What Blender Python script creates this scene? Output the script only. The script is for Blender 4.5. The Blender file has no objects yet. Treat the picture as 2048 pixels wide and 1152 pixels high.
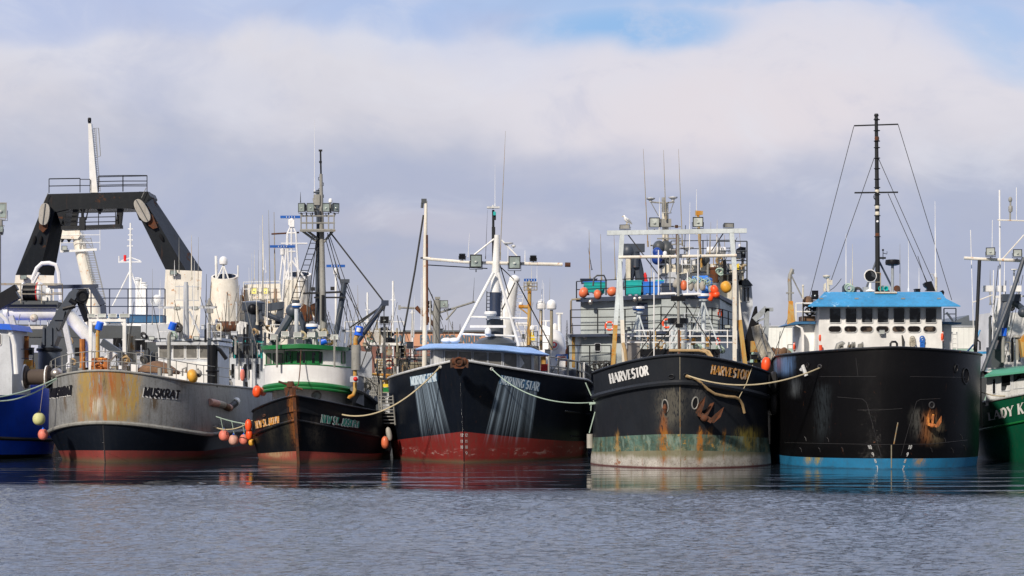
import bpy, math, random
import numpy as np
from mathutils import Vector, Matrix
from mathutils.bvhtree import BVHTree
random.seed(7)
S = bpy.context.scene
R = math.radians
# ---------------------------------------------------------------- camera
F = 3900.0; CH = 4.0; HY = 774.0          # focal length in photo pixels, eye height, horizon row
cam = bpy.data.cameras.new('camera'); co = bpy.data.objects.new('camera', cam)
S.collection.objects.link(co); S.camera = co
co.location = (0, 0, CH); co.rotation_euler = (R(90), 0, 0)
cam.sensor_width = 36; cam.lens = 36 * F / 2048
cam.shift_y = (HY - 576) / 2048
cam.clip_start = 1; cam.clip_end = 20000
S.render.resolution_x = 1024; S.render.resolution_y = 576
S.view_settings.view_transform = 'Standard'; S.view_settings.look = 'None'
S.view_settings.exposure = 0.0; S.view_settings.gamma = 1
# ---------------------------------------------------------------- node helper
class NT:
    def __init__(s, tree): s.t = tree; s.l = tree.links
    def new(s, typ, ins=None, **kw):
        n = s.t.nodes.new(typ)
        for k, v in kw.items(): setattr(n, k, v)
        if ins:
            for k, v in ins.items(): s.set(n, k, v)
        return n
    def set(s, n, k, v):
        i = n.inputs[k]
        if hasattr(v, 'is_linked') or isinstance(v, bpy.types.NodeSocket): s.l.new(v, i)
        else: i.default_value = v
    def m(s, op, a, b=0.0, c=None, clamp=False):
        n = s.new('ShaderNodeMath', operation=op, use_clamp=clamp)
        s.set(n, 0, a); s.set(n, 1, b)
        if c is not None: s.set(n, 2, c)
        return n.outputs[0]
    def mr(s, v, a, b, c=0.0, d=1.0, sm=True):
        n = s.new('ShaderNodeMapRange', interpolation_type='SMOOTHSTEP' if sm else 'LINEAR')
        s.set(n, 0, v); s.set(n, 1, a); s.set(n, 2, b); s.set(n, 3, c); s.set(n, 4, d)
        return n.outputs[0]
    def mix(s, f, a, b):
        n = s.new('ShaderNodeMix', data_type='RGBA')
        s.set(n, 0, f)
        for k, v in ((6, a), (7, b)):
            if isinstance(v, tuple) and len(v) == 3: v = (*v, 1)
            s.set(n, k, v)
        return n.outputs[2]
    def noise(s, vec, scale, detail=3, rough=.5, dist=0.0, out=0):
        n = s.new('ShaderNodeTexNoise', {'Vector': vec, 'Scale': scale, 'Detail': detail, 'Roughness': rough, 'Distortion': dist})
        return n.outputs[out]
    def mapv(s, vec, sc, loc=(0, 0, 0)):
        return s.new('ShaderNodeMapping', {'Vector': vec, 'Scale': sc, 'Location': loc}).outputs[0]
    def sep(s, vec):
        n = s.new('ShaderNodeSeparateXYZ', {0: vec}); return n.outputs
    def comb(s, x, y, z):
        return s.new('ShaderNodeCombineXYZ', {0: x, 1: y, 2: z}).outputs[0]
# ---------------------------------------------------------------- sky + sun
SUN_EL, SUN_AZ = 33.0, 207.0
W = bpy.data.worlds.new("World"); S.world = W; W.use_nodes = True
W.node_tree.nodes.clear(); n = NT(W.node_tree)
sky = n.new('ShaderNodeTexSky', sky_type='NISHITA', sun_disc=False, sun_elevation=R(SUN_EL), sun_rotation=R(SUN_AZ), air_density=1.0, dust_density=1.0, ozone_density=1.5)
tc = n.new('ShaderNodeTexCoord').outputs['Generated']
X, Yd, Z = n.sep(tc)
ay = n.m('MAXIMUM', n.m('ABSOLUTE', Yd), 0.15)
u = n.m('DIVIDE', X, ay); v = n.m('DIVIDE', n.m('MAXIMUM', Z, 0.0), ay)      # tangents of bearing and height
uv = n.comb(u, v, 0.0)
w1 = n.noise(n.mapv(uv, (6, 9, 1)), 1.0, 5, .55, .4)
w2 = n.noise(n.mapv(uv, (26, 60, 1), (3, 1, 0)), 1.0, 4, .6)
w3 = n.noise(n.mapv(uv, (5, 9, 1), (7.3, 2.2, 0)), 1.0, 3, .5)
dv = n.m('MULTIPLY', n.m('SUBTRACT', w1, .5), .14)
du = n.m('MULTIPLY', n.m('SUBTRACT', w3, .5), .16)
vv = n.m('ADD', v, n.m('ADD', dv, n.m('MULTIPLY', n.m('SUBTRACT', w2, .5), .008)))
vv = n.m('ADD', vv, n.m('MULTIPLY', u, 0.055))
ramp = n.new('ShaderNodeValToRGB', {0: n.m('MULTIPLY', vv, 4.0)})
cr = ramp.color_ramp
def s2l(c): return tuple((x/255/12.92 if x/255 <= .04045 else ((x/255+.055)/1.055)**2.4) for x in c)
stops = [(0.0, (188, 186, 196)), (.16, (184, 187, 202)), (.27, (176, 182, 203)), (.40, (180, 187, 209)), (.47, (194, 197, 213)), (.54, (212, 211, 221)), (.62, (219, 218, 227)), (.70, (209, 214, 232)), (.80, (190, 204, 234)), (1.0, (186, 197, 226))]
while len(cr.elements) < len(stops): cr.elements.new(.5)
for e, (p, c) in zip(cr.elements, stops): e.position = p; e.color = (*[x for x in s2l(c)], 1)
cloud = ramp.outputs[0]
def blob(px, py, rx, ry, soft=1.0, tilt=0.0, dist=1.0):
    cx = (px - 1024) / F; cy = (HY - py) / F
    a = n.m('SUBTRACT', n.m('ADD', u, n.m('MULTIPLY', du, .6 * dist)), cx); b = n.m('SUBTRACT', n.m('ADD', v, n.m('MULTIPLY', dv, .5 * dist)), cy)
    b = n.m('ADD', b, n.m('MULTIPLY', a, tilt))
    q = n.m('ADD', n.m('POWER', n.m('DIVIDE', a, rx / F), 2.0), n.m('POWER', n.m('DIVIDE', b, ry / F), 2.0))
    return n.mr(q, 0.0, 1.0 + soft, 1.0, 0.0)
def L(*c): return s2l(c)
# warm bright cloud bank, shaded bluish bellies, and a gap of clear sky
cloud = n.mix(n.m('MULTIPLY', blob(1500, 190, 620, 150), .75), cloud, L(226, 222, 230))
cloud = n.mix(n.m('MULTIPLY', blob(1480, 250, 330, 80), .5), cloud, L(230, 221, 225))
cloud = n.mix(n.m('MULTIPLY', blob(180, 120, 300, 90, 1, .3), .4), cloud, L(218, 222, 238))
cloud = n.mix(n.m('MULTIPLY', blob(60, 40, 420, 60), .55), cloud, L(160, 180, 224))
cloud = n.mix(n.m('MULTIPLY', blob(760, 30, 260, 45), .6), cloud, L(160, 186, 230))
cloud = n.mix(n.m('MULTIPLY', blob(930, 455, 210, 40), .6), cloud, L(214, 208, 214))
cloud = n.mix(n.m('MULTIPLY', blob(1180, 420, 520, 110), .45), cloud, L(178, 184, 208))
cloud = n.mix(n.m('MULTIPLY', blob(150, 450, 420, 130), .4), cloud, L(186, 191, 212))
mott = n.noise(n.mapv(uv, (13, 22, 1), (4, 4, 0)), 1.0, 6, .6, .6)
cloud = n.mix(n.m('MULTIPLY', n.mr(mott, .5, .75), .35), cloud, L(226, 228, 238)); cloud = n.mix(n.m('MULTIPLY', n.mr(mott, .5, .25), .30), cloud, L(162, 174, 208))
rag = n.noise(n.mapv(uv, (34, 50, 1), (1, 5, 0)), 1.0, 6, .62)
rag = n.mr(rag, .3, .55, .6, 1.0)
gap = n.m('MULTIPLY', n.m('MAXIMUM', n.m('MULTIPLY', n.m('MULTIPLY', blob(1250, 60, 240, 58, .35, 0, .3), n.m('SUBTRACT', 1.0, blob(1165, 135, 150, 72, .3, 0, .4))), n.m('SUBTRACT', 1.0, n.m('MAXIMUM', blob(1590, 140, 175, 110, .35, 0, .4), blob(1380, 150, 120, 55, .4, 0, .4)))), n.m('MULTIPLY', blob(2040, 90, 130, 70, 1.0, .4), .5)), rag)
gap = n.m('MAXIMUM', gap, n.m('MULTIPLY', blob(1500, 0, 520, 34, .9), .55))
gap = n.m('MULTIPLY', gap, 0.95, clamp=True)
skyc = n.new('ShaderNodeVectorMath', {0: sky.outputs[0], 1: (0.80, .86, .92)}, operation='MULTIPLY').outputs[0]
cl10 = n.new('ShaderNodeVectorMath', {0: cloud, 'Scale': 10.0}, operation='SCALE').outputs[0]
# unseen sky: dimmed overhead and behind for contrast, brightened ahead to lighten the water
front = n.mr(Yd, -.25, .35, 0.0, 1.0)
thick = n.m('MULTIPLY', n.mr(Z, .45, .95, 1.0, .62), n.m('ADD', n.m('ADD', .42, n.m('MULTIPLY', front, .58)), n.m('MULTIPLY', n.m('MULTIPLY', front, n.mr(Z, .21, .33)), 1.1)))
cl10 = n.new('ShaderNodeVectorMath', {0: cl10, 'Scale': thick}, operation='SCALE').outputs[0]
gapc = n.mix(.65, skyc, tuple(10 * x for x in L(150, 196, 248)))
fin = n.mix(gap, cl10, gapc)
bg = n.new('ShaderNodeBackground', {0: fin, 1: 0.1})
n.l.new(bg.outputs[0], n.new('ShaderNodeOutputWorld').inputs[0])
sl = bpy.data.lights.new('sun', 'SUN'); sl.energy = 4.2; sl.angle = R(3); sl.color = (1, .90, .78)
so = bpy.data.objects.new('sun', sl); S.collection.objects.link(so)
sd = Vector((math.sin(R(SUN_AZ)) * math.cos(R(SUN_EL)), math.cos(R(SUN_AZ)) * math.cos(R(SUN_EL)), math.sin(R(SUN_EL))))
so.rotation_euler = sd.to_track_quat('Z', 'Y').to_euler()
# ---------------------------------------------------------------- projection helpers
def P(px, py, Y): return Vector(((px - 1024) / F * Y, Y, CH + (HY - py) / F * Y))
def Yw(py): return F * CH / (py - HY)
def Zp(py, Y): return CH + (HY - py) / F * Y
# ---------------------------------------------------------------- materials
def new_mat(name):
    m = bpy.data.materials.new(name); m.use_nodes = True; m.node_tree.nodes.clear()
    n = NT(m.node_tree); b = n.new('ShaderNodeBsdfPrincipled')
    n.l.new(b.outputs[0], n.new('ShaderNodeOutputMaterial').inputs[0]); return m, n, b
RUST = (.20, .065, .018); GRIME = (.07, .06, .045)
def paint(name, col, rough=.5, var=.12, grime=.3, rust=.15, sc=1.0, metal=0.0, rustc=RUST, stains=(), extra=None, bump=.25, grimec=GRIME):
    """painted metal with patchy fading, rain streaks and rust runs; stains = (dx, half width, z top, z bottom, colour, amount)"""
    m, n, b = new_mat(name)
    ob = n.new('ShaderNodeTexCoord').outputs['Object']
    geo = n.new('ShaderNodeNewGeometry')
    x, y, z = n.sep(ob)
    big = n.noise(ob, .7 * sc, 4, .6)
    fine = n.noise(ob, 9 * sc, 4, .6)
    c = n.mix(n.mr(big, .3, .7), tuple(k * (1 - var) for k in col), tuple(min(1, k * (1 + var)) for k in col))
    c = n.mix(n.m('MULTIPLY', n.mr(fine, .45, .75), grime * .7), c, grimec)
    st = n.noise(n.mapv(ob, (5 * sc, 5 * sc, .45 * sc)), 1.0, 5, .65)
    if grime: c = n.mix(n.m('MULTIPLY', n.mr(st, .46, .74), grime), c, grimec)
    rr = rough
    if rust:
        st2 = n.noise(n.mapv(ob, (7 * sc, 7 * sc, .5 * sc), (4, 9, 2)), 1.0, 4, .7)
        sp = n.noise(n.mapv(ob, (1, 1, 1), (11, 3, 5)), 2.2 * sc, 5, .7)
        t = .70 - .25 * rust
        rm = n.m('MAXIMUM', n.mr(sp, t, t + .06), n.m('MULTIPLY', n.mr(st2, t - .03, t + .12), min(1, .5 + rust * .5)))
        c = n.mix(n.m('MULTIPLY', rm, min(1, .75 + rust * .3)), c, n.mix(fine, rustc, tuple(k * 1.9 for k in rustc)))
        rr = n.m('ADD', rough, n.m('MULTIPLY', rm, .4), clamp=True)
    if stains:
        sn = n.noise(n.mapv(ob, (15, 15, .3), (1, 6, 3)), 1.0, 5, .65)
        wob = n.m('MULTIPLY', n.m('SUBTRACT', n.noise(n.mapv(ob, (1.2, 1.2, 2.2)), 1.0, 4, .6), .5), .8)
        top = n.noise(n.mapv(ob, (8, 8, .5)), 1.0, 3, .6)
        for (dx, hw, z0, z1, sc_, am) in stains:
            d = n.m('ABSOLUTE', n.m('SUBTRACT', n.m('ADD', x, n.m('MULTIPLY', wob, min(1, hw))), dx))
            mx = n.mr(d, 0.0, hw * 1.25, 1.0, 0.0)
            zt = n.m('ADD', z, n.m('MULTIPLY', top, min(1.2, (z0 - z1) * .5)))
            mz = n.m('MULTIPLY', n.mr(z, z1, z1 + (z0 - z1) * .55, 0.0, 1.0), n.mr(zt, z0 - .02, z0 + .6, 1.0, 0.0))
            k = n.m('MULTIPLY', n.m('MULTIPLY', mx, mz), n.m('ADD', n.mr(sn, .40, .52, 0.0, 1.4), n.mr(d, 0.0, hw * .35, .55, 0.0)))
            c = n.mix(n.m('MULTIPLY', k, am, clamp=True), c, sc_)
    if extra: c = extra(n, c, x, y, z, ob)
    if max(col) < .05: n.set(b, 'Specular IOR Level', .22)
    n.set(b, 'Base Color', c); n.set(b, 'Roughness', rr); n.set(b, 'Metallic', metal)
    if bump:
        bp = n.new('ShaderNodeBump', {'Strength': bump, 'Distance': .03, 'Height': n.m('ADD', n.m('MULTIPLY', fine, .4), n.noise(ob, 1.6, 2))})
        n.l.new(bp.outputs[0], b.inputs['Normal'])
    return m
M = {}
def mk(k, *a, **kw): M[k] = paint(k, *a, **kw); return M[k]
mk('white', (.82, .82, .80), .4, grime=.07, rust=.05)
mk('white_rusty', (.80, .76, .67), .45, grime=.10, rust=.40, rustc=(.38, .17, .05))
mk('white_clean', (.84, .84, .84), .35, grime=.06, rust=0, bump=.1)
mk('cream', (.70, .66, .55), .5, grime=.3, rust=.35)
mk('pale_blue_white', (.62, .68, .70), .5, grime=.2, rust=.12)
mk('grey', (.33, .36, .38), .5, grime=.3, rust=.1)
mk('light_grey', (.55, .58, .62), .5, grime=.15, rust=.05)
mk('ship_grey', (.44, .49, .49), .5, grime=.15, rust=.12, rustc=(.42, .22, .03))
mk('dark_grey', (.06, .07, .08), .5, grime=.2, rust=.05)
mk('crane_blue', (.045, .06, .085), .45, grime=.2, rust=.1)
mk('black', (.008, .009, .012), .4, grime=.08, rust=.12, grimec=(.05, .05, .05))
mk('gantry_black', (.007, .010, .014), .5, grime=.10, rust=.28, sc=.4, rustc=(.07, .03, .015), grimec=(.06, .06, .06))
mk('black_pole', (.02, .022, .025), .5, grime=.1, rust=.1)
mk('galv', (.30, .30, .28), .5, grime=.4, rust=.25, rustc=(.22, .13, .05))
mk('galv_yellow', (.33, .30, .22), .55, grime=.4, rust=.55, rustc=(.25, .13, .04))
mk('rust', (.075, .032, .018), .85, var=.4, grime=.35, rust=.8, rustc=(.09, .03, .012))
mk('rust_orange', (.36, .11, .025), .8, var=.4, grime=.35, rust=.6, rustc=(.60, .25, .05))
mk('yellow_rust', (.50, .34, .11), .6, grime=.3, rust=.75, rustc=(.36, .15, .02))
mk('green', (.012, .17, .045), .35, grime=.12, rust=0)
mk('green_roof', (.07, .30, .20), .4, grime=.15, rust=.1)
mk('roof_blue', (.26, .45, .80), .5, grime=.2, rust=0)
mk('trim_blue', (.05, .33, .68), .45, grime=.15, rust=.03)
mk('deck_blue', (.03, .14, .30), .5, grime=.3, rust=.1)
mk('navy', (.02, .035, .075), .5, grime=.25, rust=.1)
mk('cap_blue', (.01, .13, .75), .4, grime=.1, rust=0)
mk('bar_blue', (.01, .10, .42), .35, grime=.05, rust=0, bump=0)
mk('teal', (.01, .42, .40), .45, grime=.15, rust=0)
mk('tote_blue', (.03, .20, .70), .45, grime=.12, rust=0)
mk('deep_blue', (.01, .055, .30), .5, grime=.15, rust=0)
mk('orange', (.72, .17, .07), .4, var=.2, grime=.15, rust=0)
mk('pink', (.80, .22, .16), .55, var=.25, grime=.25, rust=0)
mk('pale_pink', (.70, .38, .30), .6, var=.25, grime=.3, rust=0)
mk('neon', (1.0, .10, .02), .4, var=.1, grime=.05, rust=0)
mk('red', (.75, .02, .02), .4, var=.15, grime=.12, rust=0)
mk('buoy_grey', (.40, .38, .34), .65, grime=.3, rust=0)
mk('buoy_yellow', (.62, .62, .28), .55, grime=.25, rust=0)
mk('buoy_amber', (.75, .38, .04), .5, grime=.25, rust=0)
mk('ring', (.90, .10, .03), .45, grime=.05, rust=0)
mk('wood', (.28, .17, .09), .8, grime=.3, rust=0)
mk('rope', (.52, .44, .28), .85, grime=.2, rust=0)
mk('rope_green', (.40, .52, .44), .85, grime=.2, rust=0)
mk('rope_blue', (.02, .16, .60), .85, grime=.2, rust=0)
mk('rope_dark', (.05, .05, .05), .8, grime=.2, rust=0)
mk('hose', (.48, .33, .16), .6, grime=.3, rust=0)
mk('hose_pale', (.50, .46, .38), .7, grime=.5, rust=.1)
mk('rubber', (.02, .02, .022), .6, grime=.2, rust=0)
mk('steel', (.55, .50, .45), .35, grime=.1, rust=0, metal=.8)
mk('black_cloth', (.01, .01, .012), .9, grime=0, rust=0)
mk('terracotta', (.62, .32, .20), .8, grime=.12, rust=0, sc=.3, bump=0)
mk('slate_text', (.09, .14, .19), .8, grime=0, rust=0, bump=0)
mk('skin', (.55, .32, .24), .6, var=.05, grime=0, rust=0, bump=0)
mk('cable_brown', (.07, .05, .04), .8, grime=.3, rust=.2)
mk('net_brown', (.20, .11, .06), .9, var=.3, grime=.5, rust=.2, sc=2)
mk('text_white', (.80, .80, .78), .6, grime=.12, rust=0)
mk('text_rusty', (.80, .72, .60), .6, grime=.15, rust=1.0, sc=2, rustc=(.45, .20, .03))
mk('text_black', (.015, .015, .02), .5, grime=0, rust=0)
mk('text_blue', (.62, .74, .82), .6, grime=.15, rust=0)
mk('text_green', (.04, .32, .24), .6, grime=.2, rust=.5, sc=2)
mk('yellow', (.85, .62, .03), .5, grime=.15, rust=0)
mk('weld', (.045, .045, .05), .6, grime=.2, rust=.2)
mk('concrete', (.32, .30, .28), .85, grime=.3, rust=0)
mk('cap_white', (.62, .63, .63), .5, grime=.35, rust=.1)
def glassy(name, col, rough=.08, spec=.6):
    m, n, b = new_mat(name)
    ob = n.new('ShaderNodeTexCoord').outputs['Object']
    c = n.mix(n.mr(n.noise(n.mapv(ob, (1, .2, 1)), 2.1, 2, .4), .52, .60), tuple(k * (.4 if max(col) < .05 else .85) for k in col), tuple(min(1, k * 3.2) if max(col) < .05 else k * 1.15 for k in col))
    n.set(b, 'Base Color', c); n.set(b, 'Roughness', rough); n.set(b, 'Specular IOR Level', spec); M[name] = m
glassy('glass_dark', (.018, .02, .022)); glassy('glass_grey', (.19, .185, .17), .3); glassy('glass_brown', (.03, .022, .016))
glassy('lens', (.30, .36, .34), .12, .9); glassy('lens_bright', (.50, .54, .51), .15, .9)
m, n, b = new_mat('lamp_yellow'); n.set(b, 'Base Color', (.8, .7, .2, 1)); n.set(b, 'Emission Color', (.9, .82, .25, 1)); n.set(b, 'Emission Strength', .35); M['lamp_yellow'] = m
# ---------------------------------------------------------------- mesh builder
class MB:
    def __init__(s): s.v = []; s.f = []; s.mi = []; s.cur = 0
    def add(s, vs, fs):
        o = len(s.v); s.v += [tuple(v) for v in vs]
        for f in fs: s.f.append(tuple(i + o for i in f)); s.mi.append(s.cur)
        return s
    def hexa(s, p): return s.add(p, [(0, 3, 2, 1), (4, 5, 6, 7), (0, 1, 5, 4), (1, 2, 6, 5), (2, 3, 7, 6), (3, 0, 4, 7)])
    def box(s, c, d, rz=0.0):
        ca, sa = math.cos(rz), math.sin(rz); p = []
        for dz in (-.5, .5):
            for dx, dy in ((-.5, -.5), (.5, -.5), (.5, .5), (-.5, .5)):
                X, Y = dx * d[0], dy * d[1]
                p.append((c[0] + X * ca - Y * sa, c[1] + X * sa + Y * ca, c[2] + dz * d[2]))
        return s.hexa(p)
    def pbox(s, x0, y0, x1, y1, Y, d):        # box whose front face covers photo rectangle at depth Y
        a = P(x0, y1, Y); b = P(x1, y0, Y)
        return s.box(((a.x + b.x) / 2, Y + d / 2, (a.z + b.z) / 2), (abs(b.x - a.x), d, abs(b.z - a.z)))
    def tube(s, pts, r, nn=6, cap=True):
        pts = [Vector(p) for p in pts]; k = len(pts); rs = r if isinstance(r, (list, tuple)) else [r] * k
        vs = []; fs = []; ref = None
        for i, p in enumerate(pts):
            t = (pts[min(i + 1, k - 1)] - pts[max(i - 1, 0)])
            if t.length < 1e-6: t = Vector((0, 0, 1))
            t.normalize()
            if ref is None: ref = Vector((0, 0, 1)) if abs(t.z) < .9 else Vector((0, 1, 0))
            a = ref - t * ref.dot(t)
            if a.length < 1e-3: a = Vector((1, 0, 0)) - t * t.x
            a.normalize(); b = t.cross(a); ref = a
            for j in range(nn):
                an = 2 * math.pi * j / nn; vs.append(p + (a * math.cos(an) + b * math.sin(an)) * rs[i])
        for i in range(k - 1):
            for j in range(nn):
                j2 = (j + 1) % nn; fs.append((i * nn + j, i * nn + j2, (i + 1) * nn + j2, (i + 1) * nn + j))
        if cap: fs.append(tuple(range(nn))[::-1]); fs.append(tuple((k - 1) * nn + j for j in range(nn)))
        return s.add(vs, fs)
    def bar(s, a, b, w, h=None, up=None):     # rectangular section beam
        a, b = Vector(a), Vector(b); h = h or w; t = (b - a).normalized()
        u_ = Vector(up) if up else (Vector((0, 1, 0)) if abs(t.y) < .9 else Vector((0, 0, 1)))
        x = (u_ - t * u_.dot(t)).normalized(); y = t.cross(x)
        p = [q + x * h * i + y * w * j for q in (a, b) for i, j in ((-.5, -.5), (.5, -.5), (.5, .5), (-.5, .5))]
        return s.hexa(p)
    def lathe(s, prof, c, nn=16, axis=(0, 0, 1)):
        q = Vector(axis).to_track_quat('Z', 'Y'); c = Vector(c); vs = []; fs = []
        for r, z in prof:
            for j in range(nn):
                an = 2 * math.pi * j / nn; vs.append(c + q @ Vector((r * math.cos(an), r * math.sin(an), z)))
        for i in range(len(prof) - 1):
            for j in range(nn):
                j2 = (j + 1) % nn; fs.append((i * nn + j, i * nn + j2, (i + 1) * nn + j2, (i + 1) * nn + j))
        fs.append(tuple(range(nn))[::-1]); fs.append(tuple((len(prof) - 1) * nn + j for j in range(nn)))
        return s.add(vs, fs)
    def ball(s, c, rx, rz=None, nn=14, axis=(0, 0, 1), squash=1.0):
        rz = rz or rx; k = 9
        return s.lathe([(max(.002, rx * math.sin(math.pi * i / k)), -rz * math.cos(math.pi * i / k)) for i in range(k + 1)], c, nn, axis)
    def torus(s, c, R_, r, axis=(0, 1, 0), nn=24, mm=8, arc=1.0):
        q = Vector(axis).to_track_quat('Z', 'Y'); c = Vector(c)
        k = int(nn * arc) + (0 if arc < 1 else 0)
        pts = [c + q @ Vector((R_ * math.cos(2 * math.pi * i / nn), R_ * math.sin(2 * math.pi * i / nn), 0)) for i in range(k + 1)]
        return s.tube(pts, r, mm, cap=arc < 1)
    def prism(s, pts, Y, d):                  # outline in photo pixels at depth Y, real thickness d
        f = [P(x, y, Y) for x, y in pts]; k = len(f)
        bk = [p + Vector((0, d, 0)) for p in f]
        return s.add(f + bk, [tuple(range(k)), tuple(range(k, 2 * k))[::-1]] + [(i, i + k, (i + 1) % k + k, (i + 1) % k) for i in range(k)])
    def bvh(s): return BVHTree.FromPolygons(s.v, s.f)
BASE = {}
def tag(o, label=None, cat=None, group=None, kind=None):
    for k, val in (('label', label), ('category', cat), ('group', group), ('kind', kind)):
        if val: o[k] = val
def thing(name, label, cat, loc, group=None):
    o = bpy.data.objects.new(name, None); S.collection.objects.link(o); o.location = loc; o.empty_display_size = .5
    tag(o, label, cat, group); BASE[o] = Vector(loc); return o
def mesh(name, mb, mats, base, smooth=True, ang=38):
    me = bpy.data.meshes.new(name); b = Vector(base)
    me.from_pydata([(v[0] - b.x, v[1] - b.y, v[2] - b.z) for v in mb.v], [], mb.f)
    for mt in (mats if isinstance(mats, (list, tuple)) else [mats]): me.materials.append(M[mt] if isinstance(mt, str) else mt)
    me.polygons.foreach_set('material_index', mb.mi)
    me.validate(); 
    if smooth:
        me.polygons.foreach_set('use_smooth', [True] * len(me.polygons)); me.set_sharp_from_angle(angle=R(ang))
    me.update(); return me
def clusters(mb):
    n_ = len(mb.v); pr = list(range(n_))
    def fd(i):
        while pr[i] != i: pr[i] = pr[pr[i]]; i = pr[i]
        return i
    for f in mb.f:
        a = fd(f[0])
        for i in f[1:]: pr[fd(i)] = a
    isl = {}
    for i in range(n_): isl.setdefault(fd(i), []).append(i)
    V = np.array(mb.v); ks = list(isl); m_ = len(ks)
    if m_ < 2 or m_ > 160: return None
    lo = np.array([V[isl[k]].min(0) for k in ks]) - .06; hi = np.array([V[isl[k]].max(0) for k in ks]) + .06; g = list(range(m_))
    def fg(i):
        while g[i] != i: i = g[i]
        return i
    for a in range(m_):
        for b in range(a + 1, m_):
            if (lo[a] < hi[b]).all() and (lo[b] < hi[a]).all(): g[fg(b)] = fg(a)
    cl = {}
    for a in range(m_): cl.setdefault(fg(a), []).append(a)
    if len(cl) < 2 or len(cl) > 14: return None
    own = {}
    for c_, L_ in cl.items():
        for a in L_:
            for i in isl[ks[a]]: own[i] = c_
    out = []
    for c_ in cl:
        q = MB(); mp = {}
        for f, mi in zip(mb.f, mb.mi):
            if own[f[0]] != c_: continue
            for i in f:
                if i not in mp: mp[i] = len(q.v); q.v.append(mb.v[i])
            q.f.append(tuple(mp[i] for i in f)); q.mi.append(mi)
        if q.f: out.append(q)
    return sorted(out, key=lambda q: -len(q.f))
KEEP = ('lettering', 'mark', 'shadow', 'outline', 'wire', 'seam', 'eye', 'weave', 'bars', 'hull', 'stripes')
def part(par, name, mb, mats, label=None, smooth=True):
    if not any(k in name for k in KEEP):
        cs = clusters(mb)
        if cs:
            nm = name[:-1] if name.endswith('s') and not name.endswith('ss') else name
            os_ = [part1(par, nm, q, mats, label, smooth) for q in cs]; return os_[0]
    return part1(par, name, mb, mats, label, smooth)
def part1(par, name, mb, mats, label=None, smooth=True):
    base = BASE[par]; o = bpy.data.objects.new(name, mesh(name, mb, mats, base, smooth))
    S.collection.objects.link(o); o.parent = par; BASE[o] = base
    if label: o['label'] = label
    return o
def single(name, mb, mats, label, cat, group=None, kind=None, base=None, smooth=True):
    if base is None:
        a = np.array(mb.v); base = Vector(((a[:, 0].min() + a[:, 0].max()) / 2, (a[:, 1].min() + a[:, 1].max()) / 2, a[:, 2].min()))
    o = bpy.data.objects.new(name, mesh(name, mb, mats, base, smooth)); S.collection.objects.link(o); o.location = base
    tag(o, label, cat, group, kind); BASE[o] = Vector(base); return o
# surfaces on which decals, windows and lettering are laid
def plane_at(Y):
    return lambda px, py: (P(px, py, Y), Vector((0, -1, 0)))
def cast_on(bvh):
    o = Vector((0, 0, CH)); last = [None]
    def f(px, py):
        d = (P(px, py, 100) - o).normalized(); h = bvh.ray_cast(o, d)
        if h[0] is None:
            if last[0] is None: return (P(px, py, 100), Vector((0, -1, 0)))
            q, nn = last[0]; return (P(px, py, q.y), nn)
        nn = h[1] if h[1].dot(d) < 0 else -h[1]; last[0] = (h[0], nn); return last[0]
    return f
def lay(mb, surf, poly, off):
    vs = []
    for x, y in poly:
        p, nn = surf(x, y); vs.append(p + nn * off)
    mb.add(vs, [tuple(range(len(vs)))])
def rrect(x0, y0, x1, y1, r, k=4):
    r = min(r, (x1 - x0) / 2, (y1 - y0) / 2); o = []
    for cx, cy, a0 in ((x1 - r, y0 + r, -90), (x1 - r, y1 - r, 0), (x0 + r, y1 - r, 90), (x0 + r, y0 + r, 180)):
        for i in range(k + 1):
            a = R(a0 + 90 * i / k); o.append((cx + r * math.cos(a), cy + r * math.sin(a)))
    return o
def window(par, surf, x0, y0, x1, y1, fm, gm='glass_dark', fw=1.3, r=1.5, depth=.05, skew=0.0):
    """a window: frame standing proud of the wall, pane set back in it"""
    def sk(pp): return [(x, y + skew * (x - x0)) for x, y in pp]
    out = sk(rrect(x0 - fw, y0 - fw, x1 + fw, y1 + fw, r + fw)); inn = sk(rrect(x0, y0, x1, y1, r))
    mb = MB(); A = [surf(*q) for q in out]; B = [surf(*q) for q in inn]; k = len(A)
    vs = [p + nn * -.01 for p, nn in A] + [p + nn * depth for p, nn in A] + [p + nn * depth for p, nn in B] + [p + nn * .004 for p, nn in B]
    fs = [(j * k + i, j * k + (i + 1) % k, (j + 1) * k + (i + 1) % k, (j + 1) * k + i) for j in range(3) for i in range(k)]
    mb.add(vs, fs); fo = part(par, 'window', mb, fm)
    g = MB(); g.add([p + nn * .012 for p, nn in B], [tuple(range(k))]); part(fo, 'pane', g, gm, smooth=False); return fo
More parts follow.
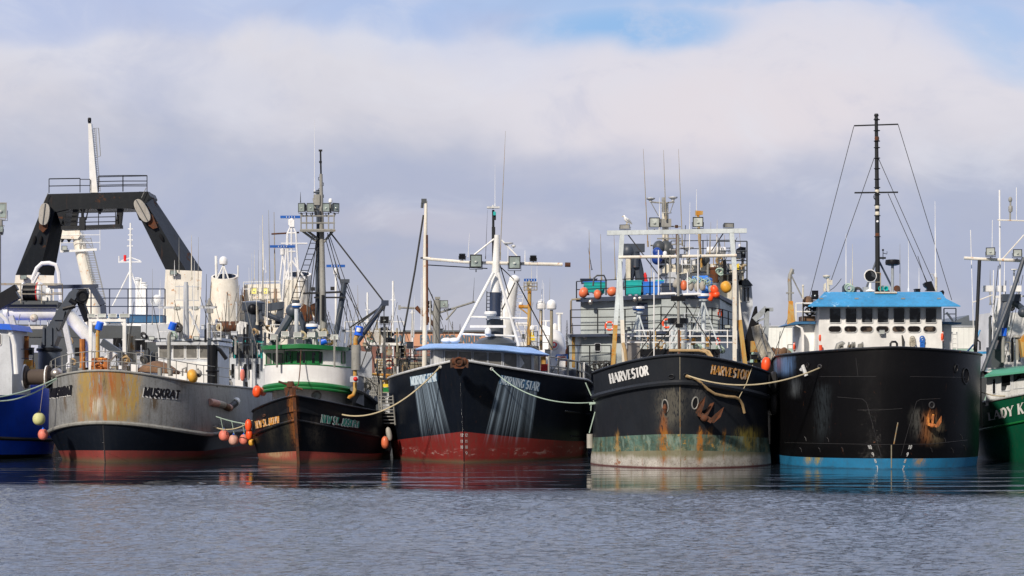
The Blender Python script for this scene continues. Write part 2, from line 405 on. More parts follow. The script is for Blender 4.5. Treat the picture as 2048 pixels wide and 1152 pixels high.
# ---------------------------------------------------------------- lettering
def arc(cx, cy, rx, ry, a0, a1, k=7): return [(cx + rx * math.cos(R(a0 + (a1 - a0) * i / k)), cy + ry * math.sin(R(a0 + (a1 - a0) * i / k))) for i in range(k + 1)]
T_, t_ = 1.0, .42
G = {
 'A': (1, [(t_, [(.02, 0), (.5, 1)]), (T_, [(.5, 1), (.95, 0)]), (t_, [(.2, .33), (.78, .33)])], [(.05, 0), (.92, 0)]),
 'B': (.85, [(T_, [(.18, 0), (.18, 1)]), (t_, [(.18, 1), (.5, 1)]), (T_, arc(.48, .76, .3, .24, 90, -90)), (T_, arc(.5, .27, .36, .27, 90, -90)), (t_, [(.5, 0), (.18, 0)]), (t_, [(.2, .53), (.5, .53)])], [(.1, 0), (.1, 1)]),
 'D': (.9, [(T_, [(.18, 0), (.18, 1)]), (t_, [(.18, 1), (.45, 1)]), (T_, arc(.42, .5, .46, .5, 90, -90, 9)), (t_, [(.45, 0), (.18, 0)])], [(.1, 0), (.1, 1)]),
 'E': (.8, [(T_, [(.18, 0), (.18, 1)]), (t_, [(.18, .97), (.85, .97)]), (t_, [(.18, .52), (.65, .52)]), (t_, [(.18, .03), (.88, .03)])], [(.1, 0), (.1, 1)]),
 'G': (.95, [(T_, arc(.52, .5, .42, .5, 45, 300, 11)), (T_, [(.82, .08), (.82, .45)]), (t_, [(.55, .45), (.9, .45)])], []),
 'H': (.95, [(T_, [(.18, 0), (.18, 1)]), (T_, [(.82, 0), (.82, 1)]), (t_, [(.18, .52), (.82, .52)])], [(.18, 0), (.18, 1), (.82, 0), (.82, 1)]),
 'I': (.42, [(T_, [(.5, 0), (.5, 1)])], [(.5, 0), (.5, 1)]),
 'J': (.6, [(T_, [(.68, 1), (.68, .25)]), (T_, arc(.4, .25, .28, .25, 0, -170))], [(.68, 1)]),
 'K': (.95, [(T_, [(.18, 0), (.18, 1)]), (t_, [(.85, 1), (.22, .42)]), (T_, [(.4, .58), (.88, 0)])], [(.18, 0), (.18, 1), (.85, 1), (.86, 0)]),
 'L': (.78, [(T_, [(.2, 0), (.2, 1)]), (t_, [(.2, .03), (.9, .03)])], [(.2, 0), (.2, 1)]),
 'M': (1.2, [(t_, [(.14, 0), (.16, 1)]), (T_, [(.16, 1), (.5, .1)]), (t_, [(.5, .1), (.84, 1)]), (T_, [(.85, 0), (.84, 1)])], [(.14, 0), (.13, 1), (.85, 0), (.87, 1)]),
 'N': (1.0, [(t_, [(.16, 0), (.16, 1)]), (T_, [(.16, 1), (.84, 0)]), (t_, [(.84, 0), (.84, 1)])], [(.16, 0), (.12, 1), (.84, 1)]),
 'O': (.95, [(T_, arc(.5, .5, .4, .5, 0, 360, 16))], []),
 'P': (.82, [(T_, [(.18, 0), (.18, 1)]), (t_, [(.18, 1), (.5, 1)]), (T_, arc(.5, .73, .34, .27, 90, -90)), (t_, [(.2, .46), (.5, .46)])], [(.18, 0), (.1, 1)]),
 'R': (.95, [(T_, [(.18, 0), (.18, 1)]), (t_, [(.18, 1), (.48, 1)]), (T_, arc(.48, .75, .32, .25, 90, -90)), (t_, [(.2, .5), (.48, .5)]), (T_, [(.46, .5), (.88, 0)])], [(.18, 0), (.1, 1), (.88, 0)]),
 'S': (.75, [(T_, arc(.5, .74, .32, .26, 25, 260, 9)), (T_, arc(.5, .26, .35, .26, 90, -155, 9))], []),
 'T': (.82, [(T_, [(.5, 0), (.5, 1)]), (t_, [(.06, .97), (.94, .97)])], [(.5, 0)]),
 'U': (.92, [(T_, [(.18, 1), (.18, .32)]), (T_, arc(.5, .32, .32, .32, 180, 360, 9)), (T_, [(.82, .32), (.82, 1)])], [(.18, 1), (.82, 1)]),
 'V': (.95, [(T_, [(.06, 1), (.5, 0)]), (t_, [(.5, 0), (.95, 1)])], [(.06, 1), (.94, 1)]),
 'W': (1.3, [(T_, [(.04, 1), (.3, 0)]), (t_, [(.3, 0), (.5, .9)]), (T_, [(.5, .9), (.72, 0)]), (t_, [(.72, 0), (.97, 1)])], [(.05, 1), (.95, 1)]),
 'Y': (.92, [(T_, [(.06, 1), (.5, .45)]), (t_, [(.5, .45), (.94, 1)]), (T_, [(.5, .45), (.5, 0)])], [(.5, 0), (.08, 1), (.92, 1)]),
 '.': (.4, [(T_, [(.4, .0), (.4, .14)])], []), ' ': (.45, [], []),
 '0': (.8, [(T_, arc(.5, .5, .35, .5, 0, 360, 12))], []), '1': (.5, [(T_, [(.5, 0), (.5, 1)]), (t_, [(.5, 1), (.2, .8)])], []),
 '2': (.8, [(T_, arc(.5, .7, .35, .3, 170, -40, 7) + [(.12, .04)]), (T_, [(.12, .04), (.9, .04)])], []),
 '6': (.8, [(T_, arc(.5, .3, .35, .3, 0, 360, 10)), (T_, arc(.6, .3, .45, .7, 180, 95, 5))], []),
 '7': (.8, [(T_, [(.1, .96), (.9, .96), (.4, 0)])], []),
 '8': (.8, [(T_, arc(.5, .27, .36, .27, 0, 360, 10)), (T_, arc(.5, .76, .3, .24, 0, 360, 10))], []),
 '9': (.8, [(T_, arc(.5, .7, .35, .3, 0, 360, 10)), (T_, arc(.4, .7, .45, .7, 0, -85, 5))], []),
}
def letters(mb, surf, txt, TL, TR, BL, BR, bold=.16, serif=True, off=.02, thin=None, gap=.10, slant=0.0, wl=None):
    """stroke lettering laid on a surface; corners are photo pixels"""
    tot = sum(G[c][0] for c in txt) + gap * (len(txt) - 1)
    H_ = (math.dist(TL, BL) + math.dist(TR, BR)) / 2; Wd = (math.dist(TL, TR) + math.dist(BL, BR)) / 2; em = Wd / tot
    def mp(u_, v_):
        u2 = u_ + slant * v_
        a = (BL[0] + (BR[0] - BL[0]) * u2, BL[1] + (BR[1] - BL[1]) * u2); b = (TL[0] + (TR[0] - TL[0]) * u2, TL[1] + (TR[1] - TL[1]) * u2)
        return (a[0] + (b[0] - a[0]) * v_, a[1] + (b[1] - a[1]) * v_)
    x = 0; k = 0
    for c in txt:
        w, strokes, serifs = G[c]
        for (tk, pts) in strokes:
            wd = bold * H_ * (tk if serif else 1.0)
            q = [mp((x + px * w) / tot, py) for px, py in pts]
            for i in range(len(q) - 1):
                (ax, ay), (bx, by) = q[i], q[i + 1]; d = math.hypot(bx - ax, by - ay) or 1e-6
                nx, ny = -(by - ay) / d * wd / 2, (bx - ax) / d * wd / 2; ex, ey = (bx - ax) / d * wd * .15, (by - ay) / d * wd * .15
                lay(mb, surf, [(ax - ex + nx, ay - ey + ny), (bx + ex + nx, by + ey + ny), (bx + ex - nx, by + ey - ny), (ax - ex - nx, ay - ey - ny)], off + .0012 * (k % 9)); k += 1
        if serif:
            for sx, sy in serifs:
                a = mp((x + (sx) * w - .17) / tot, sy); b = mp((x + (sx) * w + .17) / tot, sy); h = .035 * H_
                lay(mb, surf, [(a[0], a[1] - h), (b[0], b[1] - h), (b[0], b[1] + h), (a[0], a[1] + h)], off + .0012 * (k % 9)); k += 1
        x += w + gap
    return mb
# ---------------------------------------------------------------- hulls
class Hull:
    """lofted hull. levels (top first): py at stem, py at shoulder, half width in px at the shoulder, bow overhang (m), roundness p, q, aft rise"""
    def __init__(s, px, pyw, lv, Le=7.0, Lt=24.0, yaw=0.0, ns=18, zg=1.0):
        s.zg = zg
        s.Y0 = Yw(pyw); s.X0 = (px - 1024) / F * s.Y0; s.yaw = math.atan2(s.X0, s.Y0) + R(yaw); s.Le = Le; s.Lt = Lt; s.lv = []
        Ys = s.Y0 + Le; s.ns = ns; s.na = 8
        for (p0, p1, w, off, p, q, aft) in lv:
            z0 = Zp(p0, s.Y0 - off) if p0 is not None else -1.2; z1 = Zp(p1, Ys) if p1 is not None else -1.2
            s.lv.append((z0, z1, z1 + aft, w / F * Ys, off, p, q))
    def world(s, lx, ly, z): c, d = math.cos(s.yaw), math.sin(s.yaw); return Vector((s.X0 + lx * c + ly * d, s.Y0 + ly * c - lx * d, z))
    def loc(s, k, side, i):                   # i: station index 0..ns+na (float ok); k: level (float ok)
        k0 = int(min(k, len(s.lv) - 1)); f = k - k0
        def one(kk):
            z0, z1, z2, hw, off, p, q = s.lv[kk]
            if i <= s.ns:
                u = (i / s.ns) ** 2; ly = -off + (s.Le + off) * u; g = (1 - (1 - u) ** p) ** (1 / q); z = z0 + (z1 - z0) * g ** s.zg
            else:
                a = (i - s.ns) / s.na; ly = s.Le + (s.Lt - s.Le) * a; g = 1 - .06 * a * a; z = z1 + (z2 - z1) * a
            return Vector((side * hw * g, ly, z))
        A = one(k0)
        if f > 1e-6 and k0 + 1 < len(s.lv): A = A.lerp(one(k0 + 1), f)
        return A
    def at(s, k, side, i, out=0.0, dz=0.0):
        p = s.loc(k, side, i)
        if out:
            a = s.loc(k, side, min(i + .3, s.ns + s.na)); b = s.loc(k, side, max(i - .3, 0)); t = (a - b); nn = Vector((t.y, -t.x, 0)) * side
            if nn.length > 1e-5: nn.normalize(); p = p + nn * out
            if i == 0: p = s.loc(k, side, 0) + Vector((0, -out, 0))
        return s.world(p.x, p.y, p.z + dz)
    def row(s, k, out=0.0, dz=0.0, i0=None, i1=None, step=1):
        n_ = s.ns + s.na; L_ = [s.at(k, -1, i, out, dz) for i in range(n_ if i0 is None else i0, 0, -step)] + [s.at(k, 1, i, out, dz) for i in range(0, (n_ if i1 is None else i1) + 1, step)]
        return L_
    def build(s, mats, sub=4, wall=.12, depth=.8):
        mb = MB(); rows = []; idx = []
        for k in range(len(s.lv) - 1):
            for j in range(sub): rows.append(s.row(k + j / sub)); idx.append(k)
        rows.append(s.row(len(s.lv) - 1)); w = len(rows[0]); vs = [p for r_ in rows for p in r_]
        for a in range(len(rows) - 1):
            mb.cur = idx[a]
            o = a * w; mb.f += [(o + i, o + w + i, o + w + i + 1, o + i + 1) for i in range(w - 1)]; mb.mi += [mb.cur] * (w - 1)
        mb.v = [tuple(p) for p in vs]
        mb.cur = 0
        def inner(dz):
            def q(sd, i):
                p = s.loc(0, sd, i); u = min(1, (i / s.ns) ** 2); return s.world(p.x * (1 - wall / s.lv[0][3]), p.y + wall * 2 * (1 - u), p.z + dz)
            n_ = s.ns + s.na; return [q(-1, i) for i in range(n_, 0, -1)] + [q(1, i) for i in range(n_ + 1)]
        inn = inner(0); dk = inner(-depth); top = rows[0]
        for A, B in ((top, inn), (inn, dk)): mb.add(A + B, [(i, i + 1, w + i + 1, w + i) for i in range(w - 1)])
        h = w // 2; mb.add(dk, [(i, i + 1, w - 2 - i, w - 1 - i) for i in range(h)])
        for a in range(len(rows) - 1):           # transom
            mb.add([rows[a][0], rows[a][-1], rows[a + 1][-1], rows[a + 1][0]], [(0, 1, 2, 3)])
        mb.cur = 0; s.mb = mb; s.surf = cast_on(mb.bvh()); return mb
    def rail(s, mb, heights, i0, i1, r=.022, out=-.06, post=2, rp=.025, k=0, base=0.0):
        for h in heights: mb.tube(s.row(k, out, h, i0, i1), r, 6)
        top = s.row(k, out, max(heights), i0, i1); bot = s.row(k, out, base, i0, i1)
        for a, b in list(zip(top, bot))[::post]: mb.tube([a, b], rp, 5)
        return mb
# ---------------------------------------------------------------- reusable fittings
def rails(mb, pts, hs, post=1.2, r=.02, rp=.022):
    pts = [Vector(p) for p in pts]
    for h in hs: mb.tube([p + Vector((0, 0, h)) for p in pts], r, 5)
    for a, b in zip(pts[:-1], pts[1:]):
        k = max(1, int(round((b - a).length / post)))
        for i in range(k + 1): q = a.lerp(b, i / k); mb.tube([q, q + Vector((0, 0, max(hs)))], rp, 5)
    return mb
def flood(par, px, py, Y, w, h, hm='dark_grey', lm='lens', back=.35, tilt=0.0, turn=0.0, name='floodlight'):
    c = P(px, py, Y); hw, hh = w / F * Y / 2, h / F * Y / 2
    rot = Matrix.Rotation(R(turn), 3, 'Z') @ Matrix.Rotation(R(tilt), 3, 'X')
    def q(x, y, z): return c + rot @ Vector((x, y, z))
    mb = MB(); f = .6
    A = [q(-hw, 0, -hh), q(hw, 0, -hh), q(hw, 0, hh), q(-hw, 0, hh)]; Bk = [q(-hw * f, back, -hh * f), q(hw * f, back, -hh * f), q(hw * f, back, hh * f), q(-hw * f, back, hh * f)]
    I = [q(x * .86, -.03, z * .86) for x, z in ((-hw, -hh), (hw, -hh), (hw, hh), (-hw, hh))]; O = [q(x, -.03, z) for x, z in ((-hw, -hh), (hw, -hh), (hw, hh), (-hw, hh))]
    I2 = [q(x * .86, .02, z * .86) for x, z in ((-hw, -hh), (hw, -hh), (hw, hh), (-hw, hh))]
    vs = Bk + A + O + I + I2; fs = [(3, 2, 1, 0)]
    for a in (0, 4, 8, 12): fs += [(a + i, a + (i + 1) % 4, a + 4 + (i + 1) % 4, a + 4 + i) for i in range(4)]
    fs.append((16, 17, 18, 19)); mb.add(vs, fs)
    mb.tube([q(-hw * 1.08, .08, 0), q(-hw * 1.08, .08, -hh * 1.25), q(hw * 1.08, .08, -hh * 1.25), q(hw * 1.08, .08, 0)], .018, 4)
    mb.tube([q(0, .08, -hh * 1.25), q(0, .08, -hh * 1.7)], .03, 5)
    fo = part(par, name, mb, hm)
    g = MB(); g.add([q(x * .84, -.012, z * .84) for x, z in ((-hw, -hh), (hw, -hh), (hw, hh), (-hw, hh))], [(0, 1, 2, 3)])
    lo = part(fo, 'lens', g, lm, smooth=False)
    g = MB(); g.ball(q(0, -.005, -.15 * hh), hw * .32, hh * .22, 10); part(fo, 'bulb', g, 'lens_bright') if h > 12 else None
    return fo
def dome(par, px, py, Y, w, h, mat='white_clean', name='radar_dome'):
    c = P(px, py + h / 2, Y); r = w / F * Y / 2; H_ = h / F * Y; k = 7
    prof = [(r * .75, 0), (r * .97, H_ * .08), (r, H_ * .3)] + [(max(.003, r * math.cos(R(90 * i / k))), H_ * .45 + H_ * .55 * math.sin(R(90 * i / k))) for i in range(k + 1)]
    mb = MB(); mb.lathe(prof, c, 16); return part(par, name, mb, mat)
def scanner(par, px, py, Y, w, h, trim='bar_blue', name='radar_scanner'):
    c = P(px, py + h / 2, Y); r = w / F * Y / 2; H_ = h / F * Y
    mb = MB(); mb.lathe([(r * .8, H_ * .33), (r, H_ * .45), (r, H_ * .75), (r * .9, H_ * .97), (r * .3, H_)], c, 20); o = part(par, name, mb, 'white_clean')
    mb = MB(); mb.lathe([(r * .5, 0), (r * .85, H_ * .1), (r * .97, H_ * .42), (r * .7, H_ * .44)], c, 20); part(o, 'radar_base', mb, trim); return o
def radar_bar(par, x0, x1, py, Y, mat='bar_blue', h=5):
    mb = MB(); a = P(x0, py, Y); b = P(x1, py, Y); hh = h / F * Y
    mb.box(((a.x + b.x) / 2, Y, a.z), (b.x - a.x, hh * 1.3, hh)); o = part(par, 'radar_bar', mb, mat)
    if mat == 'bar_blue':
        g = MB(); xm = (x0 + x1) / 2
        letters(g, plane_at(Y - hh * .65), 'RADAR'[:0] or 'I I I I', (xm - 9, py - 1.3), (xm + 9, py - 1.3), (xm - 9, py + 1.3), (xm + 9, py + 1.3), .4, False, .006); part(o, 'white_marks', g, 'text_white', smooth=False)
    mb = MB(); c = P((x0 + x1) / 2, py + h / 2, Y); mb.lathe([(.16, -.5), (.18, -.1), (.08, -.05), (.07, 0)], c, 10); part(o, 'radar_gearbox', mb, 'white_clean'); return o
def whip(par, x0, y0, x1, y1, Y, r=.02, mat='white_clean', split=None, mat2='cream', name='whip_antenna'):
    """whip aerial from foot (x1,y1) to tip (x0,y0)"""
    a, b = P(x1, y1, Y), P(x0, y0, Y)
    mb = MB(); mb.tube([a, a.lerp(b, .45), b], [r * 1.3, r, r * .35], 5); mb.tube([a, a.lerp(b, .06)], r * 2.2, 6)
    return part(par, name, mb, mat)
def poleP(mb, pts, Y, r, nn=8):
    """tube through photo points (x, y[, Y])"""
    return mb.tube([P(p[0], p[1], p[2] if len(p) > 2 else Y) for p in pts], r, nn)
def ladder(mb, a, b, w, n_, r=.018, side=(1, 0, 0)):
    a, b = Vector(a), Vector(b); sdv = Vector(side) * w / 2
    mb.tube([a - sdv, b - sdv], r, 4); mb.tube([a + sdv, b + sdv], r, 4)
    for i in range(n_): q = a.lerp(b, (i + .5) / n_); mb.tube([q - sdv, q + sdv], r * .8, 4)
    return mb
def sag(a, b, d, k=14):
    a, b = Vector(a), Vector(b); return [a.lerp(b, i / k) - Vector((0, 0, d * 4 * (i / k) * (1 - i / k))) for i in range(k + 1)]
def ropeobj(pts, r, mat, label, name='mooring_rope', group='mooring ropes between the boats'):
    mb = MB(); mb.tube(pts, r, 6); return single(name, mb, mat, label, 'rope', group)
def buoy(px, py, Y, rx, ry, mat, label, group='fishing buoys and fenders', axis=(0, 0, 1), name='buoy', bands=0):
    c = P(px, py, Y); a, b = rx / F * Y, ry / F * Y; ax = Vector(axis).normalized()
    k = 12; prof = [(max(.004, a * math.sin(math.pi * i / k) ** (.8)), -b * math.cos(math.pi * i / k)) for i in range(k + 1)]
    if bands: prof = [(r_ * (1 + .03 * math.sin(i * 3.1)), z_) for i, (r_, z_) in enumerate(prof)]
    t = thing(name, label, 'buoy', c - ax * b, group)
    mb = MB(); mb.lathe(prof, c, 18, ax); part(t, 'float', mb, mat)
    mb = MB(); e = c + ax * b; mb.lathe([(a * .28, -a * .18), (a * .24, a * .1), (a * .12, a * .22)], e, 10, ax); mb.torus(e + ax * a * .25, a * .14, a * .06, (1, 0, 0), 10, 5); part(t, 'eye', mb, 'cap_blue' if mat in ('pink', 'pale_pink', 'red') else 'rubber')
    return t
def lifering(px, py, Y, r, label, axis=(0, -1, 0), squeeze=1.0):
    c = P(px, py, Y); R_ = r / F * Y; t = thing('life_ring', label, 'life ring', c, 'orange life rings hung on the boats')
    mb = MB(); mb.torus(c, R_ * .76, R_ * .2, axis, 28, 10); part(t, 'ring', mb, 'ring')
    q = Vector(axis).to_track_quat('Z', 'Y')
    for a in (45, 135, 225, 315):
        d = Vector((math.cos(R(a)), math.sin(R(a)), 0)); e = Vector((-d.y, d.x, 0)); cc = Vector((R_ * .76 * d.x, R_ * .76 * d.y, 0))
        mb = MB(); mb.tube([c + q @ (cc - e * R_ * .09), c + q @ (cc + e * R_ * .09)], R_ * .225, 10); part(t, 'reflective_band', mb, 'text_white')
    return t
# ================================================================ water and shore
m, n, b = new_mat('harbour_water')
pos = n.new('ShaderNodeNewGeometry').outputs['Position']; x, y, z = n.sep(pos)
edge = n.m('ADD', y, n.m('MULTIPLY', n.m('SUBTRACT', n.noise(n.mapv(pos, (.05, .16, 1)), 1.0, 3), .5), 9.0))
edge = n.m('ADD', edge, n.m('MULTIPLY', x, .17))
wind = n.mr(edge, 73.5, 78.5, 1.0, 0.0)
w1 = n.noise(n.mapv(pos, (3.6, 3.0, 1)), 1.0, 4, .6, .2)
w2 = n.noise(n.mapv(pos, (.35, .8, 1), (5, 2, 0)), 1.0, 3, .5)
calm = n.noise(n.mapv(pos, (.16, .9, 1), (2, 9, 0)), 1.0, 3, .5)
cat = n.mr(n.noise(n.mapv(pos, (.10, .55, 1), (7, 1, 0)), 1.0, 4, .6), .55, .66, 0.0, 1.0)
amp = n.m('ADD', n.m('MULTIPLY', wind, .35), n.m('MULTIPLY', n.m('SUBTRACT', 1.0, wind), n.m('ADD', .004, n.m('MULTIPLY', cat, .20))))
hgt = n.m('ADD', n.m('MULTIPLY', n.m('ADD', w1, n.m('MULTIPLY', w2, .35)), amp), n.m('MULTIPLY', calm, .07))
bp = n.new('ShaderNodeBump', {'Strength': 1.0, 'Distance': .30, 'Height': hgt})
n.set(b, 'Base Color', (.018, .027, .040, 1)); n.set(b, 'Roughness', n.m('ADD', .03, n.m('MULTIPLY', wind, .06))); n.set(b, 'IOR', 1.58)
n.l.new(bp.outputs[0], b.inputs['Normal']); M['water'] = m
def water_sheet():
    dx = .09; xs = np.arange(-27, 27.01, dx); ys = np.arange(30, 86.01, dx); Xg, Yg = np.meshgrid(xs, ys)
    rs = np.random.RandomState(3); Zg = np.zeros_like(Xg); sl = 0
    for i in range(90):
        lam = .21 * (.85 / .21) ** rs.rand(); k = 2 * np.pi / lam; th = rs.normal(1.35, .75); am = lam ** 1.0
        Zg += am * np.sin(k * (Xg * np.cos(th) + Yg * np.sin(th)) + rs.rand() * 6.28); sl += (am * k) ** 2 / 2
    Zg *= .175 / math.sqrt(sl)
    e = Yg + 1.8 * np.sin(Xg * .21 + 1) * np.sin(Xg * .06 + 2) + .9 * np.sin(Xg * 1.1 + Yg * .7) + 1.1 * np.sin(Xg * .53) + .5 * np.sin(Xg * 1.7 + Yg) + Xg * .17 + 1.0 * np.sin(Xg * .37 + 2) + .4 * np.sin(Xg * 3.9)
    am = np.clip((81.0 - e) / 10.0, 0, 1) ** 1.5
    patch = .8 + .25 * np.sin(Xg * .11 + 2 * np.sin(Yg * .09)) * np.sin(Yg * .31 + Xg * .05)
    Zg *= am * patch * np.clip(np.minimum(27 - np.abs(Xg), Yg - 30) / 3, 0, 1)
    nx, ny = len(xs), len(ys); V = np.stack([Xg, Yg, Zg], -1).reshape(-1, 3)
    i = (np.arange(ny - 1)[:, None] * nx + np.arange(nx - 1)).reshape(-1); Q = np.stack([i, i + 1, i + nx + 1, i + nx], 1)
    x0, x1, y0, y1 = xs[0], xs[-1], ys[0], ys[-1]; nv = len(V)
    V = np.concatenate([V, np.array([(-1500, -60, 0), (1500, -60, 0), (1500, y0, 0), (x1, y0, 0), (x0, y0, 0), (-1500, y0, 0), (-1500, y1, 0), (x0, y1, 0), (x1, y1, 0), (1500, y1, 0), (1500, 265, 0), (-1500, 265, 0)])])
    ex = [(0, 1, 2, 3, 4, 5), (5, 4, 7, 6), (3, 2, 9, 8), (6, 7, 8, 9, 10, 11)]
    me = bpy.data.meshes.new('water'); me.from_pydata(V.tolist(), [], Q.tolist() + [tuple(j + nv for j in f) for f in ex]); me.materials.append(M['water'])
    me.polygons.foreach_set('use_smooth', [True] * len(me.polygons)); me.update()
    o = bpy.data.objects.new('water', me); S.collection.objects.link(o); tag(o, 'dark blue grey harbour water, ruffled in front and glassy by the hulls', 'water', kind='structure')
water_sheet()
mk('land', (.10, .11, .08), .9, grime=0, rust=0, bump=0, sc=.05)
g = MB(); g.box((0, 3260, -.5), (9000, 6000, 3.4)); single('shore_ground', g, 'land', 'low ground behind the harbour', 'ground', kind='structure', smooth=False)
g = MB(); g.box((0, 250, .2), (700, 20, 2.6)); single('quay', g, 'concrete', 'concrete quay behind the boats', 'quay', kind='structure', smooth=False)
# ---- white warehouse on the right
def corr(n, c, x, y, z, ob):
    w = n.m('SINE', n.m('MULTIPLY', x, 9.0)); return n.mix(n.mr(w, .6, 1, 0, .14, False), c, (.3, .3, .3))
mk('warehouse_white', (.80, .82, .78), .7, grime=.08, rust=0, sc=.25, extra=corr, bump=0)
mk('warehouse_green', (.30, .45, .38), .7, grime=.12, rust=0, sc=.25, extra=corr, bump=0)
mk('warehouse_dark', (.10, .12, .14), .7, grime=.12, rust=0, sc=.25, bump=0)
YW = 262.0
t = thing('warehouse', 'long white metal warehouse with green lower wall behind the right-hand boats', 'warehouse', P(1800, 780, YW))
g = MB(); g.pbox(1440, 653, 2120, 697, YW, 30); part(t, 'wall', g, 'warehouse_white', smooth=False)
g = MB(); g.pbox(1440, 697.2, 2120, 800, YW + .05, 29.9); part(t, 'base_wall', g, 'warehouse_green', smooth=False)
g = MB(); g.pbox(1440, 651.5, 2120, 653, YW - .2, 30); part(t, 'roof_edge', g, 'light_grey', smooth=False)
t = thing('shed_roof', 'dark mono-pitch shed roof peeping above the white warehouse', 'shed', P(1940, 700, 300))
g = MB(); g.prism([(1908, 642), (1938, 630), (1939, 641), (2060, 642), (2060, 700), (1908, 700)], 300, 20); part(t, 'wall', g, 'warehouse_dark', smooth=False)
# ---- terracotta industrial hall
YB = 290.0
mk('brick_dark', (.22, .10, .08), .9, grime=.3, rust=0, sc=.4)
t = thing('industrial_hall', 'orange-pink flat roofed industrial hall with big dark letters and brick lower wall', 'industrial building', P(880, 780, YB))
g = MB(); g.pbox(690, 664, 1010, 692, YB, 25); part(t, 'upper_wall', g, 'terracotta', smooth=False)
g = MB(); g.pbox(690, 692.1, 1010, 790, YB + .1, 24.8); part(t, 'brick_wall', g, 'brick_dark', smooth=False)
g = MB(); g.pbox(688, 660.5, 1012, 664, YB - .4, 25.8); part(t, 'parapet', g, 'warehouse_dark', smooth=False)
g = MB(); sf = plane_at(YB)
letters(g, sf, 'BALLARD INDUS', (840, 671), (962, 671), (840, 686.5), (962, 686.5), .22, False, .05)
letters(g, sf, 'RIAL', (777, 670.5), (815, 670.5), (777, 686), (815, 686), .26, False, .05)
part(t, 'wall_lettering', g, 'slate_text', smooth=False)
# ---- dark shed left of it and low sheds filling the gaps
# ---- trees on the far skyline
m, n, b = new_mat('conifer')
ob = n.new('ShaderNodeTexCoord').outputs['Object']
n.set(b, 'Base Color', n.mix(n.mr(n.noise(ob, .8, 3), .3, .7), (.022, .045, .045), (.05, .085, .075))); n.set(b, 'Roughness', .9); M['conifer'] = m
mk('bark', (.08, .05, .035), .9, grime=0, rust=0)
def conifer(px, top, w, Y, kind, rs):
    rnd = random.Random(rs); base = P(px, 771, Y); tp = P(px, top, Y); h = tp.z - base.z; r = w / F * Y * .8
    t = thing('conifer_tree', f'{kind}', 'tree', base, 'dark trees on the far skyline')
    g = MB(); g.tube([base, base.lerp(tp, .5), tp], [.35, .2, .04], 6); part(t, 'trunk', g, 'bark')
    g = MB()
    for i in range(900):
        f = rnd.random() ** .8; zz = base.z + h * (.12 + .88 * f); rad = r * (1 - f) ** .75 * (.55 + .45 * math.sin(i * 1.7 + f * 30)) + .12; a = rnd.random() * 6.283
        rr = rad * (.35 + .65 * rnd.random()); cx, cy = base.x + rr * math.cos(a), Y + rr * math.sin(a); s_ = r * .16 * (1.2 - f)
        d = Vector((math.cos(a), math.sin(a), -.35)) * s_ * 1.6; e = Vector((-math.sin(a), math.cos(a), 0)) * s_ * .6; c = Vector((cx, cy, zz))
        g.add([c - d * .6, c + e, c + d, c - e], [(0, 1, 2, 3)]); g.add([c - d * .4 + Vector((0, 0, s_ * .5)), c + e * .3, c + d * .6 - Vector((0, 0, s_ * .6))], [(0, 1, 2)])
    part(t, 'crown', g, 'conifer', smooth=False)
for i, (px, top, w, k) in enumerate([(905, 643, 15, 'tallest pointed conifer above the orange-pink hall'), (891, 650, 12, 'small conifer left of the tallest one above the orange-pink hall'), (920, 648, 12, 'conifer just right of the tallest one above the orange-pink hall'), (864, 652, 9, 'lone small conifer above the orange-pink hall beside the rusty white pole'),
        (754, 645, 16, 'conifer on the skyline behind the dark floodlight and boom end'), (741, 652, 12, 'short conifer behind the dark boom'), (1134, 640, 17, 'conifer between the white funnel and the grey ship'), (1122, 650, 11, 'small conifer behind the top of the white emblem funnel'), (1145, 646, 14, 'conifer touching the edge of the grey ship'), (1540, 646, 10, 'tiny conifer above the white warehouse wall'), (708, 650, 14, 'conifer behind the blue drum cap')]):
    conifer(px, top, w, 420, k, i)
# ================================================================ hulls
def band(name, col, **kw): return mk(name, col, **kw)
def scum(z0=.02, z1=.35, c=(.10, .11, .06), am=.75):
    def f(n, col, x, y, z, ob):
        nz = n.noise(n.mapv(ob, (2.5, 2.5, 5)), 1.0, 5, .7); zz = n.m('ADD', z, n.m('MULTIPLY', n.m('SUBTRACT', nz, .5), .25))
        return n.mix(n.m('MULTIPLY', n.mr(zz, z0, z1, 1.0, 0.0), am), col, c)
    return f
boats = {}
# ---- Muskrat: blunt grey bow
OR = (.30, .085, .012); OR2 = (.42, .28, .08); BK = (.01, .008, .008)
hm = Hull(208, 925, [(741, 768, 152, .55, 2.5, 2, -.5), (845, 868, 163, .35, 2.0, 1.7, .1), (901, 901, 149, .1, 1.7, 1.35, .1), (925, 925, 139, 0, 1.6, 1.25, 0), (None, None, 120, -.2, 1.5, 1.2, 0)], Le=5.2, Lt=26, yaw=18, zg=2.0)
T1 = thing('fishing_boat', 'blunt-bowed grey and black fishing boat lettered MUSKRAT, streaked with orange rust', 'fishing boat', (hm.X0, hm.Y0, 0))
def mk_mus(n, c, x, y, z, ob):
    nz = n.noise(n.mapv(ob, (2, 2, .3)), 1.0, 5, .7)
    d = n.m('ABSOLUTE', n.m('SUBTRACT', x, .15)); k = n.m('MULTIPLY', n.mr(d, .5, 2.3, 1.0, 0.0), n.mr(nz, .38, .60, .12, 1.0)); c = n.mix(n.m('MULTIPLY', k, .85), c, (.30, .21, .08))
    n2 = n.noise(n.mapv(ob, (3.2, 3.2, .5), (3, 3, 1)), 1.0, 5, .7); k = n.m('MULTIPLY', n.mr(d, .7, 2.0, 1.0, 0.0), n.mr(n2, .5, .62, 0, 1)); return n.mix(n.m('MULTIPLY', k, .8), c, (.38, .14, .02))
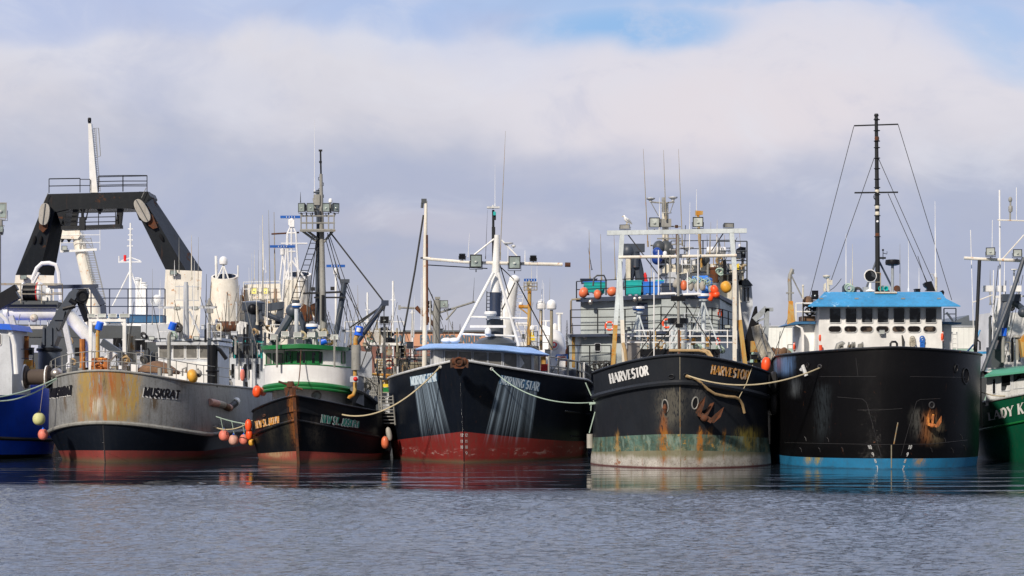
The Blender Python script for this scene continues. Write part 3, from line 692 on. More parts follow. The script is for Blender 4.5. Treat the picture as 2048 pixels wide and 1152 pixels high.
mk('mus_grey', (.27, .28, .285), .5, grime=.5, rust=.1, extra=mk_mus, bump=.4, stains=[(-.35, .45, 5.4, 1.8, OR, 1.3), (.75, .55, 5.6, 2.0, (.34, .09, .012), 1.8), (-.95, .5, 5.2, 2.0, OR2, 1.2), (1.6, .5, 5.0, 2.0, OR2, .9), (1.0, .9, 3.4, 1.9, OR2, .7), (.15, .15, 4.9, 3.4, BK, 1.4), (-.35, .5, 3.4, 2.3, (.55, .52, .45), .9), (.55, .35, 3.3, 2.2, (.55, .50, .40), .8), (2.6, .25, 3.7, 2.5, (.12, .09, .06), .8), (-2.2, .2, 3.6, 2.4, (.13, .10, .07), .6)])
mk('mus_black', (.006, .009, .016), .4, grime=.08, rust=.05, grimec=(.05, .05, .05))
mk('mus_red', (.26, .045, .038), .6, grime=.3, rust=.15, extra=scum())
o = hm.build(None); hull1 = part(T1, 'hull', hm.mb, ['mus_grey', 'mus_black', 'mus_red', 'mus_red'])
# ---- New St. Joseph
hj = Hull(598, 927, [(791, 824, 130, 1.5, 1.75, 1.15, -.4), (840, 874, 133, .9, 1.8, 1.15, -.1), (902, 906, 122, .1, 1.8, 1.1, 0), (927, 920, 119, 0, 1.8, 1.1, 0), (None, None, 100, -.3, 1.6, 1, 0)], Le=6.5, Lt=13, yaw=10, zg=1.15)
T2 = thing('fishing_boat', 'black-hulled fishing boat lettered NEW ST. JOSEPH with white house, green roof and rusty stem', 'fishing boat', (hj.X0, hj.Y0, 0))
mk('joe_black', (.007, .009, .013), .4, grime=.2, rust=.06, grimec=(.035, .03, .025), stains=[(-.2, .32, 3.9, .5, (.22, .08, .025), 1.2), (-.6, .4, 2.6, .3, (.05, .045, .03), .5), (-1.6, .5, 2.4, .4, (.05, .045, .035), .4), (.9, .5, 2.6, .4, (.07, .06, .05), .5)])
mk('joe_red', (.36, .06, .045), .6, grime=.35, rust=.35, extra=scum(0, .35), stains=[(-1.5, 1.3, .7, .1, (.42, .28, .16), .8)])
hj.build(None); hull2 = part(T2, 'hull', hj.mb, ['joe_black', 'joe_black', 'joe_red', 'joe_red'])
# ---- Morning Star
hs = Hull(928, 925, [(719, 759, 198, 1.4, 1.7, 1.25, -.3), (863, 881, 191, .4, 1.9, 1.2, -.5), (925, 918, 187, 0, 1.9, 1.15, 0), (None, None, 160, -.4, 1.6, 1, 0)], Le=8.5, Lt=16, yaw=9)
T3 = thing('fishing_boat', 'navy-black and red fishing boat lettered MORNING STAR with pale blue wheelhouse roof', 'fishing boat', (hs.X0, hs.Y0, 0))
def wash(n, c, x, y, z, ob):
    """pale paint washed down the bow below each name"""
    for (xa, xb, xc, xd, z0, z1) in ((-2.80, -1.42, -2.34, -.50, 4.32, .75), (1.78, 4.02, .85, 3.55, 4.32, .6)):
        f = n.m('DIVIDE', n.m('SUBTRACT', z0, z), z0 - z1)
        l_ = n.m('ADD', xa, n.m('MULTIPLY', f, xc - xa)); r_ = n.m('ADD', xb, n.m('MULTIPLY', f, xd - xb))
        uu = n.m('DIVIDE', n.m('SUBTRACT', x, l_), n.m('SUBTRACT', r_, l_))
        st = n.new('ShaderNodeTexNoise', {'W': n.m('ADD', n.m('MULTIPLY', uu, 13.0), xa * 7.0), 'Scale': 1.0, 'Detail': 5, 'Roughness': .7}, noise_dimensions='1D').outputs[0]
        k = n.m('ADD', n.mr(st, .42, .62, .0, 1.0), .10)
        ins = n.m('MULTIPLY', n.mr(uu, 0, .03, 0, 1), n.mr(uu, .97, 1.0, 1, 0)); ins = n.m('MULTIPLY', ins, n.mr(f, -.005, .01, 0, 1))
        s2_ = n.new('ShaderNodeTexNoise', {'W': n.m('ADD', n.m('MULTIPLY', uu, 9.0), xb * 5.0), 'Scale': 1.0, 'Detail': 5, 'Roughness': .8}, noise_dimensions='1D').outputs[0]
        ff = n.m('ADD', f, n.m('MULTIPLY', n.m('SUBTRACT', s2_, .5), 1.1)); k = n.m('MULTIPLY', n.m('MULTIPLY', k, ins), n.m('MULTIPLY', n.mr(ff, .35, 1.0, .95, 0.0), n.mr(f, .8, 1.0, 1, 0)))
        c = n.mix(n.m('MULTIPLY', n.m('ADD', n.m('MULTIPLY', k, .75), n.m('MULTIPLY', n.m('MULTIPLY', ins, n.mr(ff, .1, .85, 1, 0)), .12)), .72, clamp=True), c, (.36, .47, .58))
    return c
mk('star_black', (.006, .009, .016), .32, grime=.06, rust=.04, extra=wash)
def scuff(n, c, x, y, z, ob):
    c = wash(n, c, x, y, z, ob); c = scum(-.02, .22)(n, c, x, y, z, ob)
    nz = n.mr(n.noise(n.mapv(ob, (1.2, 1.2, 3)), 1.0, 6, .75), .52, .62); zz = n.m('MULTIPLY', n.mr(z, .25, .45, 0, 1), n.mr(z, .55, .8, 1, 0))
    return n.mix(n.m('MULTIPLY', n.m('MULTIPLY', nz, zz), .7), c, (.42, .30, .28))
mk('star_red', (.21, .015, .013), .6, grime=.35, rust=.1, extra=scuff)
hs.build(None); hull3 = part(T3, 'hull', hs.mb, ['star_black', 'star_red', 'star_red'])
# ---- Harvestor
hh = Hull(1361, 937, [(710, 747, 174, 1.3, 2.4, 1.45, -.3), (765, 795, 172, 1.0, 2.3, 1.5, .1), (868, 874, 175, .4, 2.2, 1.5, 0), (901, 902, 178, .2, 2.1, 1.5, 0), (934, 928, 180, 0, 2.1, 1.5, 0), (None, None, 170, -.3, 2, 1.4, 0)], Le=6.5, Lt=24, zg=1.7)
T4 = thing('fishing_boat', 'black fishing boat lettered HARVESTOR with green and white waterline bands and white A-frame gantry', 'fishing boat', (hh.X0, hh.Y0, 0))
YR = (.36, .16, .025)
hst = [(-.83, .2, 3.05, -.3, (.28, .09, .02), 1.3), (-.8, .4, 1.95, .1, YR, .6), (.95, .2, 2.0, -.1, (.45, .18, .03), 1.2), (2.2, .12, 1.9, .2, YR, .7), (-3.0, .12, 1.8, .1, (.40, .22, .06), .8), (3.6, .9, 1.9, .5, (.28, .22, .05), .8), (1.4, .3, 1.8, .9, YR, .4), (-.5, .8, 4.1, 1.6, (.10, .095, .08), .9), (.8, .5, 4.1, 2.4, (.07, .07, .07), .8)]
mk('har_black', (.017, .020, .026), .5, grime=.2, rust=.04, grimec=(.035, .035, .035), stains=hst)
def mottle(n, c, x, y, z, ob):
    a = n.noise(n.mapv(ob, (1.1, 1.1, 1.5), (2, 2, 2)), 1.0, 6, .7); b_ = n.noise(n.mapv(ob, (2.4, 2.4, .6), (5, 1, 2)), 1.0, 5, .7)
    c = n.mix(n.m('MULTIPLY', n.mr(a, .50, .62), .75), c, (.045, .055, .03)); c = n.mix(n.m('MULTIPLY', n.mr(b_, .54, .64), .7), c, (.22, .30, .25))
    c = n.mix(n.m('MULTIPLY', n.m('MULTIPLY', n.mr(a, .5, .36), n.mr(z, 1.25, .95, 0, 1)), .9), c, (.26, .25, .14)); return c
mk('har_green', (.09, .17, .14), .65, extra=mottle, var=.45, grime=.8, rust=.42, grimec=(.06, .07, .035), stains=hst, rustc=(.30, .18, .04))
def barn(n, c, x, y, z, ob):
    nn_ = n.noise(n.mapv(ob, (2, 2, 1)), 1.0, 5, .7); zz = n.m('ADD', z, n.m('MULTIPLY', n.m('SUBTRACT', nn_, .5), .5)); c = n.mix(n.m('MULTIPLY', n.mr(zz, .40, .68), .8), c, (.16, .155, .075))
    sp = n.mr(n.noise(ob, 14, 4, .8), .52, .62, 0, .75); c = n.mix(n.m('MULTIPLY', sp, n.mr(z, .5, .2, .25, 1.0)), c, (.16, .10, .11))
    return n.mix(n.m('MULTIPLY', n.mr(z, .02, .10, 1.0, 0.0), .95), c, (.10, .02, .02))
mk('har_white', (.46, .44, .40), .75, var=.3, grime=.5, rust=.35, grimec=(.16, .14, .07), stains=hst, extra=barn)
hh.build(None); hull4 = part(T4, 'hull', hh.mb, ['har_black', 'har_black', 'har_green', 'har_white', 'har_white'])
# ---- black and blue supply boat
hb = Hull(1783, 938, [(695, 712, 197, .9, 2.6, 1.9, -.3), (758, 770, 196, .8, 2.6, 1.9, 0), (888, 890, 195, .3, 2.6, 1.75, 0), (917, 909, 194, .15, 2.5, 1.7, 0), (938, 931, 192, 0, 2.4, 1.65, 0), (None, None, 185, -.3, 2.2, 1.6, 0)], Le=6.5, Lt=15, yaw=-7, zg=1.3)
T5 = thing('workboat', 'tall black-hulled boat with sky blue wheelhouse roof, blue waterline band and tall black mast', 'workboat', (hb.X0, hb.Y0, 0))
mk('blu_black', (.0035, .0035, .0045), .38, grime=.06, rust=.03, grimec=(.02, .02, .02), stains=[(1.8, .55, 2.9, 1.0, (.20, .08, .03), 1.2), (1.2, .45, 3.1, 1.2, (.07, .07, .065), .6), (2.2, .5, 2.4, .9, (.10, .08, .05), .8), (-4.6, .3, 5.6, 4.4, (.12, .22, .42), .8), (-4.3, .25, 4.3, 3.3, (.08, .09, .10), .6), (-3.2, .4, 4.3, .8, (.02, .025, .03), .8)])
mk('blu_blue', (.02, .20, .40), .45, grime=.2, rust=.1, rustc=(.30, .22, .08), extra=scum(-.05, .08, (.02, .03, .04)), stains=[(1.4, .4, .8, 0, (.35, .25, .15), .9), (-3.3, .2, .8, 0, (.35, .30, .12), .9), (-3.7, .2, .8, 0, (.40, .32, .12), .8)])
hb.build(None); hull5 = part(T5, 'hull', hb.mb, ['blu_black', 'blu_black', 'blu_black', 'blu_blue', 'blu_blue'])
# ---- Lady (green boat, right edge)
hl = Hull(2164, 930, [(765, 812, 235, 1.6, 1.6, 1.15, -.2), (820, 866, 238, 1.1, 1.7, 1.15, 0), (930, 921, 225, 0, 1.8, 1.1, 0), (None, None, 190, -.3, 1.6, 1, 0)], Le=8, Lt=22, yaw=3)
T6 = thing('fishing_boat', 'dark green fishing boat at the right edge lettered LADY KA with green-roofed wheelhouse', 'fishing boat', (hl.X0, hl.Y0, 0))
mk('lady_green', (.004, .09, .045), .3, grime=.15, rust=.12)
hl.build(None); hull6 = part(T6, 'hull', hl.mb, ['lady_green', 'lady_green', 'lady_green'])
# ---- blue boat (left edge)
hq = Hull(-110, 922, [(735, 752, 200, 1.4, 1.7, 1.15, -.9), (872, 880, 205, .6, 1.7, 1.1, 0), (908, 908, 200, .1, 1.8, 1.1, 0), (922, 919, 196, 0, 1.8, 1.1, 0), (None, None, 190, -.2, 1.8, 1.1, 0)], Le=7, Lt=22, yaw=2)
T0 = thing('fishing_boat', 'bright royal blue fishing boat cut off by the left edge of the picture', 'fishing boat', (hq.X0, hq.Y0, 0))
mk('royal_blue', (.008, .085, .68), .3, grime=.1, rust=.03)
hq.build(None); hull0 = part(T0, 'hull', hq.mb, ['royal_blue', 'royal_blue', 'black', 'black'])
# ================================================================ names on the hulls
def name_on(par, surf, txt, TL, TR, BL, BR, mat, nm='name_lettering', **kw):
    g = MB(); letters(g, surf, txt, TL, TR, BL, BR, **kw); return part(par, nm, g, mat, smooth=False)
s1 = hm.surf
for (TL, TR, BL, BR) in (((103, 778), (145, 771), (101, 795), (144, 789)), ((289, 774), (360, 782), (286, 792), (357, 797))):
    w = lambda q, dx=-1.6, dy=1.8: (q[0] + dx, q[1] + dy)
    a = name_on(hull1, s1, 'MUSKRAT', w(TL), w(TR), w(BL), w(BR), 'text_white', 'name_shadow', bold=.24, serif=False, off=.02)
    name_on(hull1, s1, 'MUSKRAT', TL, TR, BL, BR, 'text_black', bold=.24, serif=False, off=.038)
s2 = hj.surf
for sl, (TL, TR, BL, BR), ma in ((.0, ((511, 843), (559, 832), (513, 857), (559, 845)), 'text_rusty'), (.03, ((644, 829), (718, 843), (641, 844), (716, 855)), 'text_green')):
    if ma == 'text_green': name_on(hull2, s2, 'NEW ST. JOSEPH', (643, 829), (717, 843), (640, 844.5), (715, 855.5), 'text_white', 'name_outline', bold=.26, off=.02)
    name_on(hull2, s2, 'NEW ST. JOSEPH', TL, TR, BL, BR, ma, bold=.17, off=.036)
s3 = hs.surf
mk('name_blue', (.07, .17, .30), .6, grime=.35, rust=0)
for (TL, TR, BL, BR) in (((821, 754.5), (873, 745), (822.5, 771), (873.5, 762)), ((1003, 751), (1079, 766), (999, 767), (1076, 782))):
    g = MB(); L2 = lambda a, b_, f: (a[0] + (b_[0] - a[0]) * f, a[1] + (b_[1] - a[1]) * f)
    for i in range(16):
        a_, c_ = (i - .3) / 15.4, (i + .7) / 15.4; lay(g, s3, [(L2(TL, TR, a_)[0], L2(TL, TR, a_)[1] - 1), (L2(TL, TR, c_)[0], L2(TL, TR, c_)[1] - 1), (L2(BL, BR, c_)[0], L2(BL, BR, c_)[1] + 1), (L2(BL, BR, a_)[0], L2(BL, BR, a_)[1] + 1)], .008)
    part(hull3, 'name_panel_lettering', g, 'name_blue', smooth=False)
    name_on(hull3, s3, 'MORNING STAR', TL, TR, BL, BR, 'text_blue', bold=.14, off=.02, gap=.06)
s4 = hh.surf
name_on(hull4, s4, 'HARVESTOR', (1218, 748.5), (1296, 731), (1221, 767), (1298, 749), 'text_white', bold=.19, off=.02, gap=.08)
name_on(hull4, s4, 'HARVESTOR', (1423.5, 730), (1499, 742), (1420.5, 747), (1496, 759), 'text_rusty', bold=.19, off=.02, gap=.08)
s5 = hb.surf; s6 = hl.surf
for txt, x, y in (('10', 1740, 894), ('9', 1746, 908.5), ('8', 1751, 921.5), ('7', 1754.5, 935), ('10', 1820, 894), ('9', 1814.5, 908.5), ('8', 1810, 921.5), ('7', 1806, 935)):
    h = 3.6; w = 3.4 if txt == '10' else 2; sk = 1.2 if x < 1783 else -1.2
    name_on(hull5, s5, txt, (x - w - sk, y - h), (x + w - sk, y - h), (x - w + sk, y + h), (x + w + sk, y + h), 'cap_white', 'draft_mark', bold=.16, serif=False, off=.02)
for i, (txt, y) in enumerate((('12', 870), ('11', 882.5), ('10', 894), ('9', 906))):
    for x in (924, 932.5):
        if txt == '9' and x < 930: continue
        name_on(hull3, s3, txt, (x - 2.4, y - 3), (x + 2.4, y - 3), (x - 2.4, y + 3), (x + 2.4, y + 3), 'cap_white', 'draft_mark', bold=.12, serif=False, off=.02)
name_on(hull6, s6, 'LADY KATE'[:7], (1976, 826), (2062, 801), (1978, 841), (2063, 823), 'text_white', bold=.22, off=.03)
def lines(par, surf, segs, wd, mat, nm, off=.012):
    g = MB()
    for q in segs:
        fine = []
        for (a, b_) in zip(q[:-1], q[1:]):
            k = max(1, int(math.dist(a, b_) / 12)); fine += [(a[0] + (b_[0] - a[0]) * i / k, a[1] + (b_[1] - a[1]) * i / k) for i in range(k)]
        fine.append(q[-1]); g.tube([surf(*p)[0] + surf(*p)[1] * off for p in fine], wd, 4)
    return part(par, nm, g, mat)
# weld seams, rubbing strakes and stems
lines(hull5, s5, [[(1880, 797), (1840, 799), (1833, 803), (1816, 860), (1802, 911)], [(1675, 794), (1725, 798), (1733, 805), (1748, 858), (1762, 911)], [(1560, 885), (1650, 887), (1760, 889), (1860, 888), (1935, 880)], [(1640, 753), (1752, 753)], [(1820, 753), (1930, 755)], [(1715, 820), (1760, 820), (1804, 817)], [(1712, 716), (1716, 752)]], .008, 'weld', 'weld_seam')
for a in ([(1783, 890), (1783, 936)], [(1796, 845), (1788, 888)]): lines(hull5, s5, [a], .03, 'galv_yellow', 'stem_bar', .0)
for x, y in ((1612, 878), (1657, 880), (1640, 900), (1686, 899), (1890, 880), (1923, 874), (1905, 901), (1930, 896), (1863, 900), (1603, 900)):
    lines(hull5, s5, [[(x - 3, y - 5), (x, y - 2), (x + 1, y + 4)]], .014, 'weld', 'pad_eye', .02)
def strake(par, h, k, r, mat, i1=None, name='rub_rail', out=.02, i0=None):
    g = MB(); g.tube(h.row(k, out, 0, i0, i1), r, 8); return part(par, name, g, mat)
strake(hull1, hm, 1, .11, 'galv'); strake(hull1, hm, 0, .06, 'galv', name='cap_rail')
strake(hull2, hj, 1, .07, 'joe_black'); strake(hull2, hj, 0, .06, 'joe_black', name='cap_rail')
strake(hull3, hs, 0, .07, 'cap_white', name='cap_rail')
strake(hull4, hh, 1, .16, 'har_black', out=.03); strake(hull4, hh, 0, .07, 'har_black', name='cap_rail')
strake(hull5, hb, 0, .07, 'black', name='cap_rail')
strake(hull6, hl, 1, .06, 'green'); strake(hull6, hl, 0, .07, 'cap_white', name='cap_rail')
strake(hull0, hq, 0, .05, 'black', name='cap_rail'); strake(hull0, hq, 1, .10, 'rubber')
lines(hull4, s4, [[(1360, 714), (1360, 765), (1360, 800), (1361, 934)]], .02, 'galv_yellow', 'stem_seam', .0)
lines(hull3, s3, [[(927, 790), (927, 862), (928, 923)]], .025, 'star_black', 'stem_seam', .0)
lines(hull1, s1, [[(206, 846), (209, 900), (210, 924)]], .03, 'weld', 'stem_seam', .0)
lines(hull1, s1, [[(209, 903), (180, 922)], [(209, 903), (256, 922)]], .012, 'mus_red', 'weld_seam', .004)
g = MB(); g.bar(hj.at(0, 1, 0, .05, .45), hj.at(1, 1, 0, .06), .17, .2); g.bar(hj.at(1, 1, 0, .06), hj.at(3, 1, 0, .05, -.2), .15, .2); part(hull2, 'stem_post', g, 'rust')
lines(hull3, s3, [[(1130, 822), (1188, 830)], [(1142, 872), (1176, 874)]], .05, 'star_black', 'fender_bar')
# hawse openings
def oval(par, surf, x, y, rx, ry, tilt, mat='black_cloth', rim='galv', nm='hawse_pipe'):
    A = []
    for i in range(16):
        a = 2 * math.pi * i / 16; dx, dy = rx * math.cos(a), ry * math.sin(a); A.append((x + dx * math.cos(tilt) - dy * math.sin(tilt), y + dx * math.sin(tilt) + dy * math.cos(tilt)))
    g = MB(); g.tube([surf(*q)[0] + surf(*q)[1] * .02 for q in A + A[:1]], .035, 6); o = part(par, nm, g, rim)
    g = MB(); lay(g, surf, A, .012); part(o, 'opening', g, mat, smooth=False)
oval(hull4, s4, 1331, 812, 6, 13, -.1); oval(hull4, s4, 1390, 806, 6, 12, .15); oval(hull4, s4, 1343, 753, 6, 4, 0, rim='har_black'); oval(hull4, s4, 1373, 750, 6, 3.5, 0, rim='har_black')
oval(hull5, s5, 1640, 733, 3.5, 3.5, 0, rim='weld'); oval(hull5, s5, 1616, 731, 2.5, 5, 0, rim='black'); oval(hull5, s5, 1912, 737, 3, 8, .1, rim='black'); oval(hull5, s5, 1931, 752, 6, 16, 0, rim='black')
oval(hull3, s3, 881, 734, 2, 2, 0, rim='cap_white'); oval(hull3, s3, 983, 738, 2.4, 2.4, 0, rim='cap_white')
oval(hull2, s2, 529, 831, 2, 2, 0, rim='rust')
# ================================================================ Muskrat fittings
def bowrail(par, h, heights, i0, i1, mat, post=2, out=-.06, r=.022, name='bow_railing'):
    g = MB(); h.rail(g, heights, i0, i1, r=r, out=out, post=post, rp=r * 1.1); return part(par, name, g, mat)
bowrail(T1, hm, (.5, 1.02), 19, 20, 'galv', 2)
Y = 103.6
g = MB(); c = P(199, 734, Y); a = .33
g.box(c + Vector((-.32, .25, .05)), (.18, .7, .75)); g.box(c + Vector((.32, .25, .05)), (.18, .7, .75)); g.prism([(183, 718), (189, 722), (190, 748), (184, 745)], Y - .25, .25); g.prism([(208, 722), (216, 719), (216, 744), (209, 748)], Y - .25, .25)
g.tube([c + Vector((-.4, -.1, 0)), c + Vector((.4, -.1, 0))], .16, 12); g.torus(c + Vector((0, -.3, 0)), .17, .06, (0, 1, 0), 16, 6); g.tube([c + Vector((-.1, 0, .35)), c + Vector((.15, 0, .35))], .12, 8); g.bar(P(186, 718, Y + .2), P(214, 718, Y + .2), .12, .4)
part(T1, 'bow_roller', g, 'rust_orange')
def capped_post(par, x, y0, y1, Y, capx, capy, mat, r=.10):
    g = MB(); poleP(g, [(x, y1), (x, y0 + 8), (x + (capx - x) * .5, y0)], Y, r, 10); o = part(par, 'vent_pipe', g, mat)
    g = MB(); c = P(capx, capy, Y); d = Vector((.35, -.1, 1)).normalized(); g.tube([c - d * .22, c + d * .2], [.21, .19], 12); part(o, 'drum_cap', g, 'cap_blue')
capped_post(T1, 195, 660, 740, 105.5, 199, 651, 'yellow_rust'); capped_post(T1, 338, 664, 744, 105.5, 345, 652, 'galv')
g = MB(); Y = 108
for x in (181, 249): g.bar(P(x, 745, Y), P(x, 636, Y), .18)
g.bar(P(178, 640, Y), P(252, 640, Y), .2); g.bar(P(181, 655, Y), P(190, 641, Y), .06); g.bar(P(249, 655, Y), P(240, 641, Y), .06); part(T1, 'mast_frame', g, 'white')
for x, w in ((183, 15), (203, 17), (225, 17), (249, 20)): flood(T1, x, 631, 107.8, w, 7, 'white', 'lens_bright', .25)
# its own wheelhouse further aft
Y = 117.0
g = MB(); g.pbox(316, 686, 434, 770, Y, 5); g.prism([(312, 690), (312, 684), (436, 683), (438, 690)], Y - .35, 5.8); g.prism([(290, 680), (440, 675), (440, 680), (290, 684)], Y + .2, 5.2); wh = part(T1, 'wheelhouse', g, 'light_grey', smooth=False)
for x in (319, 347, 373, 400): window(wh, plane_at(Y), x, 691, x + 21, 716, 'white', 'glass_grey', 1.6, 1)
g = MB(); g.prism([(318, 722), (434, 724), (434, 770), (318, 770)], Y - .06, .1); part(wh, 'front_panel', g, 'white', smooth=False)
for x in (303, 345, 392): flood(wh, x, 676, Y - .2, 12, 7, 'dark_grey', 'lens_bright', .2)
g = MB(); g.tube([P(372, 676, Y), P(372, 640, Y), P(372, 570, Y)], [.2, .17, .15], 10); g.tube([P(372, 572, Y), P(372, 564, Y)], .12, 8); mst = part(T1, 'mast', g, 'light_grey')
g = MB()
g.bar(P(316, 615, Y), P(430, 615, Y), .13); g.tube([P(350, 573, Y), P(398, 574, Y)], .025, 5); g.tube([P(352, 600, Y), P(398, 601, Y)], .025, 5)
for x in (358, 396, 385): g.tube([P(x, 601, Y), P(x, 570, Y)], .02, 5)
g.tube([P(366, 675, Y), P(371, 640, Y)], .04, 5); g.tube([P(400, 668, Y), P(378, 622, Y)], .06, 5); part(T1, 'crosstree', g, 'light_grey')
for x in (354, 390): flood(T1, x, 616, Y - .3, 12, 6, 'dark_grey', 'lens_bright', .2)
for x0, y0, x1, y1, r, mt in ((358, 475, 358, 545, .018, 'galv'), (383, 470, 383, 560, .03, 'cream'), (389, 520, 388, 575, .016, 'white_clean'), (397, 474, 396, 580, .018, 'galv'), (413, 548, 411, 675, .03, 'black_pole'), (349, 520, 349, 552, .02, 'white_clean')): whip(T1, x0, y0, x1, y1, Y, r, mt)
# dark knuckle-boom crane on the foredeck
Y = 109.0
g = MB(); g.lathe([(.62, -.5), (.62, 1.1), (.56, 1.2), (.5, 1.25)], P(99, 738, Y), 20); k = part(T1, 'crane_pedestal', g, 'crane_blue')
g = MB(); g.lathe([(.64, 0), (.72, .04), (.72, .16), (.62, .22)], P(99, 703, Y), 24); part(k, 'slewing_ring', g, 'black')
g = MB(); g.prism([(82, 695), (85, 668), (90, 655), (112, 655), (116, 672), (106, 695)], Y - .5, 1.0); g.prism([(85, 655), (89, 655), (89, 690), (85, 690)], Y - .62, 1.25); g.prism([(100, 655), (104, 655), (104, 690), (100, 690)], Y - .62, 1.25); part(T1, 'crane_column', g, 'crane_blue', smooth=False)
g = MB(); g.prism([(93, 656), (103, 640), (138, 585), (148, 577), (158, 580), (154, 592), (131, 630), (118, 660)], Y - .35, .7); g.prism([(108, 640), (126, 640), (130, 622), (112, 620)], Y - .45, .9)
part(T1, 'crane_boom', g, 'crane_blue', smooth=False)
g = MB(); g.prism([(152, 578), (172, 577), (175, 585), (168, 608), (150, 602), (148, 590)], Y - .3, .6); poleP(g, [(160, 600), (168, 622), (176, 642)], Y, .22, 8); poleP(g, [(126, 618), (150, 612)], Y - .3, .12, 8); poleP(g, [(140, 600), (152, 608)], Y - .3, .15)
g.torus(P(165, 592, Y - .3), .28, .09, (0, 1, 0), 14, 6); part(T1, 'crane_knuckle', g, 'black')
# deck clutter: vents, bollards, trestle
g = MB()
for x in (138, 161, 320, 341): g.tube([P(x, 752, 105), P(x, 736, 105)], .13, 10)
g.tube([P(365, 752, 106), P(365, 738, 106), P(372, 735, 106), P(372, 744, 106)], .05, 8); part(T1, 'mushroom_vents', g, 'galv')
g = MB(); poleP(g, [(165, 745), (165, 678)], 107, .16); part(T1, 'rusty_post', g, 'rust_orange')
g = MB(); poleP(g, [(252, 740), (256, 668)], 108.5, .16); poleP(g, [(261, 745), (261, 672)], 109, .25); part(T1, 'vent_post', g, 'galv_yellow')
g = MB(); g.prism([(206, 717), (222, 702), (232, 708), (216, 724)], 106.5, .6); g.prism([(262, 728), (275, 730), (275, 748), (262, 748)], 106, .5); part(T1, 'deck_locker', g, 'white_clean', smooth=False)
g = MB(); g.prism([(199, 690), (206, 677), (240, 700), (262, 720), (250, 722)], 107.5, .4); part(T1, 'folded_boom', g, 'crane_blue', smooth=False)
# upturned work skiff on the deck
g = MB(); vs = []; c0 = P(318, 738, 106.5)
prof = []
for i in range(9):
    f = i / 8; w_ = .55 * math.sin(math.pi * min(1, .12 + f * .8)) + .05; zz = .62 * math.sin(math.pi * (.06 + .9 * f)); L_ = -1.15 + 2.3 * f
    prof.append([c0 + Vector((L_, math.cos(R(a_)) * w_ * 1.4, math.sin(R(a_)) * zz - .15 * f - .1)) for a_ in range(0, 181, 20)])
k = len(prof[0]); g.add([p for r_ in prof for p in r_], [(i * k + j, i * k + j + 1, (i + 1) * k + j + 1, (i + 1) * k + j) for i in range(8) for j in range(k - 1)])
g.tube([r_[-1] for r_ in prof], .05, 6)
sk_ = single('skiff', g, 'net_brown', 'brown upturned skiff lying behind the bow railing of the grey bow', 'skiff')
# side: raised bulwark pieces aft to the right
g = MB(); hm.rail(g, (.5, 1.0), -1, 19, r=.02, post=3); 
# ---- coil, floodlight ball
g = MB(); g.ball(P(113, 747, 104.5), .33, .3); part(T1, 'deck_lamp', g, 'steel')
buoy(385, 752, 105.0, 14, 10, 'buoy_amber', 'round amber buoy lying behind the railing at the right end of the grey bow', axis=(1, 0, .2))
buoy(396, 747, 106.0, 8, 8, 'buoy_grey', 'dull grey buoy behind the amber buoy on the grey bow')
# rolled fenders on its side
t = thing('roller_fender', 'pink, white and brown rolled fender hung along the grey hull side', 'fender', P(419, 810, 107.5))
for i, (xa, ya, xb, yb, mt, r) in enumerate(((420, 804, 436, 807, 'pale_pink', .20), (436, 807, 448, 810, 'hose_pale', .2), (448, 811, 458, 816, 'net_brown', .19), (457, 815, 461, 816, 'pale_pink', .2), (461, 814, 472, 806, 'rubber', .18), (471, 806, 474, 802, 'white', .24))):
    g = MB(); pa = s1(xa, ya)[0] + Vector((0, -.25, 0)); pb = s1(xb, yb)[0] + Vector((0, -.25, 0)); g.tube([pa, pa.lerp(pb, .5), pb], [r, r * 1.08, r], 12); part(t, 'roller', g, mt)
# black post at its shoulder
g = MB(); poleP(g, [(425, 775), (425, 690)], 110, .3, 10); poleP(g, [(425, 692), (440, 700), (453, 718)], 110, .12); g.torus(P(425, 742, 110), .33, .06, (0, 0, 1), 16, 6); part(T1, 'net_hauler', g, 'black')
# ================================================================ blue boat on the left
Y = 104.0
g = MB(); g.prism([(-60, 655), (17, 657), (24, 745), (24, 790), (-60, 790)], Y, 4); wh = part(T0, 'deckhouse', g, 'light_grey', smooth=False)
g = MB(); g.prism([(-60, 645), (18, 648), (24, 660), (-60, 656)], Y - .3, 4.5); part(wh, 'roof', g, 'cap_blue', smooth=False)
window(wh, plane_at(Y), -10, 667, 2, 690, 'white', r=3)
g = MB(); g.tube([P(17, 668, Y), P(24, 672, Y), P(29, 690, Y), P(33, 748, Y)], [.1, .12, .14, .14], 8); g.tube([P(0, 628, Y), P(12, 640, Y), P(22, 668, Y)], .12, 8); part(T0, 'bracket_arch', g, 'white_clean')
g = MB(); g.lathe([(.62, -.1), (.62, 0), (.42, .02), (.42, 1.05), (.62, 1.07), (.62, 1.17)], P(55, 754, 105), 20, (1, 0, 0)); o = part(T0, 'net_drum', g, 'cable_brown')
g = MB(); g.lathe([(.68, -.16), (.68, -.1)], P(55, 754, 105), 24, (1, 0, 0)); g.lathe([(.62, 0), (.62, .06)], P(93, 754, 105), 24, (1, 0, 0)); part(o, 'drum_flange', g, 'white_clean')
g = MB(); g.lathe([(.32, 0), (.5, .1), (.46, .8), (.3, .9)], P(36, 736, 107), 14, (1, 0, 0)); part(T0, 'rope_drum', g, 'yellow_rust')
g = MB(); g.tube([P(24, 700, 107), P(28, 688, 107), P(36, 681, 107), P(45, 692, 107), P(50, 720, 107), P(50, 748, 107)], .1, 8); g.add([P(24, 700, 107.1), P(30, 686, 107.1), P(37, 682, 107.1), P(45, 694, 107.1), P(49, 722, 107.1), P(49, 750, 107.1), P(26, 750, 107.1)], [(0, 1, 2, 3, 4, 5, 6)]); part(T0, 'drum_guard', g, 'cream')
g = MB(); poleP(g, [(53, 735), (53, 672)], 107, .13); part(T0, 'rusty_post', g, 'rust_orange')
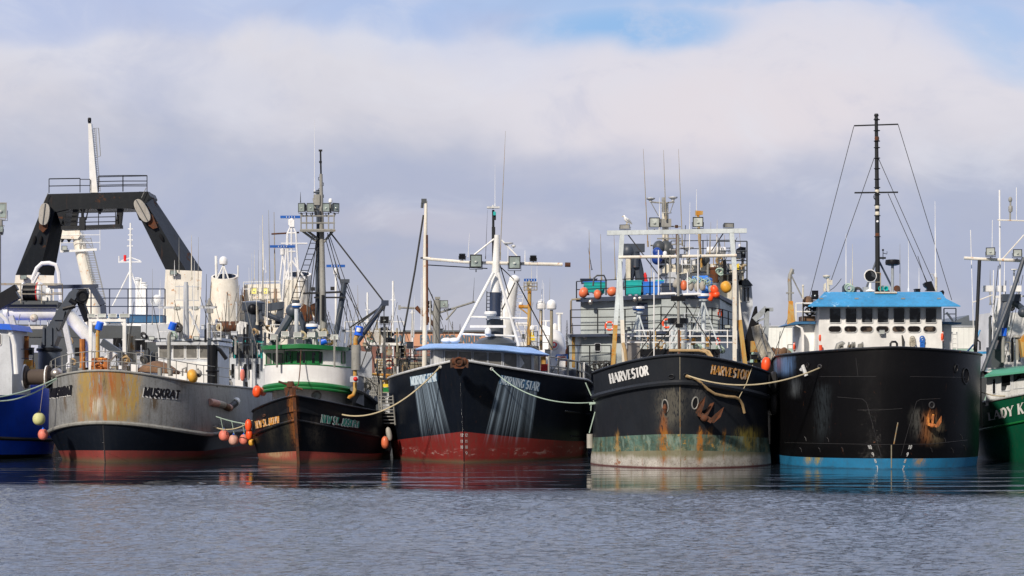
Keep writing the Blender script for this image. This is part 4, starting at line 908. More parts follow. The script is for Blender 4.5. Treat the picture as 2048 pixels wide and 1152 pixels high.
flood(T0, 2, 421, 112, 23, 32, 'galv', 'lens', .3)
g = MB(); poleP(g, [(-2, 600), (-2, 440)], 112.3, .12); poleP(g, [(0, 439), (10, 440), (12, 430)], 112, .03, 5); poleP(g, [(2, 440), (3, 470)], 112, .1); poleP(g, [(2, 450), (9, 452)], 112, .03, 5); part(T0, 'mast', g, 'galv')
flood(T0, 1, 458, 111.8, 10, 13, 'dark_grey')
# crane arm lying at the left edge
g = MB(); Y = 108; g.bar(P(-10, 600, Y), P(34, 574, Y), .32, .4); g.bar(P(-10, 615, Y), P(36, 588, Y), .5, .5); part(T0, 'folded_crane', g, 'black')
# ================================================================ white stern trawler with black gantry (behind, left)
Y = 140.0
TG = thing('stern_trawler', 'big white stern trawler with tall black steel gantry and white mast, behind the grey boat', 'trawler', P(210, 900, Y))
g = MB()
g.hexa([P(31, 550, Y), P(78, 550, Y + .2), P(78, 550, Y + 3), P(31, 550, Y + 2.6), P(95, 388, Y), P(118, 388, Y), P(118, 388, Y + 3), P(95, 388, Y + 2.6)])
g.hexa([P(78, 550, Y + .3), P(108, 551, Y + 1.6), P(108, 551, Y + 3), P(78, 550, Y + 3), P(112, 408, Y + .3), P(134, 412, Y + 1.2), P(134, 412, Y + 3), P(112, 408, Y + 3)])
g.hexa([P(331, 539, Y + .2), P(372, 541, Y), P(372, 541, Y + 3), P(331, 539, Y + 3), P(268, 412, Y + .2), P(296, 412, Y), P(296, 412, Y + 3), P(268, 412, Y + 3)])
g.hexa([P(296, 383, Y + .1), P(300, 384, Y + .6), P(300, 384, Y + 3), P(280, 383, Y + 3), P(372, 541, Y), P(405, 542, Y + 2), P(405, 542, Y + 3.1), P(340, 541, Y + 3)][4:] + [P(278, 383, Y), P(300, 384, Y + 1.4), P(300, 384, Y + 3.1), P(280, 383, Y + 3)])
g.prism([(95, 388), (296, 383), (300, 392), (286, 416), (133, 419), (112, 424), (98, 410)], Y - .05, 3)
g.prism([(112, 420), (140, 417), (128, 428), (122, 450)], Y + .02, 2.9); g.prism([(245, 416), (290, 414), (278, 440), (270, 418)], Y + .02, 2.9)
gan = part(TG, 'gantry', g, 'gantry_black', smooth=False)
g = MB(); g.hexa([P(20, 640, Y), P(108, 640, Y), P(108, 640, Y + 3), P(20, 640, Y + 3), P(31, 550.2, Y), P(108, 551, Y), P(108, 551, Y + 3), P(31, 550.2, Y + 3)])
g.hexa([P(323, 690, Y), P(398, 690, Y), P(398, 690, Y + 3), P(323, 690, Y + 3), P(331, 539.3, Y), P(404, 542.2, Y), P(404, 542.2, Y + 3), P(331, 539.3, Y + 3)]); part(gan, 'leg_base', g, 'white_rusty', smooth=False)
g = MB(); 
rails(g, [P(98, 386, Y), P(160, 385, Y)], (.5, 1.02), 1.6, .035, .035); rails(g, [P(98, 386, Y + 2.8), P(160, 385, Y + 2.8)], (.5, 1.02), 1.6, .03, .03)
rails(g, [P(160, 385, Y + .6), P(180, 385, Y + .6)], (.5, .95), 1.6, .03, .03); rails(g, [P(197, 384, Y), P(246, 383, Y), P(294, 383, Y)], (.4, .75, 1.15), 1.4, .035, .035); rails(g, [P(197, 384, Y + 2.8), P(294, 382, Y + 2.8)], (.5, 1.1), 1.6, .03, .03)
part(gan, 'catwalk_railing', g, 'black_pole')
g = MB(); g.prism([(146, 418), (156, 416), (151, 455), (140, 455)], Y + .3, .5); g.prism([(234, 416), (245, 416), (241, 453), (231, 453)], Y + .3, .5); g.bar(P(126, 457, Y + .5), P(243, 453, Y + .5), .25, 1.2)
rails(g, [P(129, 455, Y), P(231, 453, Y)], (.35, .7, 1.05), 1.4, .035, .035); g.bar(P(126, 440, Y + .4), P(130, 457, Y + .4), .1); g.box(P(165, 448, Y), (.4, .4, .9)); poleP(g, [(166, 418), (166, 438)], Y, .08, 6); poleP(g, [(177, 416), (172, 440)], Y, .05, 6)
for x in (166, 200): g.lathe([(.28, .0), (.04, -.45)], P(x, 416, Y + .3), 8)
part(gan, 'hanging_platform', g, 'black_pole')
g = MB(); g.tube([P(188, 385, Y + 1), P(179.5, 246, Y + 1)], [.30, .12], 4); g.prism([(182, 385), (195, 385), (182.5, 247), (176, 247)], Y + .7, .5); mst = part(TG, 'mast', g, 'white')
g = MB(); g.lathe([(.13, 0), (.10, .05), (.13, .1), (.13, .32), (.1, .38)], P(179, 246, Y + .9), 10); part(mst, 'mast_light', g, 'black')
g = MB(); ladder(g, P(199, 383, Y + 1), P(187, 258, Y + 1), .16, 34, .018); g.tube([P(187, 257, Y + 1), P(197, 256, Y + 1), P(201, 312, Y + 1), P(193, 314, Y + 1)], .03, 5); g.tube([P(192, 258, Y + 1), P(195, 312, Y + 1)], .02, 5); part(mst, 'ladder', g, 'galv')
def oplate(x, y, rx, ry, tilt, lab=None):
    A = []
    for i in range(20):
        a = 2 * math.pi * i / 20; dx, dy = rx * abs(math.cos(a)) ** .8 * (1 if math.cos(a) > 0 else -1), ry * abs(math.sin(a)) ** .8 * (1 if math.sin(a) > 0 else -1)
        A.append((x + dx * math.cos(tilt) - dy * math.sin(tilt), y + dx * math.sin(tilt) + dy * math.cos(tilt)))
    g = MB(); g.prism(A[::-1], Y - .5, .25); o = part(gan, 'oval_plate', g, 'buoy_grey', smooth=False)
    g = MB(); g.bar(P(x + ry * math.sin(tilt) * .95, y - ry * math.cos(tilt) * .95, Y - .53), P(x - ry * math.sin(tilt) * .95, y + ry * math.cos(tilt) * .95, Y - .53), .06); part(o, 'stiffener', g, 'dark_grey')
    g = MB(); poleP(g, [(x - 1, y - ry), (x + 8, y - ry - 20)], Y - .3, .025, 4); part(o, 'sling', g, 'galv')
oplate(88, 428, 10.5, 22, .12); oplate(284, 421, 11, 25, -.5)
g = MB(); g.prism([(78, 447), (95, 445), (94, 456), (86, 465), (78, 458)], Y - .22, .2); g.prism([(296, 424), (305, 430), (315, 455), (306, 458), (296, 450)], Y - .22, .2); part(gan, 'rusty_scoop', g, 'rust', smooth=False)
g = MB()
for x, y, tl in ((69, 480, .15), (81, 480, .15), (323, 475, -.5)): g.ball(P(x, y, Y - .02), .13, .32, 10, (tl, 0, 1))
part(gan, 'leg_opening', g, 'black_cloth')
flood(gan, 47, 554, Y - .4, 13, 8, 'dark_grey', 'lens', .3); flood(gan, 347, 545, Y - .4, 14, 9, 'dark_grey', 'lens', .3)
# superstructure and hull of the gantry ship, seen in the gaps
g = MB(); g.pbox(-40, 655, 300, 765, Y + 6, 40); part(TG, 'upper_hull', g, 'light_grey', smooth=False); g = MB(); g.pbox(-60, 765.2, 420, 930, Y + 5.9, 40); part(TG, 'hull', g, 'black', smooth=False)
g = MB(); g.prism([(-20, 648), (300, 652), (310, 668), (290, 676), (190, 676), (-20, 672)], Y - 1, 8); part(TG, 'deck_canopy', g, 'dark_grey', smooth=False)
g = MB(); g.pbox(282, 648, 350, 700, Y - 2, 6); part(TG, 'side_house', g, 'light_grey', smooth=False)
g = MB(); g.tube([P(14, 624, 118), P(116, 624, 118)], .5, 18); g.lathe([(.55, 0), (.62, .1), (.62, .3)], P(10, 624, 118), 18, (1, 0, 0)); g.tube([P(136, 628, 118), P(184, 682, 118), P(186, 750, 118)], .42, 18); part(TG, 'pipe_frame', g, 'white')
g = MB(); g.tube([P(0, 607, 117.5), P(116, 608, 117.5)], .2, 4); g.add([P(-4, 609, 117), P(112, 609, 117), P(118, 603, 119), P(0, 603, 119)], [(0, 1, 2, 3)]); g.prism([(-4, 604), (118, 604), (112, 616), (20, 616)], 117.2, 1.8); plat = part(TG, 'winch_platform', g, 'dark_grey')
g = MB(); rails(g, [P(0, 606, 117), P(125, 607, 117)], (.55, 1.1), 1.1, .035, .035); rails(g, [P(0, 603, 119), P(125, 604, 119)], (.55, 1.1), 1.6, .03, .03); part(plat, 'platform_railing', g, 'galv_yellow')
g = MB(); g.lathe([(.52, 0), (.52, .9)], P(49, 585, 118), 20, (1, 0, 0)); o = part(plat, 'winch_drum', g, 'black')
g = MB(); g.lathe([(.62, 0), (.62, .06)], P(75, 585, 118), 20, (1, 0, 0)); part(o, 'red_band', g, 'red'); g = MB(); g.lathe([(.62, 0), (.62, .12), (.3, .5), (.3, .7)], P(78, 585, 118), 20, (1, 0, 0)); g.lathe([(.62, -.1), (.62, 0)], P(49, 585, 118), 20, (1, 0, 0)); g.box(P(95, 590, 118), (.5, .5, .7)); g.box(P(90, 600, 117.8), (.3, .4, .4)); part(o, 'winch_housing', g, 'white')
g = MB(); g.tube([P(64, 560, 121), P(74, 536, 121), P(84, 527, 121), P(98, 526, 121), P(112, 530, 121), P(117, 545, 121), P(122, 600, 121)], .13, 8); g.tube([P(42, 612, 121), P(78, 545, 121)], .1, 6); part(TG, 'white_arch', g, 'white_clean')
g = MB(); g.bar(P(96, 574, 118), P(196, 572, 118), .22); g.bar(P(184, 574, 118), P(206, 610, 118), .35, .3); g.bar(P(206, 610, 118), P(208, 640, 118), .3); part(TG, 'blue_davit', g, 'navy')
for a, b_ in (((22, 632), (52, 730)), ((128, 640), (144, 716))):
    g = MB(); g.bar(P(*a, 116), P(*b_, 116), .3); part(TG, 'brace', g, 'cap_white')
g = MB(); g.prism([(46, 652), (86, 652), (86, 658), (46, 658)], 117, .5); g.prism([(46, 715), (60, 715), (60, 740), (46, 740)], 117, .5); g.ball(P(68, 636, 117), .25); part(TG, 'deck_box', g, 'cream')
# railings across the middle
g = MB(); rails(g, [P(145, 648, 128), P(330, 648, 128)], (.55, 1.15, 1.7, 2.3), 1.2, .035, .045); part(TG, 'deck_railing', g, 'navy')
g = MB(); g.prism([(210, 632), (245, 628), (325, 630), (325, 645), (210, 645)], 132, 1.5); part(TG, 'tarpaulin_stack', g, 'deck_blue', smooth=False)
# inner shelves and openings beneath; dark panel behind paints the canopy's shade
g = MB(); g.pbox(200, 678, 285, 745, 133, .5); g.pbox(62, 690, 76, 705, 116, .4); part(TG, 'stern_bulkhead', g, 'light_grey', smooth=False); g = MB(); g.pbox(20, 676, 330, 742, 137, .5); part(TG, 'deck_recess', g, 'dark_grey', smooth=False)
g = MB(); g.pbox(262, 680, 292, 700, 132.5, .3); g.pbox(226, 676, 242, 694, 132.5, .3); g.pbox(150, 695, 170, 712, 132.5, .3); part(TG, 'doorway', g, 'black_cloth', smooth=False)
# ---- second white gantry + leg
TK = thing('stern_trawler', 'white trawler whose white arched gantry with ladder stands under the black gantry', 'trawler', P(190, 880, 155)); Y = 155
g = MB(); g.prism([(121, 457), (158, 458), (163, 468), (155, 478), (121, 477)], Y, 1.5); g.tube([P(155, 466, Y + .6), P(160, 490, Y + .6), P(172, 540, Y + .6), P(185, 590, Y + .6), P(190, 650, Y + .6)], [.42, .5, .52, .6, .7], 14); o = part(TK, 'gantry', g, 'white_rusty')
g = MB(); g.bar(P(121, 503, Y), P(194, 499, Y), .18); rails(g, [P(121, 501, Y), P(160, 500, Y), P(200, 500, Y)], (.6, 1.2, 1.8), 1.9, .03, .03); g.tube([P(121, 477, Y), P(121, 503, Y)], .05, 5); part(o, 'platform', g, 'white')
g = MB(); ladder(g, P(172, 475, Y), P(202, 600, Y), .75, 26, .025); g.tube([P(166, 472, Y), P(186, 500, Y), P(212, 610, Y)], .025, 5); part(o, 'ladder', g, 'galv'); flood(o, 129, 496, Y - .3, 11, 9, 'dark_grey', 'lens_bright', .3)
g = MB()
for x in (124, 138): g.lathe([(.22, 0), (.03, -.3)], P(x, 478, Y + .6), 8)
part(o, 'pulley', g, 'black')
g = MB(); g.pbox(100, 640, 330, 900, 158, 30); part(TK, 'hull', g, 'white', smooth=False)
# ---- lattice mast boats behind
def bgmast(label, x, top, bot, Y, cross=(), tripod=None, r=.12, mat='white', hull=True, hw=60, hcol='white', extra=None, htop=672):
    t = thing('moored_boat', label, 'boat', P(x, 900, Y))
    g = MB(); g.tube([P(x, bot, Y), P(x, (top + bot) / 2, Y), P(x, top, Y)], [r * 1.3, r, r * .6], 8)
    for (xa, ya, xb, yb) in cross: g.tube([P(xa, ya, Y), P(xb, yb, Y)], .05, 5)
    if tripod:
        for xa, yb, y0 in tripod: g.tube([P(x, y0, Y), P(xa, yb, Y + .5)], .07, 6)
    part(t, 'mast', g, mat)
    if hull:
        g = MB(); g.prism([(x - hw, htop), (x + hw, htop), (x + hw * .93, htop + 110), (x - hw * .93, htop + 110)], Y, 8); part(t, 'hull', g, hcol, smooth=False)
        g = MB(); g.pbox(x - hw * .6, htop - 22, x + hw * .6, htop, Y + 1, 5); h = part(t, 'deckhouse', g, 'white_clean', smooth=False)
        for i in range(4): window(h, plane_at(Y + 1), x - hw * .55 + i * hw * .29, htop - 17, x - hw * .55 + i * hw * .29 + hw * .18, htop - 8, 'white_clean', 'glass_dark', .6, .5)
    return t
tb = bgmast('white boat with a slender lattice mast between the legs of the black gantry', 261, 446, 640, 165, [(238, 524, 283, 524), (238, 512, 238, 526), (262, 515, 281, 522), (262, 515, 242, 522), (254, 492, 266, 492), (256, 458, 266, 458), (256, 470, 265, 470), (255, 480, 266, 480)], [(225, 612, 540), (288, 612, 540), (262, 630, 540)], hw=48)
g = MB(); g.lathe([(.12, 0), (.12, .5)], P(250, 522, 165), 8); part(tb, 'signal_lamp', g, 'red')
for x, top, lb in ((273, 553, 'left'), (282, 571, 'middle'), (290, 571, 'right')):
    pass
tb = bgmast('white boat with a cluster of three short white stacks beside the white gantry base', 282, 556, 640, 170, [(270, 556, 279, 556)], None, .2, hw=36)
g = MB()
for x, y in ((291, 571), (288, 566), (275, 560)): g.tube([P(x, 640, 170), P(x, y, 170)], .18, 8); g.lathe([(.3, 0), (.3, .06)], P(x, y, 170), 10)
g.ball(P(313, 602, 168), .55, .55); g.tube([P(320, 600, 168), P(320, 580, 168)], .1, 8); part(tb, 'vent_stack', g, 'white')
# ================================================================ twin funnel ship behind New St. Joseph
Y = 141.5
TF = thing('factory_trawler', 'white factory trawler with two fat rust-streaked funnels and yellow deck lights', 'trawler', P(520, 890, Y))
def funnel(x0, x1, top0, top1, bot, Y):
    c = P((x0 + x1) / 2, bot, Y); r = (x1 - x0) / F * Y / 2; n_ = 28; g = MB(); rows = 7; vs = []; fs = []
    for j in range(rows + 1):
        f = j / rows
        for i in range(n_):
            a = 2 * math.pi * i / n_; rr = r * (1.06 - .18 * f ** 1.5)
            x = c.x + rr * math.cos(a); y = c.y + rr * math.sin(a) * .9; zt = Zp(top0 + (top1 - top0) * (.5 + .5 * math.sin(a)), Y)
            vs.append((x, y, c.z + (zt - c.z) * f))
    for j in range(rows):
        for i in range(n_): fs.append((j * n_ + i, j * n_ + (i + 1) % n_, (j + 1) * n_ + (i + 1) % n_, (j + 1) * n_ + i))
    g.add(vs, fs); top = [Vector(v) for v in vs[-n_:]]; cc = sum(top, Vector()) / n_
    inn = [cc.lerp(p, .86) for p in top]; dn = [p - Vector((0, 0, 1.2)) for p in inn]
    g.add(top + inn, [(i, (i + 1) % n_, n_ + (i + 1) % n_, n_ + i) for i in range(n_)]); o = part(TF, 'funnel', g, 'white_rusty')
    g = MB(); g.add(inn + dn, [(i, (i + 1) % n_, n_ + (i + 1) % n_, n_ + i) for i in range(n_)] + [tuple(range(n_, 2 * n_))]); part(o, 'funnel_mouth', g, 'navy'); return o
f1 = funnel(419, 479, 560, 545, 650, Y); f2 = funnel(563, 626, 556, 541, 650, Y)
g = MB(); dc = P(447, 529, Y)
for dx, dy in ((-.5, -.4), (.5, -.4), (0, .5)): g.tube([dc, dc + Vector((dx, dy, -1.3))], .05, 6)
g.tube([dc, dc + Vector((0, 0, -1.2))], .08, 6); part(f1, 'dome_tripod', g, 'white'); dome(f1, 447, 521, Y, 17, 17)
g = MB(); poleP(g, [(433, 560), (432, 512)], Y, .1); poleP(g, [(476, 555), (476, 531)], Y, .06); part(f1, 'pole', g, 'white')
g = MB(); g.prism([(455, 660), (478, 620), (480, 590), (487, 590), (487, 569), (560, 567), (562, 600), (575, 600), (575, 690), (455, 690)], Y + 1, 4); fr = part(TF, 'engine_casing', g, 'white_rusty', smooth=False)
for x in (508, 530.5): flood(TF, x, 582, Y - .2, 14, 13, 'dark_grey', 'lamp_yellow', .3)
g = MB(); rails(g, [P(487, 592, Y), P(560, 590, Y)], (.5, 1.0), 1.5, .03, .03); part(TF, 'casing_railing', g, 'white')
g = MB()
for x in (487, 550): g.prism([(x - 2, 575), (x + 2, 575), (x + 2.5, 612), (x - 2.5, 612)], Y + .9, .2)
part(fr, 'rusty_scupper', g, 'rust_orange', smooth=False)
g = MB(); g.pbox(425, 645, 660, 890, Y + 2, 25); part(TF, 'hull', g, 'white', smooth=False)
for (x0, y0, x1, y1, r, mt) in ((520, 450, 520, 575, .018, 'white_clean'), (525, 430, 526, 600, .05, 'cream'), (509, 500, 509, 560, .02, 'cream'), (537, 420, 541, 640, .04, 'galv'), (548, 424, 551, 640, .05, 'galv_yellow'), (527, 480, 527, 540, .03, 'white_clean'), (531, 520, 532, 545, .03, 'white_clean')): whip(TF, x0, y0, x1, y1, Y - 3, r, mt)
g = MB(); poleP(g, [(543, 468), (598, 465)], Y - 3, .06); part(TF, 'aerial_yard', g, 'rust')
# lattice mast with radar bars
Y = 138.0; g = MB()
for x0, x1, y0, y1 in ((575, 562, 466, 640), (592, 600, 466, 600), (583, 583, 450, 560), (575, 578, 466, 560)): poleP(g, [(x0, y0), (x1, y1)], Y, .07)
for ya, xa, xb in ((466, 574, 592), (487, 562, 615), (503, 576, 591)): poleP(g, [(xa, ya), (xb, ya)], Y, .055)
for a in ((584, 447, 575, 466), (584, 447, 592, 466), (583, 520, 570, 560), (590, 515, 600, 560), (583, 520, 612, 560), (565, 510, 560, 560), (565, 510, 575, 560)): poleP(g, [a[:2], a[2:]], Y, .06)
g.box(P(584, 447, Y), (.35, .3, .5)); lm = part(TF, 'lattice_mast', g, 'white_clean'); dome(lm, 584, 440, Y, 9, 9); dome(lm, 565, 502, Y, 9, 9)
radar_bar(lm, 561, 601, 434, Y); radar_bar(lm, 540, 590, 493, Y); radar_bar(lm, 653, 690, 532, Y + 1); g = MB(); poleP(g, [(672, 700), (672, 536)], Y + 1, .09); part(TF, 'radar_post', g, 'white')
# black knuckle crane of the boat in between
Y = 132.0
TC = thing('moored_boat', 'grey and white boat with a dark folded crane, white winch and teal framed deck', 'boat', P(480, 880, Y))
g = MB(); g.lathe([(.62, 0), (.62, 2.6), (.8, 2.7), (.8, 3.2), (.5, 3.3)], P(507, 700, Y), 18); g.prism([(494, 640), (497, 622), (503, 610), (520, 606), (525, 640)], Y - .5, 1); o = part(TC, 'crane_column', g, 'crane_blue')
g = MB(); g.prism([(508, 613), (515, 609), (566, 603), (566, 616), (563, 618), (520, 624), (506, 624)], Y - .45, .8); g.prism([(555, 616), (566, 613), (563, 652), (550, 655), (550, 640)], Y - .35, .6); g.tube([P(525, 625, Y - .6), P(560, 640, Y - .6), P(580, 648, Y - .6)], [.2, .16, .12], 8); bm_ = part(TC, 'crane_boom', g, 'crane_blue', smooth=False)
g = MB(); g.ball(P(506, 617, Y - .5), .42, .42); g.torus(P(562, 645, Y - .4), .25, .1, (0, 1, 0), 12, 6); part(TC, 'crane_motor', g, 'black')
g = MB(); g.lathe([(.36, 0), (.36, 1.4)], P(435, 653, Y), 16, (1, 0, 0)); o = part(TC, 'winch_drum', g, 'rust')
g = MB(); g.lathe([(.5, -.1), (.5, 0)], P(435, 653, Y), 18, (1, 0, 0)); g.prism([(473, 660), (474, 648), (480, 642), (495, 645), (505, 656), (520, 662), (520, 668), (473, 668)], Y - .5, 1.0); part(o, 'winch_housing', g, 'white', smooth=False)
g = MB(); g.pbox(436, 668, 466, 690, Y + .6, 2); g.pbox(425, 688, 530, 705, Y + 1.2, 4); g.pbox(425, 716, 540, 830, Y - .2, 6); g.prism([(400, 676), (445, 676), (466, 684), (466, 688), (400, 688)], Y - .4, 3); part(TC, 'deckhouse', g, 'light_grey', smooth=False)
g = MB(); g.bar(P(469, 682, Y - .6), P(469, 717, Y - .6), .16); g.bar(P(524, 682, Y - .6), P(524, 717, Y - .6), .16); g.bar(P(466, 683, Y - .6), P(527, 683, Y - .6), .14); g.prism([(510, 686), (523, 686), (523, 714), (512, 714)], Y - .3, .1); part(TC, 'teal_frame', g, 'teal', smooth=False)
g = MB(); g.pbox(466, 686, 524, 716, Y + 1, .4); g.prism([(478, 705), (488, 703), (488, 714), (478, 714)], Y - .2, .4); part(TC, 'deck_opening', g, 'dark_grey', smooth=False)
g = MB(); rails(g, [P(436, 668, Y), P(530, 668, Y)], (.3, .6), 1.0, .02, .02); rails(g, [P(440, 714, Y - .8), P(540, 717, Y - .8)], (.5, 1.0), .8, .03, .03)
for x in (478, 497, 458): g.tube([P(x, 760, Y - 1), P(x, 683, Y - 1)], .05, 5)
part(TC, 'deck_railing', g, 'galv')
for x in (443, 463, 488, 497, 513): window(TC, plane_at(Y - .2), x, 728, x + 6, 756, 'light_grey', 'glass_dark', .8, 1)
g = MB(); g.pbox(436, 730, 450, 770, Y - .5, .3); g.pbox(470, 732, 486, 775, Y - .5, .3); part(TC, 'door', g, 'white_clean', smooth=False)
g = MB(); g.prism([(396, 745), (432, 752), (500, 790), (500, 915), (396, 915)], Y + 8, 8); part(TC, 'hull', g, 'grey', smooth=False)
g = MB(); poleP(g, [(419, 690), (419, 610)], Y - 1, .09); g.lathe([(.25, 0), (.1, .3), (.06, .5)], P(419, 611, Y - 1), 8); g.box(P(420, 622, Y - 1), (.4, .3, .3)); poleP(g, [(400, 613), (434, 614)], Y - 1, .07); part(TC, 'light_mast', g, 'galv')
# brown mesh net hanging
g = MB(); t = buoy(485, 750, 116, 5, 12, 'pink', 'slim orange-pink buoy hanging on the grey deckhouse wall between the two boats')
# ================================================================ New St. Joseph: house and rig
def loft(rows, close=False):
    g = MB(); w = len(rows[0]); g.add([p for r_ in rows for p in r_], [(a * w + i, (a + 1) * w + i, (a + 1) * w + i + 1, a * w + i + 1) for a in range(len(rows) - 1) for i in range(w - 1)]); return g
def bow_arc(x0, x1, Yf, bulge, py, n_=22, back=5.0, pw=2.6, dz=None):
    """plan-view rounded front from photo column x0 to x1; nearest point at depth Yf; py may be a function of t"""
    out = []; xa = (x0 - 1024) / F * (Yf + bulge); xb = (x1 - 1024) / F * (Yf + bulge)
    for i in range(n_ + 1):
        t = -1 + 2 * i / n_; s_ = math.sin(t * math.pi / 2); x = xa + (xb - xa) * (s_ + 1) / 2; y = Yf + bulge * (1 - (1 - abs(s_) ** pw) ** (1 / pw)) if abs(s_) < .9999 else Yf + bulge
        p = py(s_) if callable(py) else py; out.append(Vector((x, y, Zp(p, y))))
    return [out[0] + Vector((0, back, 0))] + out + [out[-1] + Vector((0, back, 0))]
Yj = 107.5
lo = loft([bow_arc(546, 694, Yj + 1, 2.2, 770), bow_arc(546, 694, Yj + 1, 2.2, 815)]); lh = part(T2, 'lower_house', lo, 'white', smooth=True)
sfl = cast_on(lo.bvh())
g = MB(); A = [(633 + 8.5 * math.cos(2 * math.pi * i / 20), 791 + 8 * math.sin(2 * math.pi * i / 20)) for i in range(21)]; g.tube([sfl(*q)[0] + sfl(*q)[1] * .02 for q in A], .05, 6); o = part(lh, 'porthole', g, 'galv'); g = MB(); lay(g, sfl, A[:-1], .03); part(o, 'pane', g, 'lens', smooth=False)
up = lambda s_: 733 - 4.5 * (1 - s_ * s_) + 2.5 * s_
dn = lambda s_: 776 - 9 * (1 - s_ * s_) + 2 * s_
lo = loft([bow_arc(531, 706, Yj, 2.6, up), bow_arc(531, 706, Yj, 2.6, dn)]); bw = part(T2, 'flying_bulwark', lo, 'white_clean')
g = MB(); a = bow_arc(531, 706, Yj - .04, 2.6, lambda s_: dn(s_) + 1); g.tube(a, .14, 8); g.tube([p + Vector((0, 0, -.2)) for p in a], .10, 8); part(bw, 'green_moulding', g, 'green'); g = MB(); g.tube(bow_arc(531, 706, Yj, 2.6, up), .035, 6); part(bw, 'top_trim', g, 'green')
g = MB(); a = bow_arc(533, 704, Yj + .1, 2.5, dn); g.add(a, [tuple(range(len(a)))]); part(bw, 'deck', g, 'white', smooth=False)
lo = loft([bow_arc(569, 692, Yj + .9, 1.3, 697, pw=2.2, back=4), bow_arc(569, 692, Yj + .9, 1.3, 735, pw=2.2, back=4)]); wh = part(T2, 'wheelhouse', lo, 'white'); sfw = cast_on(lo.bvh())
gl = loft([bow_arc(568.5, 679, Yj + .86, 1.2, 702, pw=2.2, back=0)[1:-1], bow_arc(568.5, 679, Yj + .86, 1.2, 729, pw=2.2, back=0)[1:-1]]); part(wh, 'green_window_band', gl, 'green'); sfg = cast_on(gl.bvh())
for x0, x1 in ((573, 583), (594, 611), (624, 643.5), (654, 670)): window(wh, sfg, x0, 704.5, x1, 726, 'green', 'glass_dark', 1.2, 1)
window(wh, sfw, 683, 704, 689, 727, 'green', 'glass_grey', .8, 1)
g = MB(); g.prism([(526, 700), (568, 698), (568, 737), (526, 737)], Yj + 2.2, 3.5); o = part(wh, 'side_wing', g, 'white', smooth=False)
window(o, plane_at(Yj + 2.2), 533, 708, 541, 731, 'green', 'glass_grey', 1.6, .6); window(o, plane_at(Yj + 2.2), 547, 708, 565, 731, 'green', 'glass_grey', 1.6, .6)
rt = lambda s_: 691.5 - 3.5 * (1 - abs(s_)) + 4 * max(0, s_ - .3); rb = lambda s_: rt(s_) + 8
r0 = bow_arc(523, 697, Yj - .1, 2.4, rt, pw=2.0, back=4.5); r1 = bow_arc(523, 697, Yj - .1, 2.4, rb, pw=2.0, back=4.5); mid = [p + Vector((0, .0, 0)) for p in r0]
cc = P(608, 686, Yj + 4.5); top = [p.lerp(Vector((cc.x, p.y + 2, p.z + .14)), .35) for p in r0]
g = loft([top, r0, r1]); g.add(top, [tuple(range(len(top)))]); g.add(r1, [tuple(range(len(r1)))]); part(wh, 'roof', g, 'green')
g = MB(); g.hexa([P(690, 745, Yj + 2.2), P(744, 757, Yj + 3), P(744, 757, Yj + 8), P(690, 745, Yj + 8), P(690, 700, Yj + 2.2), P(744, 704, Yj + 3), P(744, 704, Yj + 8), P(690, 700, Yj + 8)]); g.hexa([P(700, 800, Yj + 2), P(728, 812, Yj + 3), P(728, 812, Yj + 8), P(700, 800, Yj + 8), P(700, 733, Yj + 2), P(728, 746, Yj + 3), P(728, 746, Yj + 8), P(700, 733, Yj + 8)]); part(T2, 'after_house', g, 'light_grey', smooth=False)
g = MB(); g.tube([P(705, 778, Yj + 1), P(725, 785, Yj + 3), P(752, 805, Yj + 7)], .14, 8); g.add([P(705, 779, Yj + 1), P(752, 806, Yj + 7), P(752, 822, Yj + 7), P(705, 812, Yj + 2)], [(0, 1, 2, 3)]); part(T2, 'side_bulwark', g, 'dark_grey')
# exhaust with blue drum cap
g = MB(); poleP(g, [(712, 740), (712, 690)], Yj + .6, .26, 12); g2 = MB(); poleP(g2, [(707, 692), (712, 690)], Yj + .5, .05); ex = part(T2, 'exhaust_stack', g, 'galv')
g = MB(); poleP(g, [(711, 691), (711, 678), (716, 668)], Yj + .6, .13, 10); poleP(g, [(710, 738), (710, 780), (707, 790), (699, 794), (698, 797)], Yj + .6, .11, 10); part(ex, 'exhaust_pipe', g, 'yellow_rust')
g = MB(); c = P(718, 661, Yj + .6); d = Vector((.15, 0, 1)).normalized(); g.tube([c - d * .26, c + d * .24], .22, 14); g.tube([c - d * .27, c - d * .2], .25, 14); o = part(ex, 'drum_cap', g, 'cap_blue'); g = MB(); c2 = c + Vector((.0, -.18, .03)); g.tube([c2 - d * .1, c2 + d * .12], .13, 12); part(o, 'drum_label', g, 'text_white')
g = MB(); c = P(646, 683, Yj + 1.5); d = Vector((1, 0, .4)).normalized(); g.tube([c - d * .2, c + d * .2], .2, 14); part(T2, 'drum_cap', g, 'cap_blue')
g = MB(); g.prism([(702, 752), (716, 752), (716, 764), (700, 764), (700, 754)], Yj - .4, .5); part(T2, 'side_light_box', g, 'light_grey', smooth=False)
g = MB(); g.ball(P(711, 758, Yj - .4), .13, .13); part(T2, 'side_light', g, 'red')
# floodlights over the roof
Y = Yj + .4
g = MB(); g.bar(P(556, 676.5, Y), P(673, 676.5, Y), .08); 
for x in (556, 590, 640, 673): g.tube([P(x, 692, Y), P(x, 676, Y)], .05, 5)
for x in (554, 669): g.tube([P(x, 735, Y - .6), P(x, 672, Y - .6)], .06, 6)
part(T2, 'light_rail', g, 'galv')
for x, y in ((548.5, 674), (570.5, 667.5), (595, 669), (622.5, 669), (645.5, 667.5), (669, 674)): flood(T2, x, y, Y - .2, 15, 10, 'white', 'lens_bright', .25)
